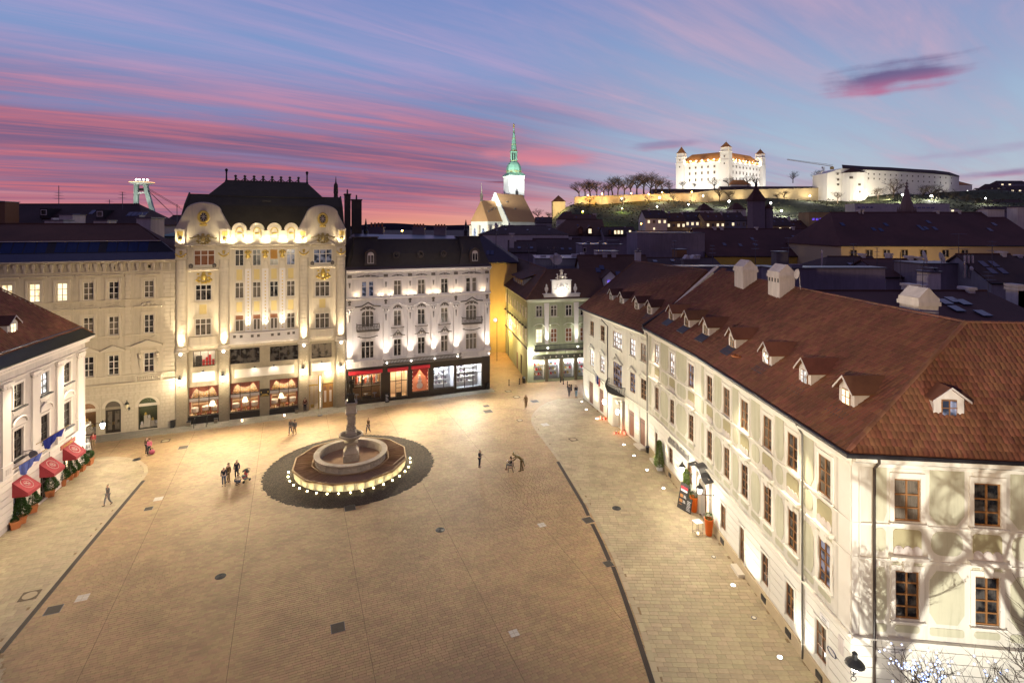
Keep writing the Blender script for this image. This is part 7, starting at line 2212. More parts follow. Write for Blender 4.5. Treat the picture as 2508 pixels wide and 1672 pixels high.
 # hill
def hill_h(x,y):
 px_=1254+x*FPX/y
 top=np.interp(px_,[1180,1290,1345,1400,1500,1700,1900,2050,2200,2350,2450,2700,3200],[2,6,30,52,52,54,56,56,62,64,66,60,40])
 f=np.interp(y,[300,420,520,620,900,1200],[.0,.30,.62,1.0,1.12,.6])
 return top*f*(1 if y>300 else 0)+1.6*math.sin(x*.05+y*.03)*(f>.2)
hm=MB()
xs=np.linspace(-60,1150,90)
ys=np.concatenate([np.linspace(300,660,30),np.linspace(690,1300,10)])
hv=[[(x,y,hill_h(x,y)-.3) for x in xs] for y in ys]
i0=0
hm.v=[p for r_ in hv for p in r_]
nx=len(xs)
hm.f=[(a*nx+b,a*nx+b+1,(a+1)*nx+b+1,(a+1)*nx+b) for a in range(len(ys)-1) for b in range(nx-1)]
tag(hm.build('castle_hill',grass_m,smooth=True),kind='structure')
fh=MB()
fx=np.linspace(-3200,900,60)
prof=[9+14*abs(math.sin(q*.23))+8*math.sin(q*.61+1) for q in range(60)]
fh.v=[(x,4200,-20) for x in fx]+[(x,4200,24+max(2,p)) for x,p in zip(fx,prof)]+[(x,5200,0) for x in fx]
fh.f=[(a,a+1,61+a,60+a) for a in range(59)]+[(60+a,61+a,121+a,120+a) for a in range(59)]
tag(fh.build('distant_hills',mat('distant_wood',(.035,.03,.045),.95),smooth=True),kind='structure')
# castle
NEAR,LEFT,RIGHT=Vector((269,680)),Vector((223,722)),Vector((341.7,740))
FARC=LEFT+RIGHT-NEAR
ca=thing('castle','white floodlit castle with four corner towers and orange roofs on the hill','castle',(NEAR.x,NEAR.y,0))
cc=lambda p:(p.x-NEAR.x,p.y-NEAR.y)
zb_,ze=50,107.3
cn=[cc(p) for p in (LEFT,NEAR,RIGHT,FARC)]
MB().slab(cn,zb_,ze).build('wall',castle_w,ca)
cen=Vector((sum(p[0] for p in cn)/4,sum(p[1] for p in cn)/4))
def toward(p,f):
 return (p[0]+(cen.x-p[0])*f,p[1]+(cen.y-p[1])*f)
rr=MB()
ring0=[(*toward(p,-.02),ze+.1) for p in cn]
ring1=[(*toward(p,.30),ze+13.0) for p in cn]
ring2=[(*toward(p,.58),ze+.5) for p in cn]
rr.loft([ring0,ring1,ring2],cap0=False,cap1=False)
cr_=rr.build('roof',castle_roof,ca)
for a,b,n in ((cn[0],cn[1],7),(cn[1],cn[2],10)):
 a,b=Vector(a),Vector(b)
 d=(b-a).normalized()
 nn=Vector((d.y,-d.x))
 for q in range(n):
  p=a+(b-a)*((q+.9)/(n+.9))-nn*1.6
  m=MB().box(-1.1,1.1,-1.2,2.5,0,1.9).prism([(-1.3,1.9),(1.3,1.9),(0,3.0)],-1.4,2.5)
  o=m.build('dormer',castle_w,ca,(p.x,p.y,ze+1.0),math.atan2(d.y,d.x))
 rows=[(101,2.6,3.2),(93.5,2.6,4.0),(85,2.4,4.2)]
 for z,ww,wh in rows:
  for q in range(n):
   p=a+(b-a)*((q+.75)/(n+.6))+nn*.05
   f=MB().box(-ww/2,ww/2,-.25,0,0,wh).build('window',mat('castle_window_frame',(.5,.46,.38),.8),ca,(p.x,p.y,z-wh/2),math.atan2(d.y,d.x))
   MB().box(-ww/2+.35,ww/2-.35,-.32,-.25,.35,wh-.35).build('pane',glass_curt,f)
def tower(p,wid,z1,zc,zapex):
 h=wid/2
 t=MB()
 a0=PI/4+math.atan2(NEAR.y-LEFT.y,NEAR.x-LEFT.x)
 t.sqlathe([(h,zb_),(h,ze+.1),(h+.35,ze+.3),(h+.35,ze+1),(h*.93,ze+1.2),(h*.93,zc-6),(h*1.05,zc-5.6),(h*1.05,zc-5),(h*.86,zc-4.8),(h*.86,zc)],(p[0],p[1],0),a0)
 o=t.build('tower',castle_w,ca)
 MB().sqlathe([(h*1.0,zc),(h*.8,zc+.8),(h*.06,zapex)],(p[0],p[1],0),a0).build('spire',castle_roof,o)
 MB().tube([(p[0],p[1],zapex-.5),(p[0],p[1],zapex+2.2)],.14,5).build('finial',gilt,o)
 for z in (ze-4,ze+5):
  d=Vector((NEAR.x-LEFT.x,NEAR.y-LEFT.y)).normalized()
  c_=Vector((p[0],p[1]))+Vector((d.y,-d.x))*(h+.02)
  MB().box(-.7,.7,-.3,.3,-1,1).build('window',glass_curt,o,(c_.x,c_.y,z),math.atan2(d.y,d.x))
tower(toward(cn[1],.05),11.8,0,124,130.8)
tower(toward(cn[0],.05),10.8,0,121.5,130.2)
tower(toward(cn[2],.05),10.8,0,123,129.8)
tower(toward(cn[3],.05),10.8,0,118,128)
for q in range(4):
 f=(q+.5)/4
 a_=LEFT+(NEAR-LEFT)*f+Vector((-.55,-.83))*34
 light('castle_floodlight','SPOT',(a_.x,a_.y,66),34000,(1,.95,.86),aim=(a_.x+.55*34,a_.y+.83*34,96),angle=120,radius=1.0)
 a_=NEAR+(RIGHT-NEAR)*f+Vector((.63,-.77))*36
 light('castle_floodlight','SPOT',(a_.x,a_.y,66),38000,(1,.95,.88),aim=(a_.x-.63*36,a_.y+.77*36,96),angle=120,radius=1.0)
for a_,b_,n_ in ((LEFT,NEAR,5),(NEAR,RIGHT,7)):
 d_=(b_-a_).normalized()
 for q in range(n_):
  p_=a_+(b_-a_)*((q+.7)/(n_+.4))+Vector((d_.y,-d_.x))*3.0
  light('castle_floodlight','SPOT',(p_.x,p_.y,ze+.8),8000,(1,.78,.46),aim=(p_.x-d_.y*14,p_.y+d_.x*14,ze+7),angle=140,radius=.6)
for q,(x_,y_) in enumerate(((170,630),(262,590),(375,640))):
 light('castle_floodlight','SPOT',(x_,y_,84),90000,(1,.82,.55),aim=((235,705,112),(262,700,112),(315,715,112))[q],angle=44,radius=1.0)
roof_house('long low white building with dark roof at the foot of the castle',1768,2000,466,457,655,14,castle_w,tile_dark,base=44,wins=[(1800+q*28,465,4,6,glass_dark) for q in range(7)])
roof_house('orange roofed pavilion in front of the castle right wing',1790,1840,452,441,668,16,castle_w,castle_roof,base=44,hipl=6,hipr=6)
roof_house('long dark terrace roof behind the rampart left of the castle',1600,1765,470,463,650,14,plaster_g,tile_dark,base=44)
# rampart wall
rp=[(1407,484,500,618),(1511,479.5,498,622),(1600,477,497.5,624),(1689,474.8,496,626),(1746,467,492,630),(1850,465,490,632),(1940,463,488,634),(2034,461,486,634)]
rt=thing('rampart_wall','long floodlit stone rampart running below the castle','wall',(at(1407,500,618).x,618,0))
m=MB()
for (xa,ta,ba,Ya),(xb,tb,bb,Yb) in zip(rp,rp[1:]):
 a1,b1_,a0,b0_=at(xa,ta,Ya),at(xb,tb,Yb),at(xa,ba+8,Ya),at(xb,bb+8,Yb)
 o0=Vector((at(1407,500,618).x,618,0))
 back_=Vector((0,3,0))
 m.loft([[a0-o0,b0_-o0,b1_-o0,a1-o0],[a0-o0+back_,b0_-o0+back_,b1_-o0+back_,a1-o0+back_]])
m.build('wall',rampart,rt)
cp_=MB()
cp_.tube([tuple(at(x,t_-.3,Y)-o0) for x,t_,b_,Y in rp],.7,5)
cp_.build('coping',rampart,rt)
for x,t_,b_,Y in [(q,np.interp(q,[r_[0] for r_ in rp],[r_[1] for r_ in rp]),0,np.interp(q,[r_[0] for r_ in rp],[r_[3] for r_ in rp])) for q in range(1425,2030,55)]:
 p=at(x,t_+17,Y)
 light('rampart_floodlight','SPOT',(p.x,Y-9,p.z+.5),5200,(1,.82,.50),aim=(p.x,Y,p.z+6),angle=130,radius=.5)
gt=thing('gate_tower','small square lit tower with dark red pyramid roof left of the rampart','tower',(at(1369,510,610).x,610,0))
hw=31/2*610/FPX
MB().box(-hw,hw,0,2*hw,30,at(0,494,610).z).build('wall',rampart,gt)
MB().sqlathe([(hw+.8,at(0,494,610).z),(.1,at(0,478.5,618).z)],(0,hw,0)).build('roof',tile_flat,gt)
light('rampart_floodlight','POINT',(at(1369,508,598).x,594,at(1369,508,598).z),20000,(1,.8,.45),radius=.5)
# barracks fortress to the right
fo=thing('hill_fortress','long curved cream fortress with round bastion right of the castle','fortress',(at(2100,480,600).x,600,0))
fo0=Vector((at(2100,480,600).x,600,0))
outline=[(2026,424,505,616),(2062,412,503,612),(2118,416,500,610),(2180,418.5,500,618),(2240,422.5,500,630),(2290,425.5,500,645),(2325,430,500,662),(2349,433,500,690)]
m=MB()
for (xa,ta,ba,Ya),(xb,tb,bb,Yb) in zip(outline,outline[1:]):
 A_=[at(xa,ba,Ya)-fo0,at(xb,bb,Yb)-fo0,at(xb,tb,Yb)-fo0,at(xa,ta,Ya)-fo0]
 m.loft([A_,[p+Vector((0,30,0)) for p in A_]])
m.build('wall',castle_w,fo)
m=MB()
for (xa,ta,ba,Ya),(xb,tb,bb,Yb) in zip(outline[1:],outline[2:]):
 a,b=at(xa,ta,Ya)-fo0,at(xb,tb,Yb)-fo0
 a2,b2=at(xa,ta-7.5,Ya+10)-fo0,at(xb,tb-(7.5 if xb<2330 else 2),Yb+10)-fo0
 m.loft([[a+Vector((0,-.8,-.2)),b+Vector((0,-.8,-.2)),b2,a2],[a+Vector((0,-.8,.4)),b+Vector((0,-.8,.4)),b2+Vector((0,.2,.5)),a2+Vector((0,.2,.5))]])
fr_=m.build('roof',tile_dark,fo)
bc=at(2089,480,612)-fo0
rb=28*600/FPX
MB().lathe([(rb*1.04,20),(rb,at(0,421,598).z)],24,(bc.x,bc.y,0)).build('round_bastion',castle_w,fo)
MB().lathe([(rb*1.06,at(0,421.5,598).z),(.2,at(0,409,610).z)],24,(bc.x,bc.y,0)).build('bastion_roof',tile_flat,fo)
for x,y,w_ in ((2085,435,6),(2105,452,5),(2052,426,3),(2053,440,3),(2053,452,3),(2106,470,3)):
 p=at(x,y,612-(rb+.2 if x>2060 else 0))-fo0
 MB().box(-w_*.23,w_*.23,-.6,1.2,-1.2,1.2).build('window',glass_curt,fo,tuple(p))
for q in range(16):
 x=2127+q*13.5
 Y=np.interp(x,[o[0] for o in outline],[o[3] for o in outline])
 for y in (426+(x-2127)*.05,437+(x-2127)*.06):
  p=at(x,y,Y)-fo0
  MB().box(-.6,.6,-.3,.3,-.9,.9).build('window',glass_curt,fo,tuple(p))
roof_house('small lit annex with brown hip roof at the right end of the fortress',2349,2381,452.5,443,690,26,castle_w,castle_roof,base=40,hipl=4,hipr=8)
for x,y,Y,e in ((2020,488,585,30250),(2052,497,566,16500),(2095,500,555,9350),(2140,488,578,26400),(2180,488,582,28600),(2220,488,590,30250),(2260,488,600,30250),(2300,489,612,30250),(2335,491,634,26400),(2372,494,655,14300)):
 p=at(x,y,Y)
 light('fortress_floodlight','SPOT',(p.x,p.y,p.z+1),e,(1,.88,.66),aim=(p.x,Y+45,p.z+16),angle=130,radius=.8)
 # cathedral
ch=thing('cathedral','floodlit church with white tower, green copper spire and steep orange roofs','church',(-22.4,392,0))
c0=Vector((-22.4,392,0))
u=Vector((.70,.714,0)).normalized()
v=Vector((u.y,-u.x,0))
def cpt(a,b,z):
 p=u*a+v*b
 return (p.x,p.y,z)
m=MB()
m.loft([[cpt(-6,4,10),cpt(-6,-4,10),cpt(-1,-8,10),cpt(16,-8,10),cpt(16,8,10),cpt(-1,8,10)],[cpt(-6,4,28),cpt(-6,-4,28),cpt(-1,-8,28),cpt(16,-8,28),cpt(16,8,28),cpt(-1,8,28)]])
m.loft([[cpt(14,-14,10),cpt(44,-14,10),cpt(44,14,10),cpt(14,14,10)],[cpt(14,-14,28),cpt(44,-14,28),cpt(44,14,28),cpt(14,14,28)]])
m.loft([[cpt(13.8,-14,28),cpt(13.8,14,28),cpt(13.8,.2,49.6),cpt(13.8,-.2,49.6)],[cpt(14.8,-14,28),cpt(14.8,14,28),cpt(14.8,.2,49.6),cpt(14.8,-.2,49.6)]])
m.build('wall',mat('church_limestone',(.60,.62,.56),.9,.12,.4,stain=.2),ch)
r=MB()
e_=.5
r.poly([cpt(-1,8+e_,27.8),cpt(16,8+e_,27.8),cpt(16,0,43.2),cpt(0,0,43.2)]).poly([cpt(-1,-8-e_,27.8),cpt(16,-8-e_,27.8),cpt(16,0,43.2),cpt(0,0,43.2)])
r.poly([cpt(-6.5,4.2,27.8),cpt(-1,8+e_,27.8),cpt(0,0,43.2)]).poly([cpt(-6.5,4.2,27.8),cpt(-6.5,-4.2,27.8),cpt(0,0,43.2)]).poly([cpt(-6.5,-4.2,27.8),cpt(-1,-8-e_,27.8),cpt(0,0,43.2)])
r.poly([cpt(14.8,14+e_,27.6),cpt(44,14+e_,27.6),cpt(44,0,48.8),cpt(14.8,0,48.8)]).poly([cpt(14.8,-14-e_,27.6),cpt(44,-14-e_,27.6),cpt(44,0,48.8),cpt(14.8,0,48.8)])
rf=r.build('roof',mat('church_tile',(.42,.24,.11),.85,.12,.3),ch)
for a,b_,in ((3,.55),(7,.45),(11,.4),(22,.3),(27,.55)):
 hh_=8 if a<14 else 14
 zz=43.2-15.4*b_ if a<14 else 48.8-21.2*b_
 MB().box(-.5,.5,-.6,.5,-.3,.9).build('roof_vent',ornament,rf,cpt(a,hh_*b_,zz),math.atan2(u.y,u.x))
for a,b_ in ((-6.05,0),(-3.5,6.05)):
 m=MB()
 m.prism([(-1.2,14)]+[(-1.2,20),(-.7,22.2),(0,23.4),(.7,22.2),(1.2,20)]+[(1.2,14)],-.2,.2)
 m.build('window',glass_blue,ch,cpt(a,b_,0),math.atan2(v.y,v.x)+(PI if b_==0 else R(40)))
for a,b_ in ((-6.3,4.3),(-6.3,-4.3),(-1,8.4),(5,8.4),(11,8.4)):
 MB().box(-.6,.6,-1.0,.6,10,25).build('buttress',fountain_stone,ch,cpt(a,b_,0),math.atan2(u.y,u.x))
MB().lathe([(1.0,42.5),(.9,45.5),(1.2,45.8),(1.3,46.8),(.6,48.3),(.7,48.6),(.35,50),(.1,55.5)],8,(*cpt(.5,0,0)[:2],0)).build('roof_turret',ornament,ch)
tc_=Vector((1254 and at(1258.5,500,430).x,430,0))-c0
a0=R(21)
def tl(x,y):
 return (tc_.x+x*math.cos(a0)-y*math.sin(a0),tc_.y+x*math.sin(a0)+y*math.cos(a0))
hw=6.35
zt=at(0,430,424).z
MB().sqlathe([(hw+.3,8),(hw+.3,44),(hw,44.4),(hw,zt-1),(hw+.7,zt-.4),(hw+.7,zt)],(tc_.x,tc_.y,0),PI/4+a0).build('tower',mat('church_white',(.80,.80,.76),.9,.04,.3),ch)
for rot_ in (0,PI/2):
 n=Vector((math.sin(a0+rot_),-math.cos(a0+rot_)))
 p=Vector((tc_.x,tc_.y))+n*(hw+.03)
 f=MB().prism([(-1.2,49)]+[(-1.2,52.5),(-.6,54.4),(0,55.3),(.6,54.4),(1.2,52.5)]+[(1.2,49)],-.15,.1).build('window',plaster_g,ch,(p.x,p.y,-1.0),a0+rot_)
 MB().box(-.85,-.1,-.25,-.15,49.3,53).box(.1,.85,-.25,-.15,49.3,53).build('louvre',iron,f)
 MB().lathe([(1.5,-.1),(1.5,.1),(1.3,.12)],16).move(Matrix.Rotation(R(90),4,'X')).build('clock_face',panel_pale,ch,(p.x,p.y,58.6),a0+rot_)
s_=MB()
s_.sqlathe([(hw+1.1,zt),(hw*.82,zt+2.4)],(tc_.x,tc_.y,0),PI/4+a0)
s_.lathe([(5.6,zt+2.2),(5.8,zt+3.2),(6.05,zt+4.5),(5.9,zt+6.3),(5.0,zt+9),(3.6,zt+10.9),(2.5,zt+11.7),(2.5,zt+12.3)],8,(tc_.x,tc_.y,0),PI/8+a0)
s_.lathe([(2.7,zt+18.7),(3.3,zt+19.2),(3.3,zt+19.5),(2.3,zt+20.2),(2.1,zt+22.5),(.35,zt+38.5)],8,(tc_.x,tc_.y,0),PI/8+a0)
for q in range(8):
 a=2*PI*q/8+PI/8+a0
 s_.box(tc_.x+2.4*math.cos(a)-.35,tc_.x+2.4*math.cos(a)+.35,tc_.y+2.4*math.sin(a)-.35,tc_.y+2.4*math.sin(a)+.35,zt+12.2,zt+18.8)
sp_=s_.build('spire',copper,ch)
MB().lathe([(1.5,zt+12.2),(1.5,zt+18.8)],8,(tc_.x,tc_.y,0)).build('lantern_core',iron,sp_)
b_=MB()
for z,r_ in ((zt+3.0,5.9),(zt+4.0,6.1),(zt+12.2,2.75),(zt+20.2,2.5),(zt+25,1.95),(zt+30,1.4),(zt+35,.8)):
 b_.tube([(tc_.x+r_*math.cos(t*PI/8),tc_.y+r_*math.sin(t*PI/8),z) for t in range(17)],.16,4)
b_.lathe([(.3,zt+38.3),(.7,zt+39),(.5,zt+40),(.7,zt+40.6),(.1,zt+42)],8,(tc_.x,tc_.y,0))
b_.build('gilt_band',gilt,sp_)
light('church_floodlight','SPOT',(-40,330,14),250000,(1,.98,.86),aim=(-10,410,42),angle=70,radius=.8)
light('church_floodlight','SPOT',(25,350,14),280000,(1,.90,.76),aim=(0,405,40),angle=80,radius=.8)
light('church_floodlight','SPOT',(-18,372,46),120000,(.95,1,.94),aim=(2,428,66),angle=70,radius=.5)
light('church_floodlight','SPOT',(10,370,50),110000,(.9,1,.92),aim=(2,428,82),angle=60,radius=.5)
# bridge tower with saucer
ub=thing('bridge_tower','lit saucer-topped bridge pylon on two slanting legs with stay cables','bridge tower',(at(347,530,880).x,880,0))
u0=Vector((at(347,530,880).x,880,0))
zc=at(0,447,880).z
dc=at(347.6,447,880)-u0
MB().lathe([(9,zc-3.6),(13,zc-2.6),(17.6,zc-.6),(17.8,zc+.2),(12,zc+1.6),(8,zc+2.2),(8,zc+4.6),(3,zc+5.2)],24,(dc.x,dc.y,0)).build('saucer',white_paint,ub)
MB().lathe([(17.7,zc-.5),(17.95,zc-.1),(17.7,zc+.3)],24,(dc.x,dc.y,0)).build('window_band',lamp_mat('amber_window_band',(1,.45,.1),1.6),ub)
for q in range(9):
 a=2*PI*q/9
 MB().ball((dc.x+8.2*math.cos(a),dc.y+8.2*math.sin(a),zc+4.4),.9,8,6).build('roof_lamp',lamp_white,ub)
lm=mat('pale_green_steel',(.42,.50,.44),.6,.1)
for pts in (((334.5,452),(333,545)),((357,452),(360,470),(382,545))):
 P_=[at(x,y,880)-u0 for x,y in pts]
 m=MB()
 m.loft([[(p.x-3.3,p.y-2,p.z),(p.x+3.3,p.y-2,p.z),(p.x+3.3,p.y+2,p.z),(p.x-3.3,p.y+2,p.z)] for p in P_])
 m.build('leg',lm,ub)
p0,p1=at(336,472,880)-u0,at(358,472,880)-u0
MB().box(p0.x,p1.x,-1.9,1.9,p0.z-1.6,p0.z+1.2).build('crossbeam',white_paint,ub)
MB().box(p0.x+4,p1.x-2,-1.9,1.9,p0.z+3,p0.z+7).build('machine_box',iron,ub)
for x1,y1,y0_ in ((446,513,464),(441,507,461),(428,530,467),(422,524,465)):
 MB().tube([tuple(at(362,y0_,880)-u0),tuple(at(x1,y1,860)-u0)],.34,4).build('cable',iron,ub)
for x1 in (325,329):
 MB().tube([tuple(at(343,474,880)-u0),tuple(at(x1,506,890)-u0)],.3,4).build('cable',lm,ub)
light('bridge_floodlight','SPOT',(u0.x-10,800,40),85000,(.85,1,.9),aim=(u0.x,880,75),angle=60,radius=.8)
light('bridge_floodlight','SPOT',(u0.x+6,850,55),20000,(.95,1,.85),aim=(u0.x,880,95),angle=90,radius=.8)
# roofs behind the left houses
roof_house('long dark attic roof with skylights behind the beige house',-60,352,548,500,108,12,plaster_g,tile_dark,hipr=5,chim=((-5,492,16),),sky=((.52,.35),(.55,.35),(.62,.55),(.70,.4),(.86,.45),(.89,.45),(.92,.45),(.95,.45)),wins=())
for x,y,w_,nm in ((75,519,12,'left'),(216,523,12,'right')):
 p=at(x,y,106)
 t=thing('roof_dormer','small box dormer with pale frame on the dark attic roof, %s one'%nm,'dormer',(p.x,109,0))
 MB().box(-.8,.8,0,3.5,p.z-1.2,p.z+.8).build('box',dark_zinc,t)
 f=MB().box(-.6,.6,-.06,0,p.z-.55,p.z+.55).build('window',frame_white,t)
 MB().box(-.45,.45,-.1,-.06,p.z-.42,p.z+.42).build('pane',glass_dark,f)
flat_block('white square chimney stack beside the attic hip',334,369,535,76,3.0,plaster_w,base=14,name='chimney_stack',cat='chimney',extra=((342,530,5,zinc),))
flat_block('low white parapet stub behind the tiled ridge, left one',109,155,541,88,2.0,plaster_w,base=14,name='chimney_stack',cat='chimney',extra=((130,534,4,plaster_w),))
flat_block('low white parapet stub behind the tiled ridge, right one',229,263,541.5,88,2.0,plaster_w,base=14,name='chimney_stack',cat='chimney')
flat_block('pale rooftop box amid greenery on the dark attic',145,178,527,100,3.0,plaster_w,base=16,name='rooftop_box',cat='rooftop hut')
flat_block('brown brick gable stack at the left picture edge',-12,12,495,104,3.0,mat('brown_render',(.22,.12,.06),.9),base=12,name='chimney_stack',cat='chimney')
roof_house('small gabled brown house with round window beside the bank palace roof',396,448,549,528,122,9,mat('brown_render',(.22,.12,.06)),tile_dark,hipl=0)
roof_house('green copper roof just left of the bank palace gable',392,430,577,559,92,8,plaster_g,copper,hipl=3)
def antenna(label,x,yt,yb,Y,arms,name='roof_antenna'):
 p0,p1=at(x,yb,Y),at(x,yt,Y)
 t=thing(name,label,'antenna',p0)
 MB().tube([(0,0,-.5),(0,0,p1.z-p0.z)],.035*Y/60,5).build('mast',zinc,t)
 for f,L in arms:
  z=(p1.z-p0.z)*f
  l=L*Y/FPX
  m=MB().tube([(-l,0,z),(l,0,z)],.02*Y/60,4)
  for q in range(7):
   m.tube([(-l+2*l*q/6,-.35*Y/60,z),(-l+2*l*q/6,.35*Y/60,z)],.012*Y/60,3)
  m.build('aerial',zinc,t)
antenna('tall television aerial on the dark attic roof at the left',144,455,503,112,((.35,9),(.5,6),(.62,4)))
antenna('white mast on the roof left of the bank palace',433.5,500,560,95,())
antenna('thin television aerial on the roof right of the castle terrace',1931,580,640,100,((.55,14),(.95,5)))
antenna('wide television aerial before the big dark roof',2348,572,640,92,((.45,22),(.98,14)))
antenna('television aerial with dish arms above the pharmacy roofs',1357,604,650,92,((.95,16),(.8,8)))
antenna('slender white mast before the long mauve parapet',2205,617,680,70,())
antenna('pair of small cell antennas on the ridge near the bridge pylon',268,489,510,112,((.5,5),(.8,5)))
for q,(x,yt,yb,Y) in enumerate(((1295,598,640,104),(1468,592,622,140),(1652,588,640,116),(1745,600,650,117),(1850,588,640,110),(2090,596,652,97),(2148,606,660,92),(2430,590,650,80),(2260,652,705,50),(2420,665,715,50),(1215,560,600,108),(300,470,508,111))):
 antenna('thin television aerial on the roofs, %s'%['left of the pharmacy gable','on the air-unit block','beside the ochre hut','on the long black roof','beside the mossy stack','over the paired skylights','at the pale verge','by the four skylights','nearest on the dark brown roof, left','nearest on the dark brown roof, right','on the purple slate roof','on the dark attic left of the pylon'][q],x,yt,yb,Y,((.6,7*100/Y),(.8,5*100/Y),(.97,3*100/Y)))
for xs_,yt,nm in (((1010,1039),548,'left'),((1063,1091),549,'right'),((903,938),545,'leftmost')):
 p=at(sum(xs_)/2,565,88)
 t=thing('chimney_stack','dark chimney stack with pots on the ridge behind the corner house, %s of three'%{'left':'middle','right':'rightmost','leftmost':'leftmost'}[nm],'chimney',(p.x,88,0))
 hw=(xs_[1]-xs_[0])/2*88/FPX
 zt_=at(0,558,88).z
 MB().box(-hw,hw,0,1.2,16,zt_).box(-hw-.1,hw+.1,-.1,1.3,zt_,zt_+.15).build('stack',mat('mauve_plaster2',(.2,.16,.18),.9,.2,1.0),t)
 for q in range(4):
  MB().lathe([(.16,zt_+.1),(.13,at(0,yt,88).z)],8,(-hw*.75+hw*.5*q,.6,0)).build('chimney_pot',terracotta,t)
for x,yt in ((896,535),(1141,538)):
 p=at(x,575,84)
 t=thing('roof_finial','pointed dark roof finial at the %s end of the corner house roof'%('left' if x<1000 else 'right'),'finial',(p.x,84,p.z))
 MB().lathe([(.35,-1),(.3,.4),(.42,.5),(.2,1.0),(.25,1.2),(.03,at(x,yt,84).z-p.z)],8).build('spike',dark_zinc,t)
 # middle distance roofs, left to right
G_=[('dark green-black roof in front of the church with pale eaves wall',1172,1392,573,552,262,26,plaster_w,tile_dark,dict(hipl=12,hipr=10,sky=((.2,.4),(.3,.5),(.55,.45),(.8,.5)),chim=((1215,546,5),(1247,546,4)))),('wide brown roof with lit dormer right of the church roofs',1350,1486,576,538,300,34,plaster_b,tile_brown,dict(hipl=10,chim=((1368,540,10),(1394,543,9)),wins=())),('pitched roof house with five lit attic windows in a row',1480,1560,577,556,290,20,plaster_b,tile_dark,dict(wins=())),('small pale house with grey gable below the gate tower',1313,1352,545,532,345,16,plaster_g,tile_dark,dict()),('small red roofed house below the gate tower',1368,1402,536,518,350,18,plaster_w,tile_flat,dict(hipl=4)),('long brown roofed house below the gate tower lamps',1388,1460,536,525,352,12,plaster_g,tile_brown,dict(chim=((1456,523,8),))),('purple slate roof just right of the corner house mansard',1172,1266,640,577,104,16,plaster_y,mat('purple_slate',(.055,.045,.06),.8,.25,1.0,bump=.3),dict(hipl=0,hipr=7,sky=((.25,.3),(.33,.3)))),('dark red roof strip behind the purple slate roof',1246,1312,616,589,150,14,plaster_b,tile_dark,dict()),('dark roof with three blue skylights above the pharmacy',1310,1430,622,584,158,18,plaster_b,tile_dark,dict(hipl=0,sky=((.58,.3),(.74,.3),(.9,.3)))),('big red-brown roof with violet lit dormer behind the pharmacy',1434,1610,712,625,98,20,cream,tile_brown,dict()),('long black roof behind the twin stone chimney',1600,1770,655,631,118,12,plaster_b,tile_dark,dict()),('dark red roof left of the ochre walled block',1735,2064,626,560,150,26,yellow_stucco,mat('dark_red_tile',(.095,.038,.032),.85,.25,1.0,stain=.3,bump=.4,bscale=5.0),dict(wins=())),('huge dark red roof over a cream wall with square windows',2060,2560,600,520,130,26,mat('lamp_cream_wall',(.55,.42,.24),.9,.06),mat('dark_red_tile',(.06,.028,.03)),dict(hipl=5,wins=[(x,621,15,17,glass_dark) for x in (2090,2129,2171,2215,2261,2315,2362)])),('purplish roof with paired skylights before the cream wall',2020,2185,664,628,98,12,plaster_b,tile_dark,dict(hipl=4,sky=((.52,.4),(.58,.4),(.8,.3),(.86,.3)))),('dark purple roof with pale verge right of the paired skylights',2170,2320,676,634,90,12,plaster_b,mat('dark_red_tile',(.06,.028,.03)),dict()),('dark brown roof directly behind the long house ridge',1985,2600,800,712,48,16,plaster_b,mat('dark_red_tile',(.06,.028,.03)),dict(hipl=0)),('dark roof with four skylights at the right picture edge',2428,2560,690,622,80,12,plaster_g,tile_dark,dict(sky=((.25,.6),(.45,.6),(.25,.35),(.45,.35)))),('ochre gabled front at the right picture edge',2488,2560,655,628,110,10,plaster_y,tile_dark,dict()),]
crn=random.Random(17)
for lab,xl,xr,ye,yr,Y,dep,wm,rm_,kw in G_:
 if 'chim' not in kw:
  kw['chim']=tuple((crn.uniform(xl+8,min(xr,2500)-8),yr-crn.uniform(3,8)*110/Y,crn.uniform(5,11)*110/Y) for _ in range(max(1,int((min(xr,2500)-xl)/75))))
 if 'sky' not in kw:
  kw['sky']=tuple((crn.uniform(.08,.92),crn.uniform(.3,.7)) for _ in range(max(2,int((xr-xl)/45))))
 roof_house(lab,xl,xr,ye,yr,Y,dep,wm,rm_,**kw)
for x,y,Y,m,nm in ((1445,566,299,glass_lit,'right of the church roofs'),(1422,566,299,glass_blind,'next to the lit dormer')):
 p=at(x,y,Y)
 t=thing('roof_dormer','small dormer on the wide brown roof, %s'%nm,'dormer',(p.x,Y,0))
 MB().box(-1.4,1.4,0,6,p.z-2,p.z+1.6).prism([(-1.7,p.z+1.5),(1.7,p.z+1.5),(0,p.z+2.8)],-.2,6).build('box',tile_brown,t)
 MB().box(-.8,.8,-.1,0,p.z-1.2,p.z+1.2).build('window',m,t)
for q,x in enumerate((1494,1507,1515,1523,1543)):
 p=at(x,569,288)
 t=thing('roof_dormer','narrow attic dormer with glowing window, number %s from the left'%('one','two','three','four','five')[q],'dormer',(p.x,288,0),0,'attic dormers in a row')
 MB().box(-.9,.9,0,5,p.z-1.6,p.z+1.4).build('box',tile_dark,t)
 MB().box(-.55,.55,-.1,0,p.z-.9,p.z+1.0).build('window',glass_lit if q else glass_blind,t)
p=at(1498,694,98)
t=thing('roof_dormer','gabled cream dormer with violet lit window on the red-brown roof','dormer',(p.x,99.2,0))
MB().box(-1.25,1.25,0,5,p.z-1.6,p.z+.9).prism([(-1.25,p.z+.9),(1.25,p.z+.9),(0,p.z+2.1)],0,5).build('box',cream,t)
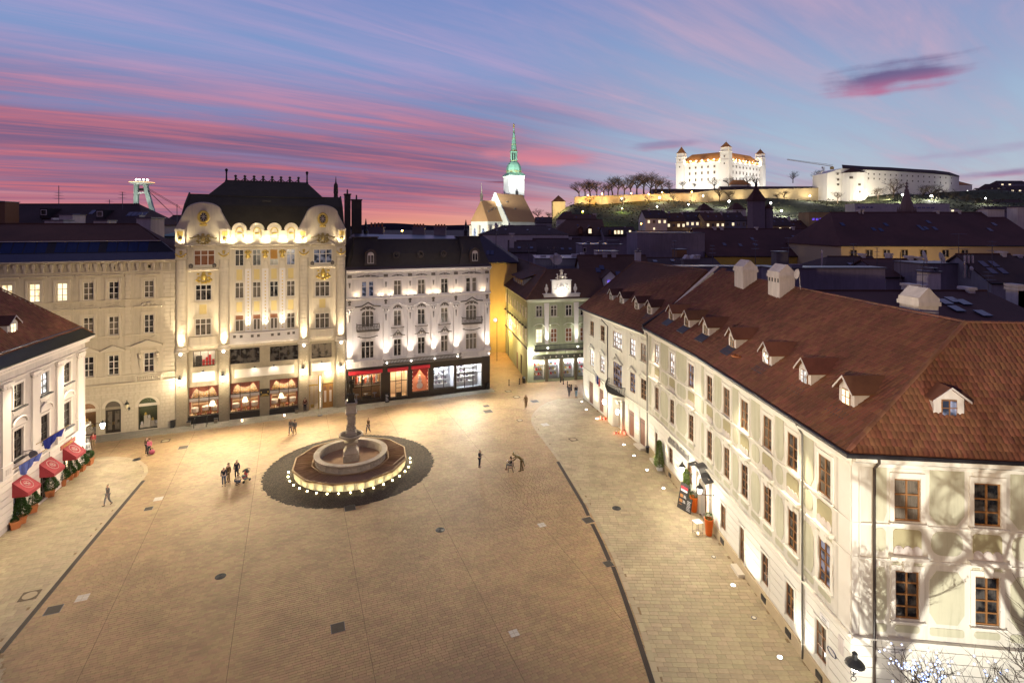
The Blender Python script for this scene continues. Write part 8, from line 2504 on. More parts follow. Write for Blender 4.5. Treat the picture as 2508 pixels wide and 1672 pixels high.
for sx in (-1,1):
 MB().loft([[(0,-.3,p.z+2.15),(sx*1.55,-.3,p.z+.7),(sx*1.55,-.3,p.z+.82),(0,-.3,p.z+2.3)],[(0,5,p.z+2.15),(sx*1.55,5,p.z+.7),(sx*1.55,5,p.z+.82),(0,5,p.z+2.3)]]).build('dormer_roof',tile_flat,t)
f=MB().box(-.72,.72,-.08,0,p.z-1.25,p.z+.65).build('window',frame_white,t)
for a in (-1,1):
 for zz,hh_ in ((p.z-1.1,.95),(p.z+0,.5)):
  MB().box(a*.34-.26,a*.34+.26,-.1,-.08,zz,zz+hh_).build('pane',glass_uv,f)
light('room_light','POINT',(p.x,97.5,p.z),12,(.6,.5,1),radius=.2)
flat_block('mauve flat roofed block with rooftop air units',1426,1526,600,142,14,plaster_b,extra=((1500,588,30,zinc),(1440,592,8,zinc),(1470,590,9,zinc)),wins=((1432,612,6,9,glass_dark),))
flat_block('blank mauve party wall with stains in the middle distance',1561,1726,571,152,14,plaster_b,extra=())
flat_block('blue-grey flat roof with dishes above the pharmacy gable',1312,1432,634,112,12,plaster_g,extra=((1330,626,14,plaster_w),(1408,622,18,plaster_w),(1425,619,10,plaster_w)))
flat_block('white parapet stubs on a dark flat roof, two in a row',1462,1514,617,108,4,plaster_w,base=10)
flat_block('long mauve parapet wall behind the long house chimneys',1890,2168,658,74,3,plaster_b,base=6,extra=((1950,650,26,plaster_b),))
flat_block('mauve gable wall behind the red verge of the balcony house',1640,1900,655,84,3,plaster_b,base=6)
flat_block('pale mauve roof terrace wall before the cream house',2255,2428,647,86,6,plaster_b,base=6)
flat_block('tall white chimney with wide cap beside the terrace wall',2272,2304,668,60,1.6,plaster_w,base=8,name='chimney_stack',cat='chimney',extra=((2282,662,6,zinc),(2294,662,6,zinc)))
flat_block('wide pale chimney block on the huge roof ridge',2420,2460,513,141,3,plaster_w,base=20,name='chimney_stack',cat='chimney')
flat_block('small pale chimney block at the far right of the huge roof ridge',2492,2520,508,141,3,plaster_w,base=20,name='chimney_stack',cat='chimney')
flat_block('slim white chimney shaft rising from the red-brown roof',1558,1570,617,102,1.4,plaster_w,base=14,name='chimney_stack',cat='chimney',extra=((1564,613,3,zinc),))
flat_block('grey stone chimney stack with mossy side near the ochre wall',1902,1930,618,96,2,mat('grey_stone_stack',(.16,.14,.13),.95,.25,2.0),base=10,name='chimney_stack',cat='chimney')
flat_block('ochre rooftop hut before the blank mauve wall',1658,1682,612,128,4,mat('brown_render',(.22,.12,.06)),base=10,name='rooftop_box',cat='rooftop hut')
t=thing('twin_chimney','twin capped mossy stone chimney on the black roof','chimney',(at(1693,650,108).x,108,0))
zt_=at(0,634,108).z
MB().box(-1.45,1.45,0,1.8,10,zt_-.4).box(-1.6,1.6,-.1,1.9,zt_-.4,zt_).build('stack',mat('grey_stone_stack',(.16,.14,.13)),t)
for sx in (-.7,.7):
 MB().prism([(sx-.6,zt_),(sx+.6,zt_),(sx,zt_+.8)],0,1.8).build('cap',plaster_w,t)
for x,Y,nm in ((2363,84,'left'),(2372,84,'middle'),(2382,84,'right'),(2013,92,'lone')):
 p=at(x,648,Y)
 t=thing('steel_flue','shiny steel flue pipe, %s'%{'lone':'standing alone beside the ochre wall'}.get(nm,nm+' of three on the terrace wall'),'flue',p)
 MB().lathe([(.17,-2),(.17,at(x,626 if nm!='lone' else 612,Y).z-p.z),(.2,at(x,626 if nm!='lone' else 612,Y).z-p.z+.05)],8).build('pipe',mat('steel',(.6,.6,.62),.25,.1,metal=.9),t)
def dish(label,x,y,Y,r_,az):
 p=at(x,y,Y)
 t=thing('satellite_dish',label,'satellite dish',p,az)
 MB().lathe([(0.02,.12),(r_*.55,.04),(r_,-.1),(r_*1.02,-.08)],16).move(Matrix.Rotation(R(75),4,'X')).build('reflector',plaster_w,t)
 MB().tube([(0,.1,0),(0,.3,-1.6)],.05,5).build('mast',zinc,t)
dish('large white satellite dish on the flat roof above the pharmacy',1364,635,100,1.0,0)
dish('small white satellite dish left of the large one',1352,630,100,.42,.3)
dish('small white satellite dish above the large one',1361,625,100,.45,-.3)
dish('large pale dish on the terrace before the cream wall',2267,628,84,1.0,.7)
dish('edge-on dish beside the cream wall',2309,631,84,.9,1.3)
dish('small round dish right of the terrace wall',2381,657,80,.35,.2)
light('court_light','POINT',(at(2200,630,122).x,118,12),1600,(1,.72,.36),radius=.4)
light('court_light','POINT',(at(2320,630,122).x,118,12),1300,(1,.72,.36),radius=.4)
light('court_light','POINT',(at(1980,632,145).x,143,9),900,(1,.62,.12),radius=.4)
# row houses under the hill
rows_=[(1581,1634,515,557),(1630,1680,522,560),(1676,1726,520,562),(1726,1776,521,562),(1774,1828,521,563),(1826,1890,530,565),(1890,1942,533,566),(1940,1984,540,567)]
looks=['white gable','ochre walled','pale walled','yellowish','low-dormered','brown-tiled','wide-eaved','narrow end']
for i,(a,b,yr,yb) in enumerate(rows_):
 ye=yr+19
 rx=np.random.RandomState(i)
 ws_=[(a+8+q*(b-a-14)/3,ye+9+2*(i%2),5,7,glass_lit if rx.rand()<.62 else glass_dark) for q in range(4)]
 roof_house('%s row house below the castle hill, %s'%(looks[i],['leftmost of the row','second of the row','third of the row','fourth of the row','fifth of the row','sixth of the row','seventh of the row','last before the flat roof'][i]),a,b,ye,yr,326+4*(i%3),18,(plaster_w,plaster_y,plaster_w,plaster_y,plaster_g,plaster_y,plaster_y,plaster_g)[i],(tile_dark,tile_flat)[i%2],wins=ws_,chim=((a+8,yr-4,4),(b-10,yr-3,4)),sky=((.3,.5),(.7,.5)))
for i,(a,b,yt,lab) in enumerate(((1981,2072,520,'flat roofed house with ochre parapet and blue windows below the hill'),(2094,2326,499,'long white flat roofed villa below the fortress slope'),(2330,2348,512,'small white cube with bright window right of the villa'),(1684,1740,557,'pale house with big lit windows in the row below the hill'),(1560,1680,566,'dark house front with single lit window below the hill'))):
 ws_={0:[(1992+q*9,537,6,5,glass_uv) for q in range(3)]+[(2040,537,14,5,glass_uv),(1990,555,6,7,glass_lit),(2010,555,6,7,glass_lit)],1:[(2104+q*10,508,8,4,glass_blue) for q in range(4)]+[(2240+q*11,509,9,4,glass_blue) for q in range(5)],2:[(2333,516,6,4,glass_lit)],3:[(1697,562,8,6,glass_lit),(1722,562,8,6,glass_lit)],4:[(1602,560,4,5,glass_lit)]}[i]
 flat_block(lab,a,b,yt,(330,400,405,316,318)[i],12,(plaster_y,plaster_w,plaster_w,plaster_y,plaster_b)[i],wins=ws_)
for x,yt,yb,Y,lab in ((1732,506,535,380,'white house with pyramid roof on the slope below the rampart'),(1811,504,530,385,'pale house with two windows beside the octagonal tower')):
 roof_house(lab,x-16,x+16,yt+8,yt-7,Y,12,plaster_w,tile_flat,hipl=3.5,hipr=3.5,base=0,wins=[(x-5,yt+15,4,5,glass_dark),(x+5,yt+15,4,5,glass_dark)])
ot=thing('octagonal_tower','dark octagonal tower with bell-shaped red roof in front of the hill','tower',(at(1852,520,300).x,300,0))
r_=21*300/FPX
zt_=at(0,491,300).z
MB().lathe([(r_*1.05,0),(r_,zt_)],8).build('wall',mat('mauve_plaster2',(.2,.16,.18)),ot)
MB().lathe([(r_*1.25,zt_-.2),(r_*.85,zt_+2.2),(r_*.45,zt_+5),(.4,at(0,455,300).z)],8).build('roof',tile_flat,ot)
MB().lathe([(.6,at(0,458,300).z),(.8,at(0,452,300).z),(.15,at(0,442,300).z)],6).build('finial',dark_zinc,ot)
for q in range(3):
 a=-PI/2+(q-1)*PI/4
 MB().box(-.3,.3,-.1,.1,zt_-2,zt_-1).build('window',iron,ot,(r_*.94*math.cos(a),r_*.94*math.sin(a),0),a+PI/2)
MB().lathe([(2.6,0),(2.6,zt_-4.5)],8,(r_+1.6,-.5,0)).build('stair_turret',mat('mauve_plaster2',(.2,.16,.18)),ot)
MB().lathe([(3.1,zt_-4.5),(.1,zt_-1.8)],8,(r_+1.6,-.5,0)).build('turret_roof',tile_flat,ot)
gs=thing('gothic_spire','slender carved stone gothic spire rising behind the huge roof','spire',(at(2220.6,520,165).x,165,0))
z0=at(0,522,165).z
pr_=[(2.1,z0-14),(2.0,z0),(1.35,at(0,495,165).z),(.5,at(0,466,165).z),(.28,at(0,462,165).z)]
MB().lathe(pr_,8).build('shaft',mat('rose_stone',(.22,.155,.13),.9,.25,3.0),gs)
for q in range(8):
 a=2*PI*q/8
 MB().lathe([(.32,z0-2),(.3,z0+.6),(.02,z0+2.2)],4,(2.25*math.cos(a),2.25*math.sin(a),0)).build('pinnacle',mat('rose_stone',(.22,.155,.13)),gs)
m=MB()
for k2 in range(7):
 z=z0+1+k2*1.0
 rr_=np.interp(z,[z0,at(0,495,165).z,at(0,466,165).z],[2.0,1.35,.5])
 for q in range(8):
  a=2*PI*q/8
  m.ball((rr_*math.cos(a),rr_*math.sin(a),z),.13,5,4)
m.lathe([(.2,at(0,462,165).z),(.55,at(0,457,165).z),(.2,at(0,455,165).z),(.12,at(0,452,165).z),(.4,at(0,450,165).z),(.06,at(0,445,165).z)],6)
tag(m.build('crockets',mat('rose_stone',(.22,.155,.13)),gs),kind='stuff')
for i,(a,b,yr,ye,Y,lit_) in enumerate(((2400,2440,461,470,640,0),(2418,2462,451,460,700,1),(2438,2482,462,471,650,0),(2445,2520,443,449,760,1),(2470,2530,456,464,690,1),(2478,2540,472,481,640,1),(2398,2436,478,487,610,0),(2440,2520,489,499,560,0),(2425,2530,506,517,420,1))):
 roof_house('dark hillside house at the right edge, %s'%['low gabled one nearest the fortress','one with a lit loggia','one half hidden by shrubs','topmost long one','second from the top','one with orange lit terrace','leftmost lower one','wide one with a pale roof','lowest one with lit attic strip'][i],a,b,ye,yr,Y,14,plaster_g if i%2 else plaster_b,tile_dark,base=20 if Y>500 else 0,hipl=3 if i%2 else 0,hipr=3 if i%2 else 0,wins=[(a+10+q*9,ye+3,5,3,glass_lit if lit_ and q!=1 else glass_dark) for q in range(3)])
cr=thing('tower_crane','tower crane with long slightly raised jib beside the fortress','crane',(at(2017,440,740).x,740,0))
k0=Vector((at(2017,440,740).x,740,0))
m=MB()
zt_=at(0,409,740).z
for sx,sy in ((-.9,-.9),(.9,-.9),(.9,.9),(-.9,.9)):
 m.tube([(sx,sy,40),(sx,sy,zt_)],.2,4)
for q in range(24):
 z=40+(zt_-40)*q/24
 m.tube([(-.9,-.9,z),(.9,-.9,z+(zt_-40)/24)],.12,3)
m.build('mast',mat('crane_paint',(.5,.42,.34),.6),cr)
j0,j1=at(1928,391.5,742)-k0,at(2040,408,740)-k0
m=MB()
for dz_,dy_ in ((-.0,-.8),(0,.8),(2.2,0)):
 m.tube([tuple(j0+Vector((0,dy_,dz_*.4))),tuple(j1+Vector((0,dy_,dz_)))],.2,4)
for q in range(30):
 p,p2=j0.lerp(j1,q/30),j0.lerp(j1,(q+1)/30)
 m.tube([tuple(p+Vector((0,-.8,0))),tuple(p2+Vector((0,0,1.6)))],.1,3)
m.build('jib',mat('crane_paint',(.5,.42,.34)),cr)
MB().box(9.5,13.5,-1.4,1.4,j1.z-4.0,j1.z-.4).build('counterweight',plaster_y,cr)
MB().box(-2.2,-.9,-1,1,zt_-2.2,zt_+.3).build('cab',white_paint,cr)
# bare trees
def bare_tree_mesh(seed,h,levels=4,spread=.55,lean=0.0,base_r=.035,ntop=5,n=4,upright=.25,tf=.42,cf=1.0):
 rnd=random.Random(seed)
 tr,br=MB(),MB()
 def grow(p,d,L,r_,lev):
  seg=[p]
  q=p
  dd=d
  for _ in range(3):
   dd=(dd+Vector((rnd.uniform(-.18,.18),rnd.uniform(-.18,.18),rnd.uniform(-.05,.12)))).normalized()
   q=q+dd*(L/3)
   seg.append(q)
  (tr if lev==0 else br).tube(seg,[r_,r_*.85,r_*.72,r_*.55],7 if lev==0 else (n if lev<3 else 3))
  if lev>=levels:
   return
  k2=ntop if lev==0 else rnd.choice((3,4))
  for i in range(k2):
   f=.45+.55*(i+rnd.random())/k2 if lev else .55+.45*(i+1)/k2
   t_=min(2.999,f*3)
   i_=int(t_)
   st_=seg[i_].lerp(seg[i_+1],t_-i_)
   a=rnd.uniform(0,2*PI)
   nd=(dd*(1-spread*.3)+Vector((math.cos(a)*spread*1.3,math.sin(a)*spread*1.3,upright*rnd.uniform(.2,1.2)))).normalized()
   grow(st_,nd,L*rnd.uniform(.55,.78)*(cf if lev==0 else 1),r_*rnd.uniform(.42,.56),lev+1)
 grow(Vector((0,0,-.2)),Vector((lean,0,1)).normalized(),h*tf,h*base_r,0)
 return tr.mesh('trunk',bark),br.mesh('crown',bark)
TREES=[bare_tree_mesh(11+q,16,5,.68,0,.030,7) for q in range(4)]
def far_tree(x,yb,yt,Y,label,group='bare trees on the castle hill',k=0):
 p=at(x,yb,Y)
 h=at(x,yt,Y).z-p.z
 t=thing('bare_tree',label,'tree',p,k*1.3,group)
 s_=h/15.5
 for nm,me in zip(('trunk','crown'),TREES[k%4]):
  inst(nm,me,t,(0,0,0),0,(s_*1.35,s_*1.35,s_*1.12))
hill_trees=[(1418,486,448,625),(1432,485,442,630),(1446,485,440,635),(1462,483,446,628),(1478,482,452,630),(1490,482,446,634),(1500,481,432,636),(1514,481,436,630),(1529,480,440,632),(1545,478,434,640),(1560,478,426,642),(1578,478,421,645),(1592,478,428,640),(1606,477,432,636),(1622,476,438,634),(1640,474,444,640),(1672,465,444,664),(1700,465,447,664),(1750,466,437,660),(1784,458,436,664),(1832,458,428,664),(1850,458,434,664),(1942,448,421,700),(2003,448,417,700),(2052,497,470,572),(2188,488,440,596),(2150,492,458,590),(2262,492,456,590),(2280,493,452,592),(2300,494,462,592),(2330,497,465,590),(1445,505,478,600),(1525,505,480,606),(1588,500,476,610),(1649,498,476,612),(1762,494,460,614),(1785,492,466,616),(1920,489,466,620),(1904,490,474,618),(1318,540,512,420),(1345,541,520,424),(2365,505,478,560),(2390,508,484,540),(2420,512,490,520)]
wherex=['in the clump left of the castle','before the castle walls','on the terrace between castle and fortress','on the fortress slope','in front of the rampart','near the right hillside houses','beside the church roof']
hill_trees.sort()
cnt={}
ORD=['first','second','third','fourth','fifth','sixth','seventh','eighth','ninth','tenth','eleventh','twelfth','thirteenth','fourteenth','fifteenth','sixteenth','seventeenth','eighteenth']
for i,(x,yb,yt,Y) in enumerate(hill_trees):
 w_=6 if x<1360 else 4 if (yb>488 and x<1960) else 0 if x<1660 else 1 if x<1880 else 2 if x<2030 else 3 if x<2340 else 5
 cnt[w_]=cnt.get(w_,0)+1
 far_tree(x,yb,yt,Y,'bare winter tree %s, %s from the left'%(wherex[w_],ORD[cnt[w_]-1]),'bare trees '+wherex[w_],i)
sh=MB()
rnd=random.Random(21)
for q in range(5200):
 x_=rnd.uniform(1290,2520)
 Y=rnd.uniform(430,612)
 X=(x_-1254)*Y/FPX
 z=hill_h(X,Y)
 if 1700<x_<1990 and Y>520 and rnd.random()<.8:
  continue
 s_=rnd.uniform(.8,2.4)
 d=Vector((rnd.uniform(-1,1),rnd.uniform(-1,1),rnd.uniform(.3,1))).normalized()*s_
 e_=Vector((d.y,-d.x,rnd.uniform(-.5,.5))).normalized()*s_*.7
 c_=Vector((X,Y,z+rnd.uniform(0,2.0)))
 sh.f.append((len(sh.v),len(sh.v)+1,len(sh.v)+2,len(sh.v)+3))
 sh.v+=[tuple(c_-e_),tuple(c_+d*.3),tuple(c_+e_),tuple(c_+d)]
tag(sh.build('hillside_shrubs',mat('winter_shrub',(.045,.04,.022),.95,.4,.3,island=.5)),kind='stuff')
# lamps on the hill and in the town
def far_lamp(x,y,Y,col,e,label,group=None,r_=.6,h=5.0):
 p=at(x,y,Y)
 t=thing('street_lamp',label,'lamp',(p.x,p.y,p.z-h),0,group)
 MB().tube([(0,0,-1),(0,0,h)],.12,5).build('pole',iron,t)
 MB().ball((0,0,h),r_,8,6).build('globe',lamp_mat('lamp_globe_%s'%('orange' if col[2]<.4 else 'green' if col[0]<.9 else 'white'),col,22),t)
 light('lamp_light','POINT',(p.x,p.y-1.2,p.z),e,col,radius=.6)
og='orange lamps along the rampart'
for q,(x,y) in enumerate(((1440,478.5),(1474.5,475),(1546,473.5),(1589,476),(1622,471.5),(1694,470))):
 far_lamp(x,y,614,(1,.5,.08),9000,'glowing orange lamp above the rampart edge, %s from the left'%('first','second','third','fourth','fifth','sixth')[q],og)
for q,(x,y,Y,lab) in enumerate(((1523,486,600,'white lamp in front of the rampart among bare trees'),(1609.5,506,560,'white lamp on the slope below the rampart, left one'),(1686,501,560,'white lamp on the slope below the rampart, middle one'),(1786,493,570,'large white lamp on the slope left of the octagonal tower'),(1888,497,560,'large white lamp on the slope right of the octagonal tower'),(1914,516,520,'brightest white lamp low on the slope'),(1722,480,606,'white lamp on the rampart face'),(1615.5,484,606,'pale lamp low on the rampart face'),(2210,477,570,'white lamp on the fortress slope, left of the spire'),(2280.5,480,570,'white lamp on the fortress slope, right of the spire'),(2123,475.5,570,'yellowish lamp at the round bastion foot'),(2414.5,485.5,540,'white lamp near the right hillside houses'),(2016.5,431,700,'floodlamp beside the crane mast'),(1983,480,600,'small lamp on the terrace wall foot'),(2370,468,640,'small lamp before the fortress annex'))):
 far_lamp(x,y,Y,(1,.97,.86),26000 if q in (3,4,5,8,9,12) else 9000,lab,r_=.85 if q in (3,4,5,8,9,12) else .55)
far_lamp(1427.5,518,470,(.75,1,.12),14000,'yellow-green lamp on the slope left of the row houses',r_=.55)
far_lamp(1524,511,560,(.7,1,.2),5000,'small green lamp on the slope',r_=.4)
far_lamp(1570.5,548,310,(1,.55,.1),1500,'orange street lamp among the row houses',r_=.35)
far_lamp(985,565,400,(1,.6,.12),2500,'orange street lamp behind the corner house roof',r_=.6,h=8)
# potted trees, street things, people
leafq=random.Random(31)
def leaf_mass(name,m,fn,n,size,seed):
 """leaf clumps: n small bent leaves spread through the volume described by fn(rnd) -> point, outward"""
 rnd=random.Random(seed)
 b=MB()
 for _ in range(n):
  p,o=fn(rnd)
  d=(o+Vector((rnd.uniform(-.7,.7),rnd.uniform(-.7,.7),rnd.uniform(-.3,.9)))).normalized()*size*rnd.uniform(.7,1.5)
  e=d.cross(Vector((rnd.uniform(-1,1),rnd.uniform(-1,1),rnd.uniform(-1,1)))).normalized()*size*.35
  i=len(b.v)
  b.v+=[tuple(p-e),tuple(p+d*.5+e*.2),tuple(p+d),tuple(p+d*.45+e*1.6)]
  b.f.append((i,i+1,i+2,i+3))
 return b.mesh(name,m)
def cone_fn(h,r,z0=0.0,p_=1.0):
 def f(rnd):
  t=rnd.random()**1.25
  rr=r*(1-t)**p_*(.55+.45*math.sin(min(1,t*6+.25)*PI/2))*math.sqrt(rnd.uniform(.35,1))*(1+.22*math.sin(7*t+rnd.random()))
  a=rnd.uniform(0,2*PI)
  return Vector((rr*math.cos(a),rr*math.sin(a),z0+h*t)),Vector((math.cos(a),math.sin(a),.5))
 return f
def ball_fn(r,zc,sq=1.0):
 def f(rnd):
  v=Vector((rnd.gauss(0,1),rnd.gauss(0,1),rnd.gauss(0,1))).normalized()
  return Vector((0,0,zc))+Vector((v.x,v.y,v.z*sq))*r*rnd.uniform(.72,1.0),v
 return f
con=[leaf_mass('foliage',leaf_green,cone_fn(1.55,.50,.56,.7),2600,.11,5+q) for q in range(3)]
conr=leaf_mass('foliage',leaf_green,ball_fn(.42,1.0,.8),1600,.09,9)
stem=MB().tube([(0,0,.45),(.01,0,1.0),(0,0,1.7)],[.035,.03,.012],5).mesh('stem',bark)
potq=MB().loft([[(x*.27,y*.27,0) for x,y in ((-1,-1),(1,-1),(1,1),(-1,1))],[(x*.33,y*.33,.5) for x,y in ((-1,-1),(1,-1),(1,1),(-1,1))],[(x*.36,y*.36,.5) for x,y in ((-1,-1),(1,-1),(1,1),(-1,1))],[(x*.36,y*.36,.58) for x,y in ((-1,-1),(1,-1),(1,1),(-1,1))]]).mesh('pot',terracotta)
lab_=['round clipped shrub in terracotta pot, farthest along the rose-white house','broad potted conifer just past the farthest awning','slim potted conifer behind the middle awning','dark potted conifer under the farthest awning','bushy potted conifer right of the middle awning','tall potted conifer in front of the middle awning door','potted tree on a bare stem under the nearest awning','tall potted conifer left of the nearest awning','tiny clipped shrub in a terracotta pot nearest the camera']
for i,(x,y) in enumerate(((217.7,1141.5),(198.5,1156.5),(182,1170),(170,1177.6),(152,1192.5),(122.6,1218.7),(79.6,1257),(51,1284.6),(36,1297))):
 p=gp(x,y-4)
 t=thing('potted_tree',lab_[i],'potted tree',p,.2+.1*i,'potted trees along the rose-white house')
 inst('pot',potq,t)
 if i in (0,8):
  inst('foliage',conr,t,(0,0,.05 if i==0 else 0),0,1 if i==0 else .62)
 else:
  inst('stem',stem,t)
  s_=(1,1.12,1.0,.95,1.15,1.18,1.05,1.2,1)[i]
  inst('foliage',con[i%3],t,(0,0,.1 if i==6 else -.02),i*1.1,(s_*(1.08 if i==1 else .95),s_*.95,s_))
cyp=leaf_mass('foliage',leaf_bright,cone_fn(2.5,.44,.35,.45),3600,.11,77)
for i,(x,y,s_) in enumerate(((1615,1150,1.0),(1680.6,1226,.95))):
 p=gp(x,y)
 t=thing('potted_cypress','bright green slim cypress in a white planter, %s'%('beside the downpipe of the long house' if i==0 else 'half hidden behind the large menu board'),'potted tree',p,0,'cypresses by the long house')
 MB().loft([[(a*.24,b*.24,0) for a,b in ((-1,-1),(1,-1),(1,1),(-1,1))],[(a*.28,b*.28,.42) for a,b in ((-1,-1),(1,-1),(1,1),(-1,1))]]).build('planter',white_paint if i==0 else black_paint,t)
 MB().tube([(0,0,.3),(0,0,2.2)],[.04,.015],5).build('stem',bark,t)
 inst('foliage',cyp,t,(0,0,0),i*2.0,s_)
boxb=leaf_mass('foliage',leaf_green,ball_fn(.30,1.42),650,.06,12)
for i,(x,y) in enumerate(((1699.7,1252),(1736.4,1309.5))):
 p=gp(x,y)
 t=thing('tall_planter','tall tapered orange planter with clipped box ball, %s of the portal'%('left' if i==0 else 'right'),'planter',p,0,'orange planters at the portal')
 n=28
 prof=[(.21,0),(.24,.1),(.30,.8),(.335,1.2),(.35,1.22),(.35,1.28),(.29,1.28),(.28,1.15)]
 m=MB().loft([[((r_+(.008 if q%2 else 0))*math.cos(2*PI*q/n),(r_+(.008 if q%2 else 0))*math.sin(2*PI*q/n),z) for q in range(n)] for r_,z in prof])
 m.build('pot',orange_pl,t)
 inst('foliage',boxb,t)
def board(x,y,w_,h_,lean,az,label,small=False):
 p=gp(x,y)
 t=thing('menu_board',label,'sign',p,az)
 ly=h_*math.sin(lean)
 MB().loft([[(-w_/2,0,.03),(w_/2,0,.03),(w_/2,.04,.03),(-w_/2,.04,.03)],[(-w_/2,ly,h_),(w_/2,ly,h_),(w_/2,ly+.04,h_),(-w_/2,ly+.04,h_)]]).build('board',black_paint,t)
 MB().tube([(0,ly*.8+.04,h_*.8),(0,ly+.55,.02)],.02,4).build('strut',iron,t)
 def patch(name,x0,x1,z0,z1,m):
  f=lambda z:ly*z/h_-.006
  MB().loft([[(x0,f(z0),z0),(x1,f(z0),z0),(x1,f(z0)+.004,z0),(x0,f(z0)+.004,z0)],[(x0,f(z1),z1),(x1,f(z1),z1),(x1,f(z1)+.004,z1),(x0,f(z1)+.004,z1)]]).build(name,m,t)
 if not small:
  patch('red_header',-w_*.38,w_*.38,h_*.80,h_*.88,red_sign)
  patch('white_header',-w_*.38,w_*.38,h_*.70,h_*.775,white_paint)
  for q in range(3):
   patch('dish_photo',-w_*.36,-w_*.02,h_*(.08+q*.19),h_*(.20+q*.19),mat('dish_print',(.45,.2,.06),.7,.5,14.0))
   for r_ in range(3):
    patch('menu_line',w_*.05,w_*(.36-.05*r_),h_*(.10+q*.19+r_*.035),h_*(.115+q*.19+r_*.035),white_paint)
 else:
  for r_ in range(7):
   patch('menu_line',-w_*.35,w_*(.35-.07*(r_%3)),h_*(.15+r_*.1),h_*(.18+r_*.1),white_paint)
board(1668,1247,.95,2.05,R(14),R(-62),'large leaning black menu board with food pictures by the portal')
board(1684,1256,.6,1.15,R(12),R(-62),'small black menu board between the large one and the orange planter',True)
p=gp(1709,1308)
t=thing('lantern_table','thin wire side table with white top and a glowing lantern beneath','table',p,.3)
MB().box(-.3,.3,-.3,.3,.98,1.02).build('top',white_paint,t)
for sx in (-.27,.27):
 for sy in (-.27,.27):
  MB().tube([(sx,sy,0),(sx,sy,.98)],.014,5).build('leg',iron,t)
MB().box(-.27,.27,-.27,-.255,.2,.215).box(-.27,.27,.255,.27,.2,.215).box(-.27,-.255,-.27,.27,.2,.215).box(.255,.27,-.27,.27,.2,.215).build('stretcher',iron,t)
MB().lathe([(.1,.02),(.1,.16),(.05,.18)],10).build('lantern',lamp_soft,t)
for s_,f_,nm in ((11.75,FA,'left'),(2.95,FB,'right')):
 base_=rootM@(f_.M@Vector((s_,0,3.0)))
 t=thing('bracket_lantern','black hooded lantern on a scrolled bracket, %s of the arched portal'%nm,'lamp',base_,lh.rz,'bracket lanterns at the portal')
 m=MB().tube([(0,0,-.1),(0,-.5,-.05),(0,-1.1,.02)],.028,6).ball((0,-.03,-.1),(.1,.05,.14),8,5)
 m.tube([(0,-.3+.14*math.cos(q*PI/5),-.28+.14*math.sin(q*PI/5)) for q in range(9)],.018,4)
 m.build('bracket',iron,t)
 MB().lathe([(.12,.12),(.2,.5),(.2,.52)],8,(0,-1.15,0)).build('lantern_glass',lamp_white,t)
 MB().lathe([(.30,.52),(.2,.64),(.1,.72),(.1,.8),(.03,.92)],10,(0,-1.15,0)).build('hood',iron,t)
 g_=base_+Vector((-1.5,0,-.1))
 light('lantern_light','POINT',g_,200,(1,.93,.80),radius=.2)
base_=Vector((16.4,26.0,3.4))
t=thing('corner_lamp','black hooded street lamp on an ornate bracket at the near house corner','lamp',base_,R(-8))
m=MB().tube([(0,0,0),(-.35,-.75,-.35),(-.5,-1.1,-.1),(-.5,-1.2,.75)],.035,6)
for q in range(4):
 m.tube([(-.12-.1*q+.12*math.cos(a*PI/4),-.15-.25*q,-.05-.1*q+.12*math.sin(a*PI/4)) for a in range(9)],.02,4)
m.build('bracket',iron,t)
MB().lathe([(.14,.30),(.2,.5),(.2,.55)],12,(-.5,-1.2,0)).build('bulb',lamp_white,t)
MB().lathe([(.42,.55),(.36,.64),(.14,.82),(.10,.95),(.12,1.05),(.02,1.15)],14,(-.5,-1.2,0)).build('hood',iron,t)
light('lamp_light','POINT',(15.75,24.3,3.55),120,(1,.97,.88),radius=.22)
base_=Vector((-42.5,54.2,4.0))
t=thing('corner_lantern','bright white lantern on a curled bracket at the rose-white house corner','lamp',base_,.2)
MB().tube([(0,0,0),(.6,.5,.15),(1.0,.8,.05)],.035,6).tube([(.3+.18*math.cos(q*PI/5),.25,-.2+.18*math.sin(q*PI/5)) for q in range(11)],.02,4).build('bracket',iron,t)
MB().lathe([(.1,-.5),(.22,-.12),(.2,.0),(.1,.1)],8,(1.0,.8,0)).build('lantern_glass',lamp_white,t)
MB().lathe([(.26,.08),(.1,.22),(.02,.36)],8,(1.0,.8,0)).build('cap',iron,t)
light('lantern_light','POINT',(-41.0,55.6,3.6),600,(1,.92,.76),radius=.25)
p=at(1213,780,97)
t=thing('globe_lamp','pale blue globe lamp on a tall pole in the lane','lamp',(p.x+.3,97,0))
MB().tube([(0,0,0),(0,0,p.z+.2),(-.3,0,p.z+.1)],.05,6).build('pole',iron,t)
MB().ball((-.3,0,p.z-.25),.34,12,8).build('globe',lamp_mat('cool_globe',(.55,.68,.95),.7),t)
for i,(x,y) in enumerate(((1246.8,944),(1272,941),(1372.8,936),(1380,941),(1390,948),(1399.7,956.6))):
 p=gp(x,y)
 t=thing('bollard','slim black bollard, %s'%['left one at the lane mouth','right one at the lane mouth','farthest of four before the pharmacy','second of four before the pharmacy','third of four before the pharmacy','nearest of four before the pharmacy'][i],'bollard',p,0,'bollards at the lane mouth and pharmacy')
 MB().lathe([(.1,0),(.09,.12),(.055,.16),(.05,.8)],10).build('post',iron,t)
 MB().lathe([(.07,.8),(.075,.86),(.05,.92),(0,.96)],10).build('cap',iron,t)
p=gp(1283,938)
t=thing('litter_bin','black litter bin at the corner of the sage pharmacy house','bin',p,.2)
MB().lathe([(.24,.05),(.26,.75),(.28,.78),(.28,.84)],10).build('body',iron,t)
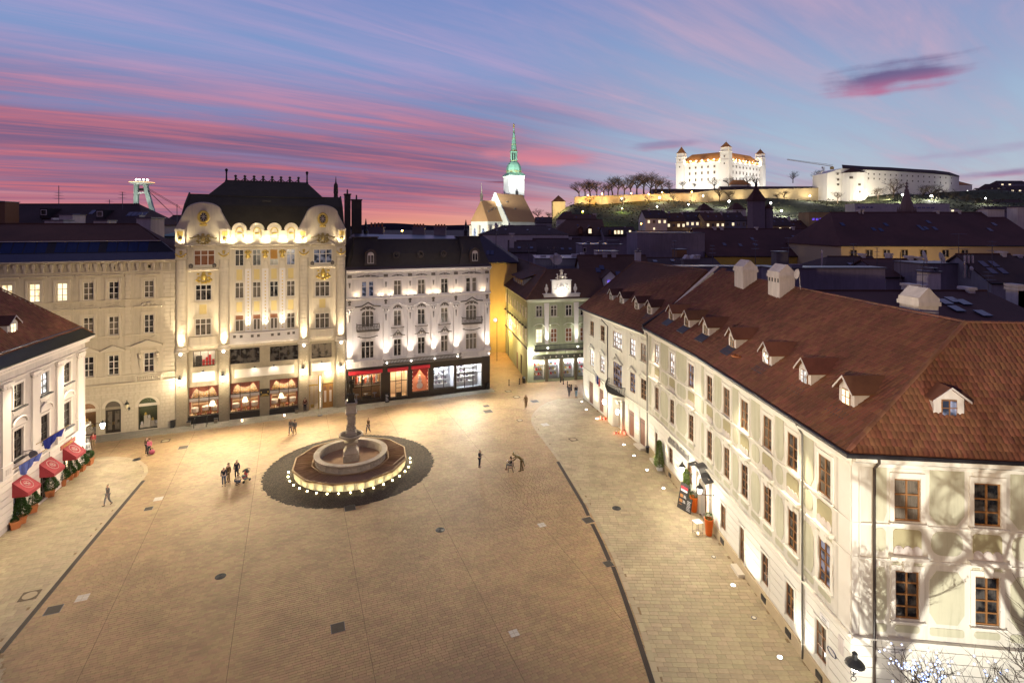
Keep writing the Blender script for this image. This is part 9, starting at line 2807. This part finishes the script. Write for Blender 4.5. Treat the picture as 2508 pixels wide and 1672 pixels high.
MB().lathe([(.28,.9),(.2,1.0),(.02,1.04)],10).tube([(.25,0,.8),(.25,0,.95)],.02,4).tube([(-.25,0,.8),(-.25,0,.95)],.02,4).build('hood',iron,t)
p=gp(20,1290)
t=thing('litter_bin','black litter bin against the rose-white house beside the last potted shrub','bin',p,.2)
MB().box(-.22,.22,-.18,.18,.1,.8).build('body',iron,t)
MB().box(-.24,.24,-.2,.2,.88,.98).box(-.24,-.2,-.18,.18,.8,.88).box(.2,.24,-.18,.18,.8,.88).build('hood',iron,t)
p=gp(1586,1110)
t=thing('litter_bin','small black bin hung at the foot of the downpipe between the right houses','bin',p,0)
MB().lathe([(.16,.1),(.2,.65),(.22,.7)],10).build('body',iron,t)
MB().lathe([(.23,.7),(.23,.74),(.18,.76)],10).build('rim',zinc,t)
for i,(s_,y_,nm) in enumerate(((10.35,-.5,'at the left end of the left bank window'),(13.25,-.5,'at the right end of the left bank window'),(22.45,-.45,'right of the third bank window'),(8.65,-.35,'in the corner between beige house and bank'))):
 t=Bld('planter_box','dark square stone box '+nm,'planter',W0,W1,s_,'stone boxes along the bank')
 t.part('box',MB().box(s_-.2,s_+.2,y_-.2,y_+.2,0,.48 if i<3 else .75),granite if i<3 else iron)
 t.part('rim',MB().box(s_-.23,s_+.23,y_-.23,y_+.23,.48 if i<3 else .75,.54 if i<3 else .8),dark_zinc)
for i,s_ in enumerate((11.05,12.35)):
 t=Bld('hand_rail','thin black stair rail before the left bank window, %s of two'%('left','right')[i],'railing',W0,W1,s_)
 t.part('rail',MB().tube([(s_,-1.7,0),(s_,-1.7,.9),(s_,-1.2,1.0),(s_,-.7,.95),(s_,-.7,0)],.028,6),iron)
for i,(s_,y_) in enumerate(((16.2,-1.35),(21.0,-1.35))):
 t=Bld('floor_lantern','small glowing candle lantern on the pavement before the %s bank window'%('middle','right')[i],'lantern',W0,W1,s_)
 t.part('glass',MB().lathe([(.1,.03),(.12,.1),(.1,.32),(.04,.38)],8,(s_,y_,0)),lamp_mat('candle_glow',(1,.62,.4),4.0))
 t.part('cap',MB().lathe([(.11,.36),(.03,.46)],8,(s_,y_,0)),iron)
p=gp(783.7,1017)
t=thing('sign_post','tall slim glowing post sign on a round foot before the bank entrance','sign',p,angW)
MB().lathe([(.32,0),(.32,.03),(.06,.06)],14).build('foot',zinc,t)
MB().box(-.05,.05,-.04,.04,.04,2.3).build('post',panel_pale,t)
MB().box(-.07,.07,-.05,.05,2.3,3.1).build('sign',panel_pale,t)
crn=random.Random(8)
for base_,n_,nm in (((1488,1026),14,'left of the portal'),((1526,1061),11,'right of the portal')):
 for q in range(n_):
  p=gp(base_[0]+crn.uniform(-22,22),base_[1])
  p=p+Vector((crn.uniform(-.1,.1),crn.uniform(-.35,.25),0))
  lit_=q%2==0
  t=thing('grave_candle',('glowing red candle jar ' if lit_ else 'dull red candle jar ')+'in the memorial heap '+nm,'candle',p,0,('lit' if lit_ else 'unlit')+' memorial candles '+nm)
  h_=crn.uniform(.16,.3)
  MB().lathe([(.06,0),(.075,.03),(.07,h_),(.05,h_+.02)],8).build('jar',candle_red if lit_ else mat('red_glass',(.35,.02,.02),.3),t)
  MB().lathe([(.07,h_+.02),(.06,h_+.05),(.02,h_+.09)],8).build('lid',gilt if q%3 else white_paint,t)
 p=gp(*base_)
 light('candle_light','POINT',p+Vector((-.3,-.3,.4)),14,(1,.25,.1),radius=.15)
 t=thing('flower_wreath','small heap of flowers and twigs behind the memorial candles '+nm,'flowers',p+Vector((.25,.1,0)))
 inst('leaves',leaf_mass('leaves',leaf_green,ball_fn(.28,.16,.6),160,.09,40+n_),t)
 inst('blossoms',leaf_mass('blossoms',red_sign,ball_fn(.26,.2,.6),60,.07,41+n_),t)
 # people
def skin_mesh(name,m,pts,edges,root=0,sub=1):
 me=bpy.data.meshes.new(name)
 me.from_pydata([p[:3] for p in pts],edges,[])
 o=bpy.data.objects.new(name,me)
 o.modifiers.new('skin','SKIN')
 s=o.modifiers.new('sub','SUBSURF')
 s.levels=s.render_levels=sub
 for i,p in enumerate(pts):
  sv=me.skin_vertices[0].data[i]
  r_=p[3]
  sv.radius=r_ if isinstance(r_,tuple) else (r_,r_)
  sv.use_root=(i==root)
 out=bake(o)
 out.materials.clear()
 out.materials.append(m)
 out.polygons.foreach_set('use_smooth',[True]*len(out.polygons))
 out.name=name
 return out
STAND=dict(pelvis=(0,0,.95),spine=(0,0,1.15),chest=(0,.01,1.36),neck=(0,.01,1.49),head=(0,-.015,1.61),top=(0,-.005,1.70),hipL=(-.09,0,.90),kneeL=(-.10,-.02,.50),ankL=(-.10,.03,.08),toeL=(-.12,-.13,.035),hipR=(.09,0,.90),kneeR=(.10,-.02,.50),ankR=(.10,.03,.08),toeR=(.12,-.13,.035),shL=(-.17,.01,1.41),elL=(-.23,.04,1.14),wrL=(-.24,-.04,.90),shR=(.17,.01,1.41),elR=(.23,.04,1.14),wrR=(.24,-.04,.90))
WALK=dict(STAND,kneeL=(-.09,-.16,.52),ankL=(-.09,-.24,.09),toeL=(-.1,-.40,.06),kneeR=(.09,.03,.48),ankR=(.09,.26,.12),toeR=(.1,.14,.03),elL=(-.23,.14,1.15),wrL=(-.23,.1,.92),elR=(.23,-.06,1.14),wrR=(.22,-.2,.95))
PHONE=dict(STAND,elL=(-.22,-.04,1.15),wrL=(-.10,-.27,1.22),elR=(.22,-.04,1.15),wrR=(.10,-.28,1.24),head=(0,-.05,1.60),top=(0,-.05,1.69))
CROUCH=dict(pelvis=(0,.12,.36),spine=(0,.06,.54),chest=(0,-.08,.74),neck=(0,-.13,.86),head=(0,-.19,.96),top=(0,-.2,1.05),hipL=(-.1,.1,.36),kneeL=(-.14,-.30,.46),ankL=(-.12,-.02,.08),toeL=(-.14,-.2,.035),hipR=(.1,.1,.36),kneeR=(.14,-.30,.30),ankR=(.12,.08,.10),toeR=(.14,-.08,.03),shL=(-.16,-.1,.79),elL=(-.22,-.30,.62),wrL=(-.12,-.5,.66),shR=(.16,-.1,.79),elR=(.22,-.3,.62),wrR=(.12,-.5,.66))
SIT=dict(pelvis=(0,0,.52),spine=(0,.03,.72),chest=(0,.03,.93),neck=(0,.01,1.06),head=(0,-.04,1.17),top=(0,-.04,1.26),hipL=(-.1,-.02,.52),kneeL=(-.1,-.44,.52),ankL=(-.1,-.46,.09),toeL=(-.11,-.61,.035),hipR=(.1,-.02,.52),kneeR=(.1,-.44,.52),ankR=(.1,-.40,.09),toeR=(.11,-.55,.035),shL=(-.17,.02,.98),elL=(-.23,-.06,.73),wrL=(-.08,-.28,.80),shR=(.17,.02,.98),elR=(.23,-.06,.73),wrR=(.08,-.30,.82))
LEAN=dict(pelvis=(0,.38,.92),spine=(0,.24,1.14),chest=(0,-.02,1.28),neck=(0,-.20,1.34),head=(0,-.34,1.38),top=(0,-.38,1.47),hipL=(-.1,.38,.9),kneeL=(-.11,.36,.5),ankL=(-.11,.5,.08),toeL=(-.12,.34,.035),hipR=(.1,.38,.9),kneeR=(.12,.30,.5),ankR=(.13,.28,.08),toeR=(.15,.1,.035),shL=(-.19,-.04,1.28),elL=(-.3,-.22,1.06),wrL=(-.22,-.45,.96),shR=(.19,-.04,1.28),elR=(.3,-.22,1.06),wrR=(.22,-.45,.96))
def figure(name,label,cat,loc,rz,pose,top_m,leg_m,skin_m,hair_m,h=1.72,coat=False,long_hair=False,group=None,shoe_m=None):
 t=thing(name,label,cat,loc,rz,group)
 t.scale=(h/1.72,)*3
 P={k_:Vector(v_) for k_,v_ in pose.items()}
 pts,ed,idx=[],[],{}
 def add(k_,p,r_,to=None):
  idx[k_]=len(pts)
  pts.append((p[0],p[1],p[2],r_))
  if to is not None:
   ed.append((idx[to],idx[k_]))
 add('pelvis',P['pelvis'],(.13,.10))
 add('spine',P['spine'],(.12,.09),'pelvis')
 add('chest',P['chest'],(.14,.10),'spine')
 add('neck',P['neck'],.052,'chest')
 add('head',P['head'],(.085,.095),'neck')
 add('top',P['top'],(.06,.07),'head')
 fw=(P['head']-P['neck'])
 add('nose',P['head']+Vector((0,-.105,.0)),.014,'head')
 for s_ in ('L','R'):
  sg=-1 if s_=='L' else 1
  add('ear'+s_,P['head']+Vector((sg*.088,.01,.005)),.014,'head')
  add('hip'+s_,P['hip'+s_],.088,'pelvis')
  add('knee'+s_,P['knee'+s_],.055,'hip'+s_)
  add('ank'+s_,P['ank'+s_],.038,'knee'+s_)
  add('toe'+s_,P['toe'+s_],(.04,.026),'ank'+s_)
  add('sh'+s_,P['sh'+s_],.056,'chest')
  add('el'+s_,P['el'+s_],.038,'sh'+s_)
  add('wr'+s_,P['wr'+s_],.026,'el'+s_)
  d=(P['wr'+s_]-P['el'+s_]).normalized()
  side=d.cross(Vector((0,1,.3))).normalized()
  pm=P['wr'+s_]+d*.07
  add('palm'+s_,pm,(.036,.017),'wr'+s_)
  for q in range(4):
   b_=pm+side*(.022*(q-1.5))+d*.02
   add('f%d'%q+s_,b_+d*(.045+.008*(q in (1,2))),.0085,'palm'+s_)
   add('g%d'%q+s_,b_+d*(.075+.012*(q in (1,2)))+Vector((0,-.018,0)),.0075,'f%d'%q+s_)
  add('thumb'+s_,P['wr'+s_]+d*.045+side*.045+Vector((0,-.01,0)),.0095,'wr'+s_)
 inst('body',skin_mesh('body',skin_m,pts,ed,0),t)
 g=1.16
 c_=[(*P['pelvis'],(.155,.125)),(*P['spine'],(.145,.115)),(*P['chest'],(.165,.125)),(*(P['neck']-(P['neck']-P['chest'])*.25),.07)]
 e_=[(0,1),(1,2),(2,3)]
 for s_ in ('L','R'):
  i=len(c_)
  c_+=[(*P['sh'+s_],.073),(*P['el'+s_],.054),(*P['wr'+s_],.042)]
  e_+=[(2,i),(i,i+1),(i+1,i+2)]
 if coat:
  m_=(P['kneeL']+P['kneeR'])/2
  lo=P['pelvis']+(m_-P['pelvis'])*.6
  c_.append((*lo,(.20,.165)))
  e_.append((0,len(c_)-1))
 inst('coat' if coat else 'jacket',skin_mesh('jacket',top_m,c_,e_,0),t)
 l_=[(*(P['pelvis']+(P['spine']-P['pelvis'])*.1),(.15,.118))]
 e_=[]
 for s_ in ('L','R'):
  i=len(l_)
  l_+=[(*P['hip'+s_],.105),(*P['knee'+s_],.07),(*(P['ank'+s_]+(P['knee'+s_]-P['ank'+s_])*.1),.056)]
  e_+=[(0,i),(i,i+1),(i+1,i+2)]
 inst('trousers',skin_mesh('trousers',leg_m,l_,e_,0),t)
 for s_ in ('L','R'):
  a,b=P['ank'+s_],P['toe'+s_]
  inst('shoe',skin_mesh('shoe',shoe_m or black_paint,[(*(a+Vector((0,.04,-.03))),(.045,.04)),(*(a-Vector((0,0,.035))),(.046,.045)),(*b,(.048,.036)),(*(b+(b-a)*.25*Vector((1,1,0)) if False else b+Vector((0,-.03,0))),(.036,.03))],[(0,1),(1,2),(2,3)],1),t)
 hm_=[(*(P['head']+Vector((0,.035,.05))),(.095,.085)),(*(P['top']+Vector((0,.0,.01))),(.085,.09))]
 he=[(0,1)]
 if long_hair:
  hm_.append((*(P['neck']+Vector((0,.07,-.02))),(.09,.05)))
  he.append((0,2))
 if hair_m:
  inst('hair',skin_mesh('hair',hair_m,hm_,he,0),t)
 ey=MB()
 for sg in (-1,1):
  ey.ball(tuple(P['head']+Vector((sg*.032,-.088,.02))),.011,6,4)
 ey.build('eyes',black_paint,t)
 return t
skin_c=mat('skin',(.45,.27,.18),.6,.06)
navy=mat('navy_cloth',(.018,.02,.032),.9,.15)
jeans=mat('grey_blue_jeans',(.085,.10,.15),.9,.15)
browncl=mat('brown_wool',(.10,.06,.03),.9,.15)
beigecl=mat('beige_cloth',(.42,.32,.24),.9,.1)
greycl=mat('grey_cloth',(.16,.15,.15),.9,.12)
redcl=mat('red_cloth',(.40,.05,.05),.9,.12)
pinkcl=mat('pink_cloth',(.55,.13,.20),.9,.12)
tancl=mat('tan_cloth',(.30,.20,.10),.9,.12)
tealcl=mat('pale_blue_cloth',(.20,.32,.38),.9,.12)
hair_d=mat('dark_hair',(.02,.014,.01),.7)
hair_b=mat('brown_hair',(.08,.04,.02),.7)
hair_g=mat('grey_hair',(.3,.28,.26),.7)
PP=[((548.5,1189),20,STAND,navy,jeans,hair_g,1.74,False,False,'man in a black jacket and grey jeans standing left of the stroller group'),((559.5,1179),-15,STAND,browncl,tancl,hair_b,1.7,True,True,'woman in a long brown coat beside the man in black'),((580,1172),10,STAND,navy,navy,hair_d,1.78,True,False,'tall person all in black standing behind the stroller'),((581,1186),60,CROUCH,beigecl,jeans,hair_b,1.68,False,True,'woman in a cream jacket crouching beside the stroller'),((1174.4,1143.5),75,PHONE,navy,navy,hair_d,1.74,False,False,'man in dark clothes holding a phone left of the bench'),((1394,971.5),0,WALK,greycl,greycl,hair_d,1.68,True,True,'person in a grey coat walking by the pharmacy bollards'),((1411,973),30,STAND,navy,tealcl,hair_d,1.76,False,False,'person in a dark jacket and pale trousers near the white house corner'),((1288,999),0,WALK,tancl,tancl,hair_b,1.74,True,False,'person in tan clothes walking alone towards the camera near the lane mouth'),((747,1008),10,STAND,mat('maroon_cloth',(.12,.04,.03),.9),navy,hair_d,1.78,False,False,'person in dark maroon leaning near the granite pier of the bank entrance'),((264,1236),-20,WALK,greycl,greycl,hair_d,1.76,False,False,'person in grey walking across the left pavement'),((366,1113),15,WALK,pinkcl,navy,hair_b,1.66,False,True,'woman in pink with a shopping bag in front of the beige house'),((360,1110),170,STAND,browncl,navy,hair_d,1.74,False,False,'person in brown standing with the woman in pink'),((228,1098),30,WALK,redcl,tancl,hair_b,1.72,False,False,'person in a red jacket passing the bright corner lantern'),((712,1063),0,WALK,greycl,greycl,hair_g,1.74,False,False,'left of two grey clad people walking in front of the bank'),((722,1064),5,WALK,greycl,tancl,hair_d,1.68,True,True,'right of two grey clad people walking in front of the bank'),((902,1060),-30,WALK,browncl,navy,hair_d,1.74,False,False,'person in brown passing behind the fountain'),]
for (x,y),az_,pose,tm,lm_,hm2,h_,ct,lhair,lab in PP:
 figure('person',lab,'person',gp(x,y),R(az_),pose,tm,lm_,skin_c,hm2,h_,ct,lhair)
p=gp(372,1112)
t=thing('shopping_bag','round red and blue bag on the ground beside the woman in pink','bag',p)
MB().ball((0,0,.26),(.3,.24,.26),10,8).build('body',pinkcl,t)
MB().tube([(-.12,0,.48),(-.08,0,.66),(.08,0,.66),(.12,0,.48)],.018,5).build('handle',navy,t)
p=gp(600,1178)
t=thing('stroller','black folding stroller with red and grey lining','stroller',p,R(-25))
m=MB()
for sx in (-.24,.24):
 m.tube([(sx,.35,1.02),(sx,.1,.55),(sx,-.35,.12)],.016,5).tube([(sx,-.1,.62),(sx,.3,.12)],.016,5)
m.tube([(-.24,.35,1.02),(-.2,.42,1.06),(.2,.42,1.06),(.24,.35,1.02)],.02,6)
m.build('frame',iron,t)
for sx in (-.27,.27):
 for y_ in (-.36,.31):
  w_=MB().lathe([(.11,-.025),(.12,0),(.11,.025)],14).move(Matrix.Translation((sx,y_,.12))@Matrix.Rotation(R(90),4,'Y'))
  w_.build('wheel',black_paint,t)
MB().loft([[(-.21,.18,.95),(.21,.18,.95),(.21,.22,.95),(-.21,.22,.95)],[(-.21,.0,.5),(.21,.0,.5),(.21,.05,.48),(-.21,.05,.48)],[(-.21,-.3,.46),(.21,-.3,.46),(.21,-.3,.42),(-.21,-.3,.42)]]).build('seat',redcl,t)
MB().loft([[(.25*math.cos(q*PI/8),y_,.82+z_*math.sin(q*PI/8)) for q in range(9)] for y_,z_ in ((.24,.30),(.1,.34),(-.08,.28))],close=False,cap0=False,cap1=False).build('canopy',black_paint,t)
MB().ball((0,-.12,.55),(.17,.22,.10),10,6).build('blanket',greycl,t)
MB().box(-.18,.18,-.1,.2,.2,.3).build('basket',greycl,t)
p=gp(1252,1151)
bz=R(-95)
t=thing('park_bench','cast iron bench under the bent bronze statue','bench',p,bz)
MB().box(-.55,.55,-.22,-.12,.44,.475).build('seat_slat',wood_shutter,t)
MB().box(-.55,.55,-.10,.0,.44,.475).build('seat_slat',wood_shutter,t)
MB().box(-.55,.55,.02,.12,.44,.475).build('seat_slat',wood_shutter,t)
for z in (.62,.76,.9):
 MB().box(-.55,.55,.2+(z-.6)*.2,.225+(z-.6)*.2,z-.05,z+.05).build('back_slat',wood_shutter,t)
for sx in (-.5,.5):
 MB().tube([(sx,-.26,0),(sx,-.2,.43),(sx,.16,.43),(sx,.28,.95)],.025,6).tube([(sx,.15,.43),(sx,.27,0)],.025,6).tube([(sx,-.2,.43),(sx,-.22,.64),(sx,.2,.66)],.02,5).build('iron_frame',iron,t)
c_,s_=math.cos(bz),math.sin(bz)
q_=lambda x,y:Vector((p.x+x*c_-y*s_,p.y+x*s_+y*c_,0))
figure('person','seated woman in black jacket and dark red boots holding a phone on the bench','person',q_(-.12,-.02),bz,SIT,navy,greycl,skin_c,hair_b,1.7,False,True,shoe_m=mat('dark_red_boot',(.12,.02,.015),.6))
ph_=thing('phone','small glowing phone held by the seated woman','phone',q_(-.12,-.42)+Vector((0,0,.86)),bz)
MB().box(-.04,.04,-.006,.006,-.07,.07).build('case',black_paint,ph_)
MB().box(-.035,.035,.006,.008,-.06,.06).build('screen',lamp_mat('phone_screen',(.7,.8,1),5.0),ph_)
pz=gp(1174.4,1143.5)
ph_=thing('phone','small glowing phone held by the standing man in dark clothes','phone',pz+Vector((math.sin(R(75))*.36,-math.cos(R(75))*.36,1.3)),R(75))
MB().box(-.04,.04,-.006,.006,-.07,.07).build('case',black_paint,ph_)
MB().box(-.035,.035,.006,.008,-.06,.06).build('screen',lamp_mat('phone_screen',(.7,.8,1),5.0),ph_)
br=mat('golden_bronze',(.22,.17,.08),.35,.3,4.0,metal=.75)
st_=figure('bronze_statue','bronze statue of a soldier in a cocked hat bending over the bench','statue',q_(.05,.62),bz,LEAN,br,br,br,None,1.95,False,False,None,br)
MB().loft([[(x,y,1.44),(x*.9,y,1.5),(x*.5,y,1.66),(0,y,1.7)] for x,y in ((-.24,-.36),(.24,-.36))] if False else [[(-.26,-.38,1.45),(.26,-.38,1.45),(.14,-.40,1.62),(-.14,-.40,1.62)],[(-.2,-.28,1.45),(.2,-.28,1.45),(.12,-.3,1.66),(-.12,-.3,1.66)]]).build('cocked_hat',br,st_)
MB().loft([[(-.17,.45,.95),(.17,.45,.95),(.16,.52,.95),(-.16,.52,.95)],[(-.12,.62,.45),(.12,.62,.45),(.11,.66,.45),(-.11,.66,.45)]]).build('coat_tails',br,st_)
ar=mat('polished_armour',(.55,.54,.52),.3,.15,4.0,metal=.8)
kn=figure('armour_statue','silver suit of armour standing guard past the farthest awning','statue',gp(214,1124),R(70),STAND,ar,ar,ar,None,2.0,False,False,None,ar)
MB().lathe([(.11,1.5),(.125,1.6),(.11,1.72),(.04,1.8)],10).build('helmet',ar,kn)
MB().tube([(.3,-.12,.02),(.3,-.12,2.3)],.018,5).build('halberd',iron,kn)
# bare trees in the foreground right
def near_tree(label,loc,seed,h,lean,levels=5,fairy=False,br_=.03,rz=0,tf=.42,cf=1.0,nt=6):
 tr,cr_=bare_tree_mesh(seed,h,levels,.6,lean,br_,nt,5,.25,tf,cf)
 t=thing('bare_tree',label,'tree',loc,rz)
 inst('trunk',tr,t)
 inst('crown',cr_,t)
 if fairy:
  vs=[v.co.copy() for v in cr_.vertices]
  rnd=random.Random(4)
  m=MB()
  top_=[v for v in vs if v.z>h*.66]
  for q in range(320):
   p_=rnd.choice(top_)
   m.ball(tuple(p_),.034,6,4)
  tag(m.build('fairy_lights',lamp_mat('blue_white_bulb',(.30,.46,1.0),3.0),t),kind='stuff')
 return t
near_tree('small bare tree wrapped in blue-white fairy lights at the lower right',(16.35,19.0,0),5,8.0,.02,fairy=True)
near_tree('bare knotty tree reaching in from the right picture edge',(20.8,18.2,0),8,11.8,-.02)
near_tree('leaning thick-trunked tree whose shadow falls on the short house wall',(14.7,15.2,0),14,9.6,.37,4,br_=.026,tf=.62,cf=.50,nt=4)
bpy.data.scenes.remove(SCRATCH)
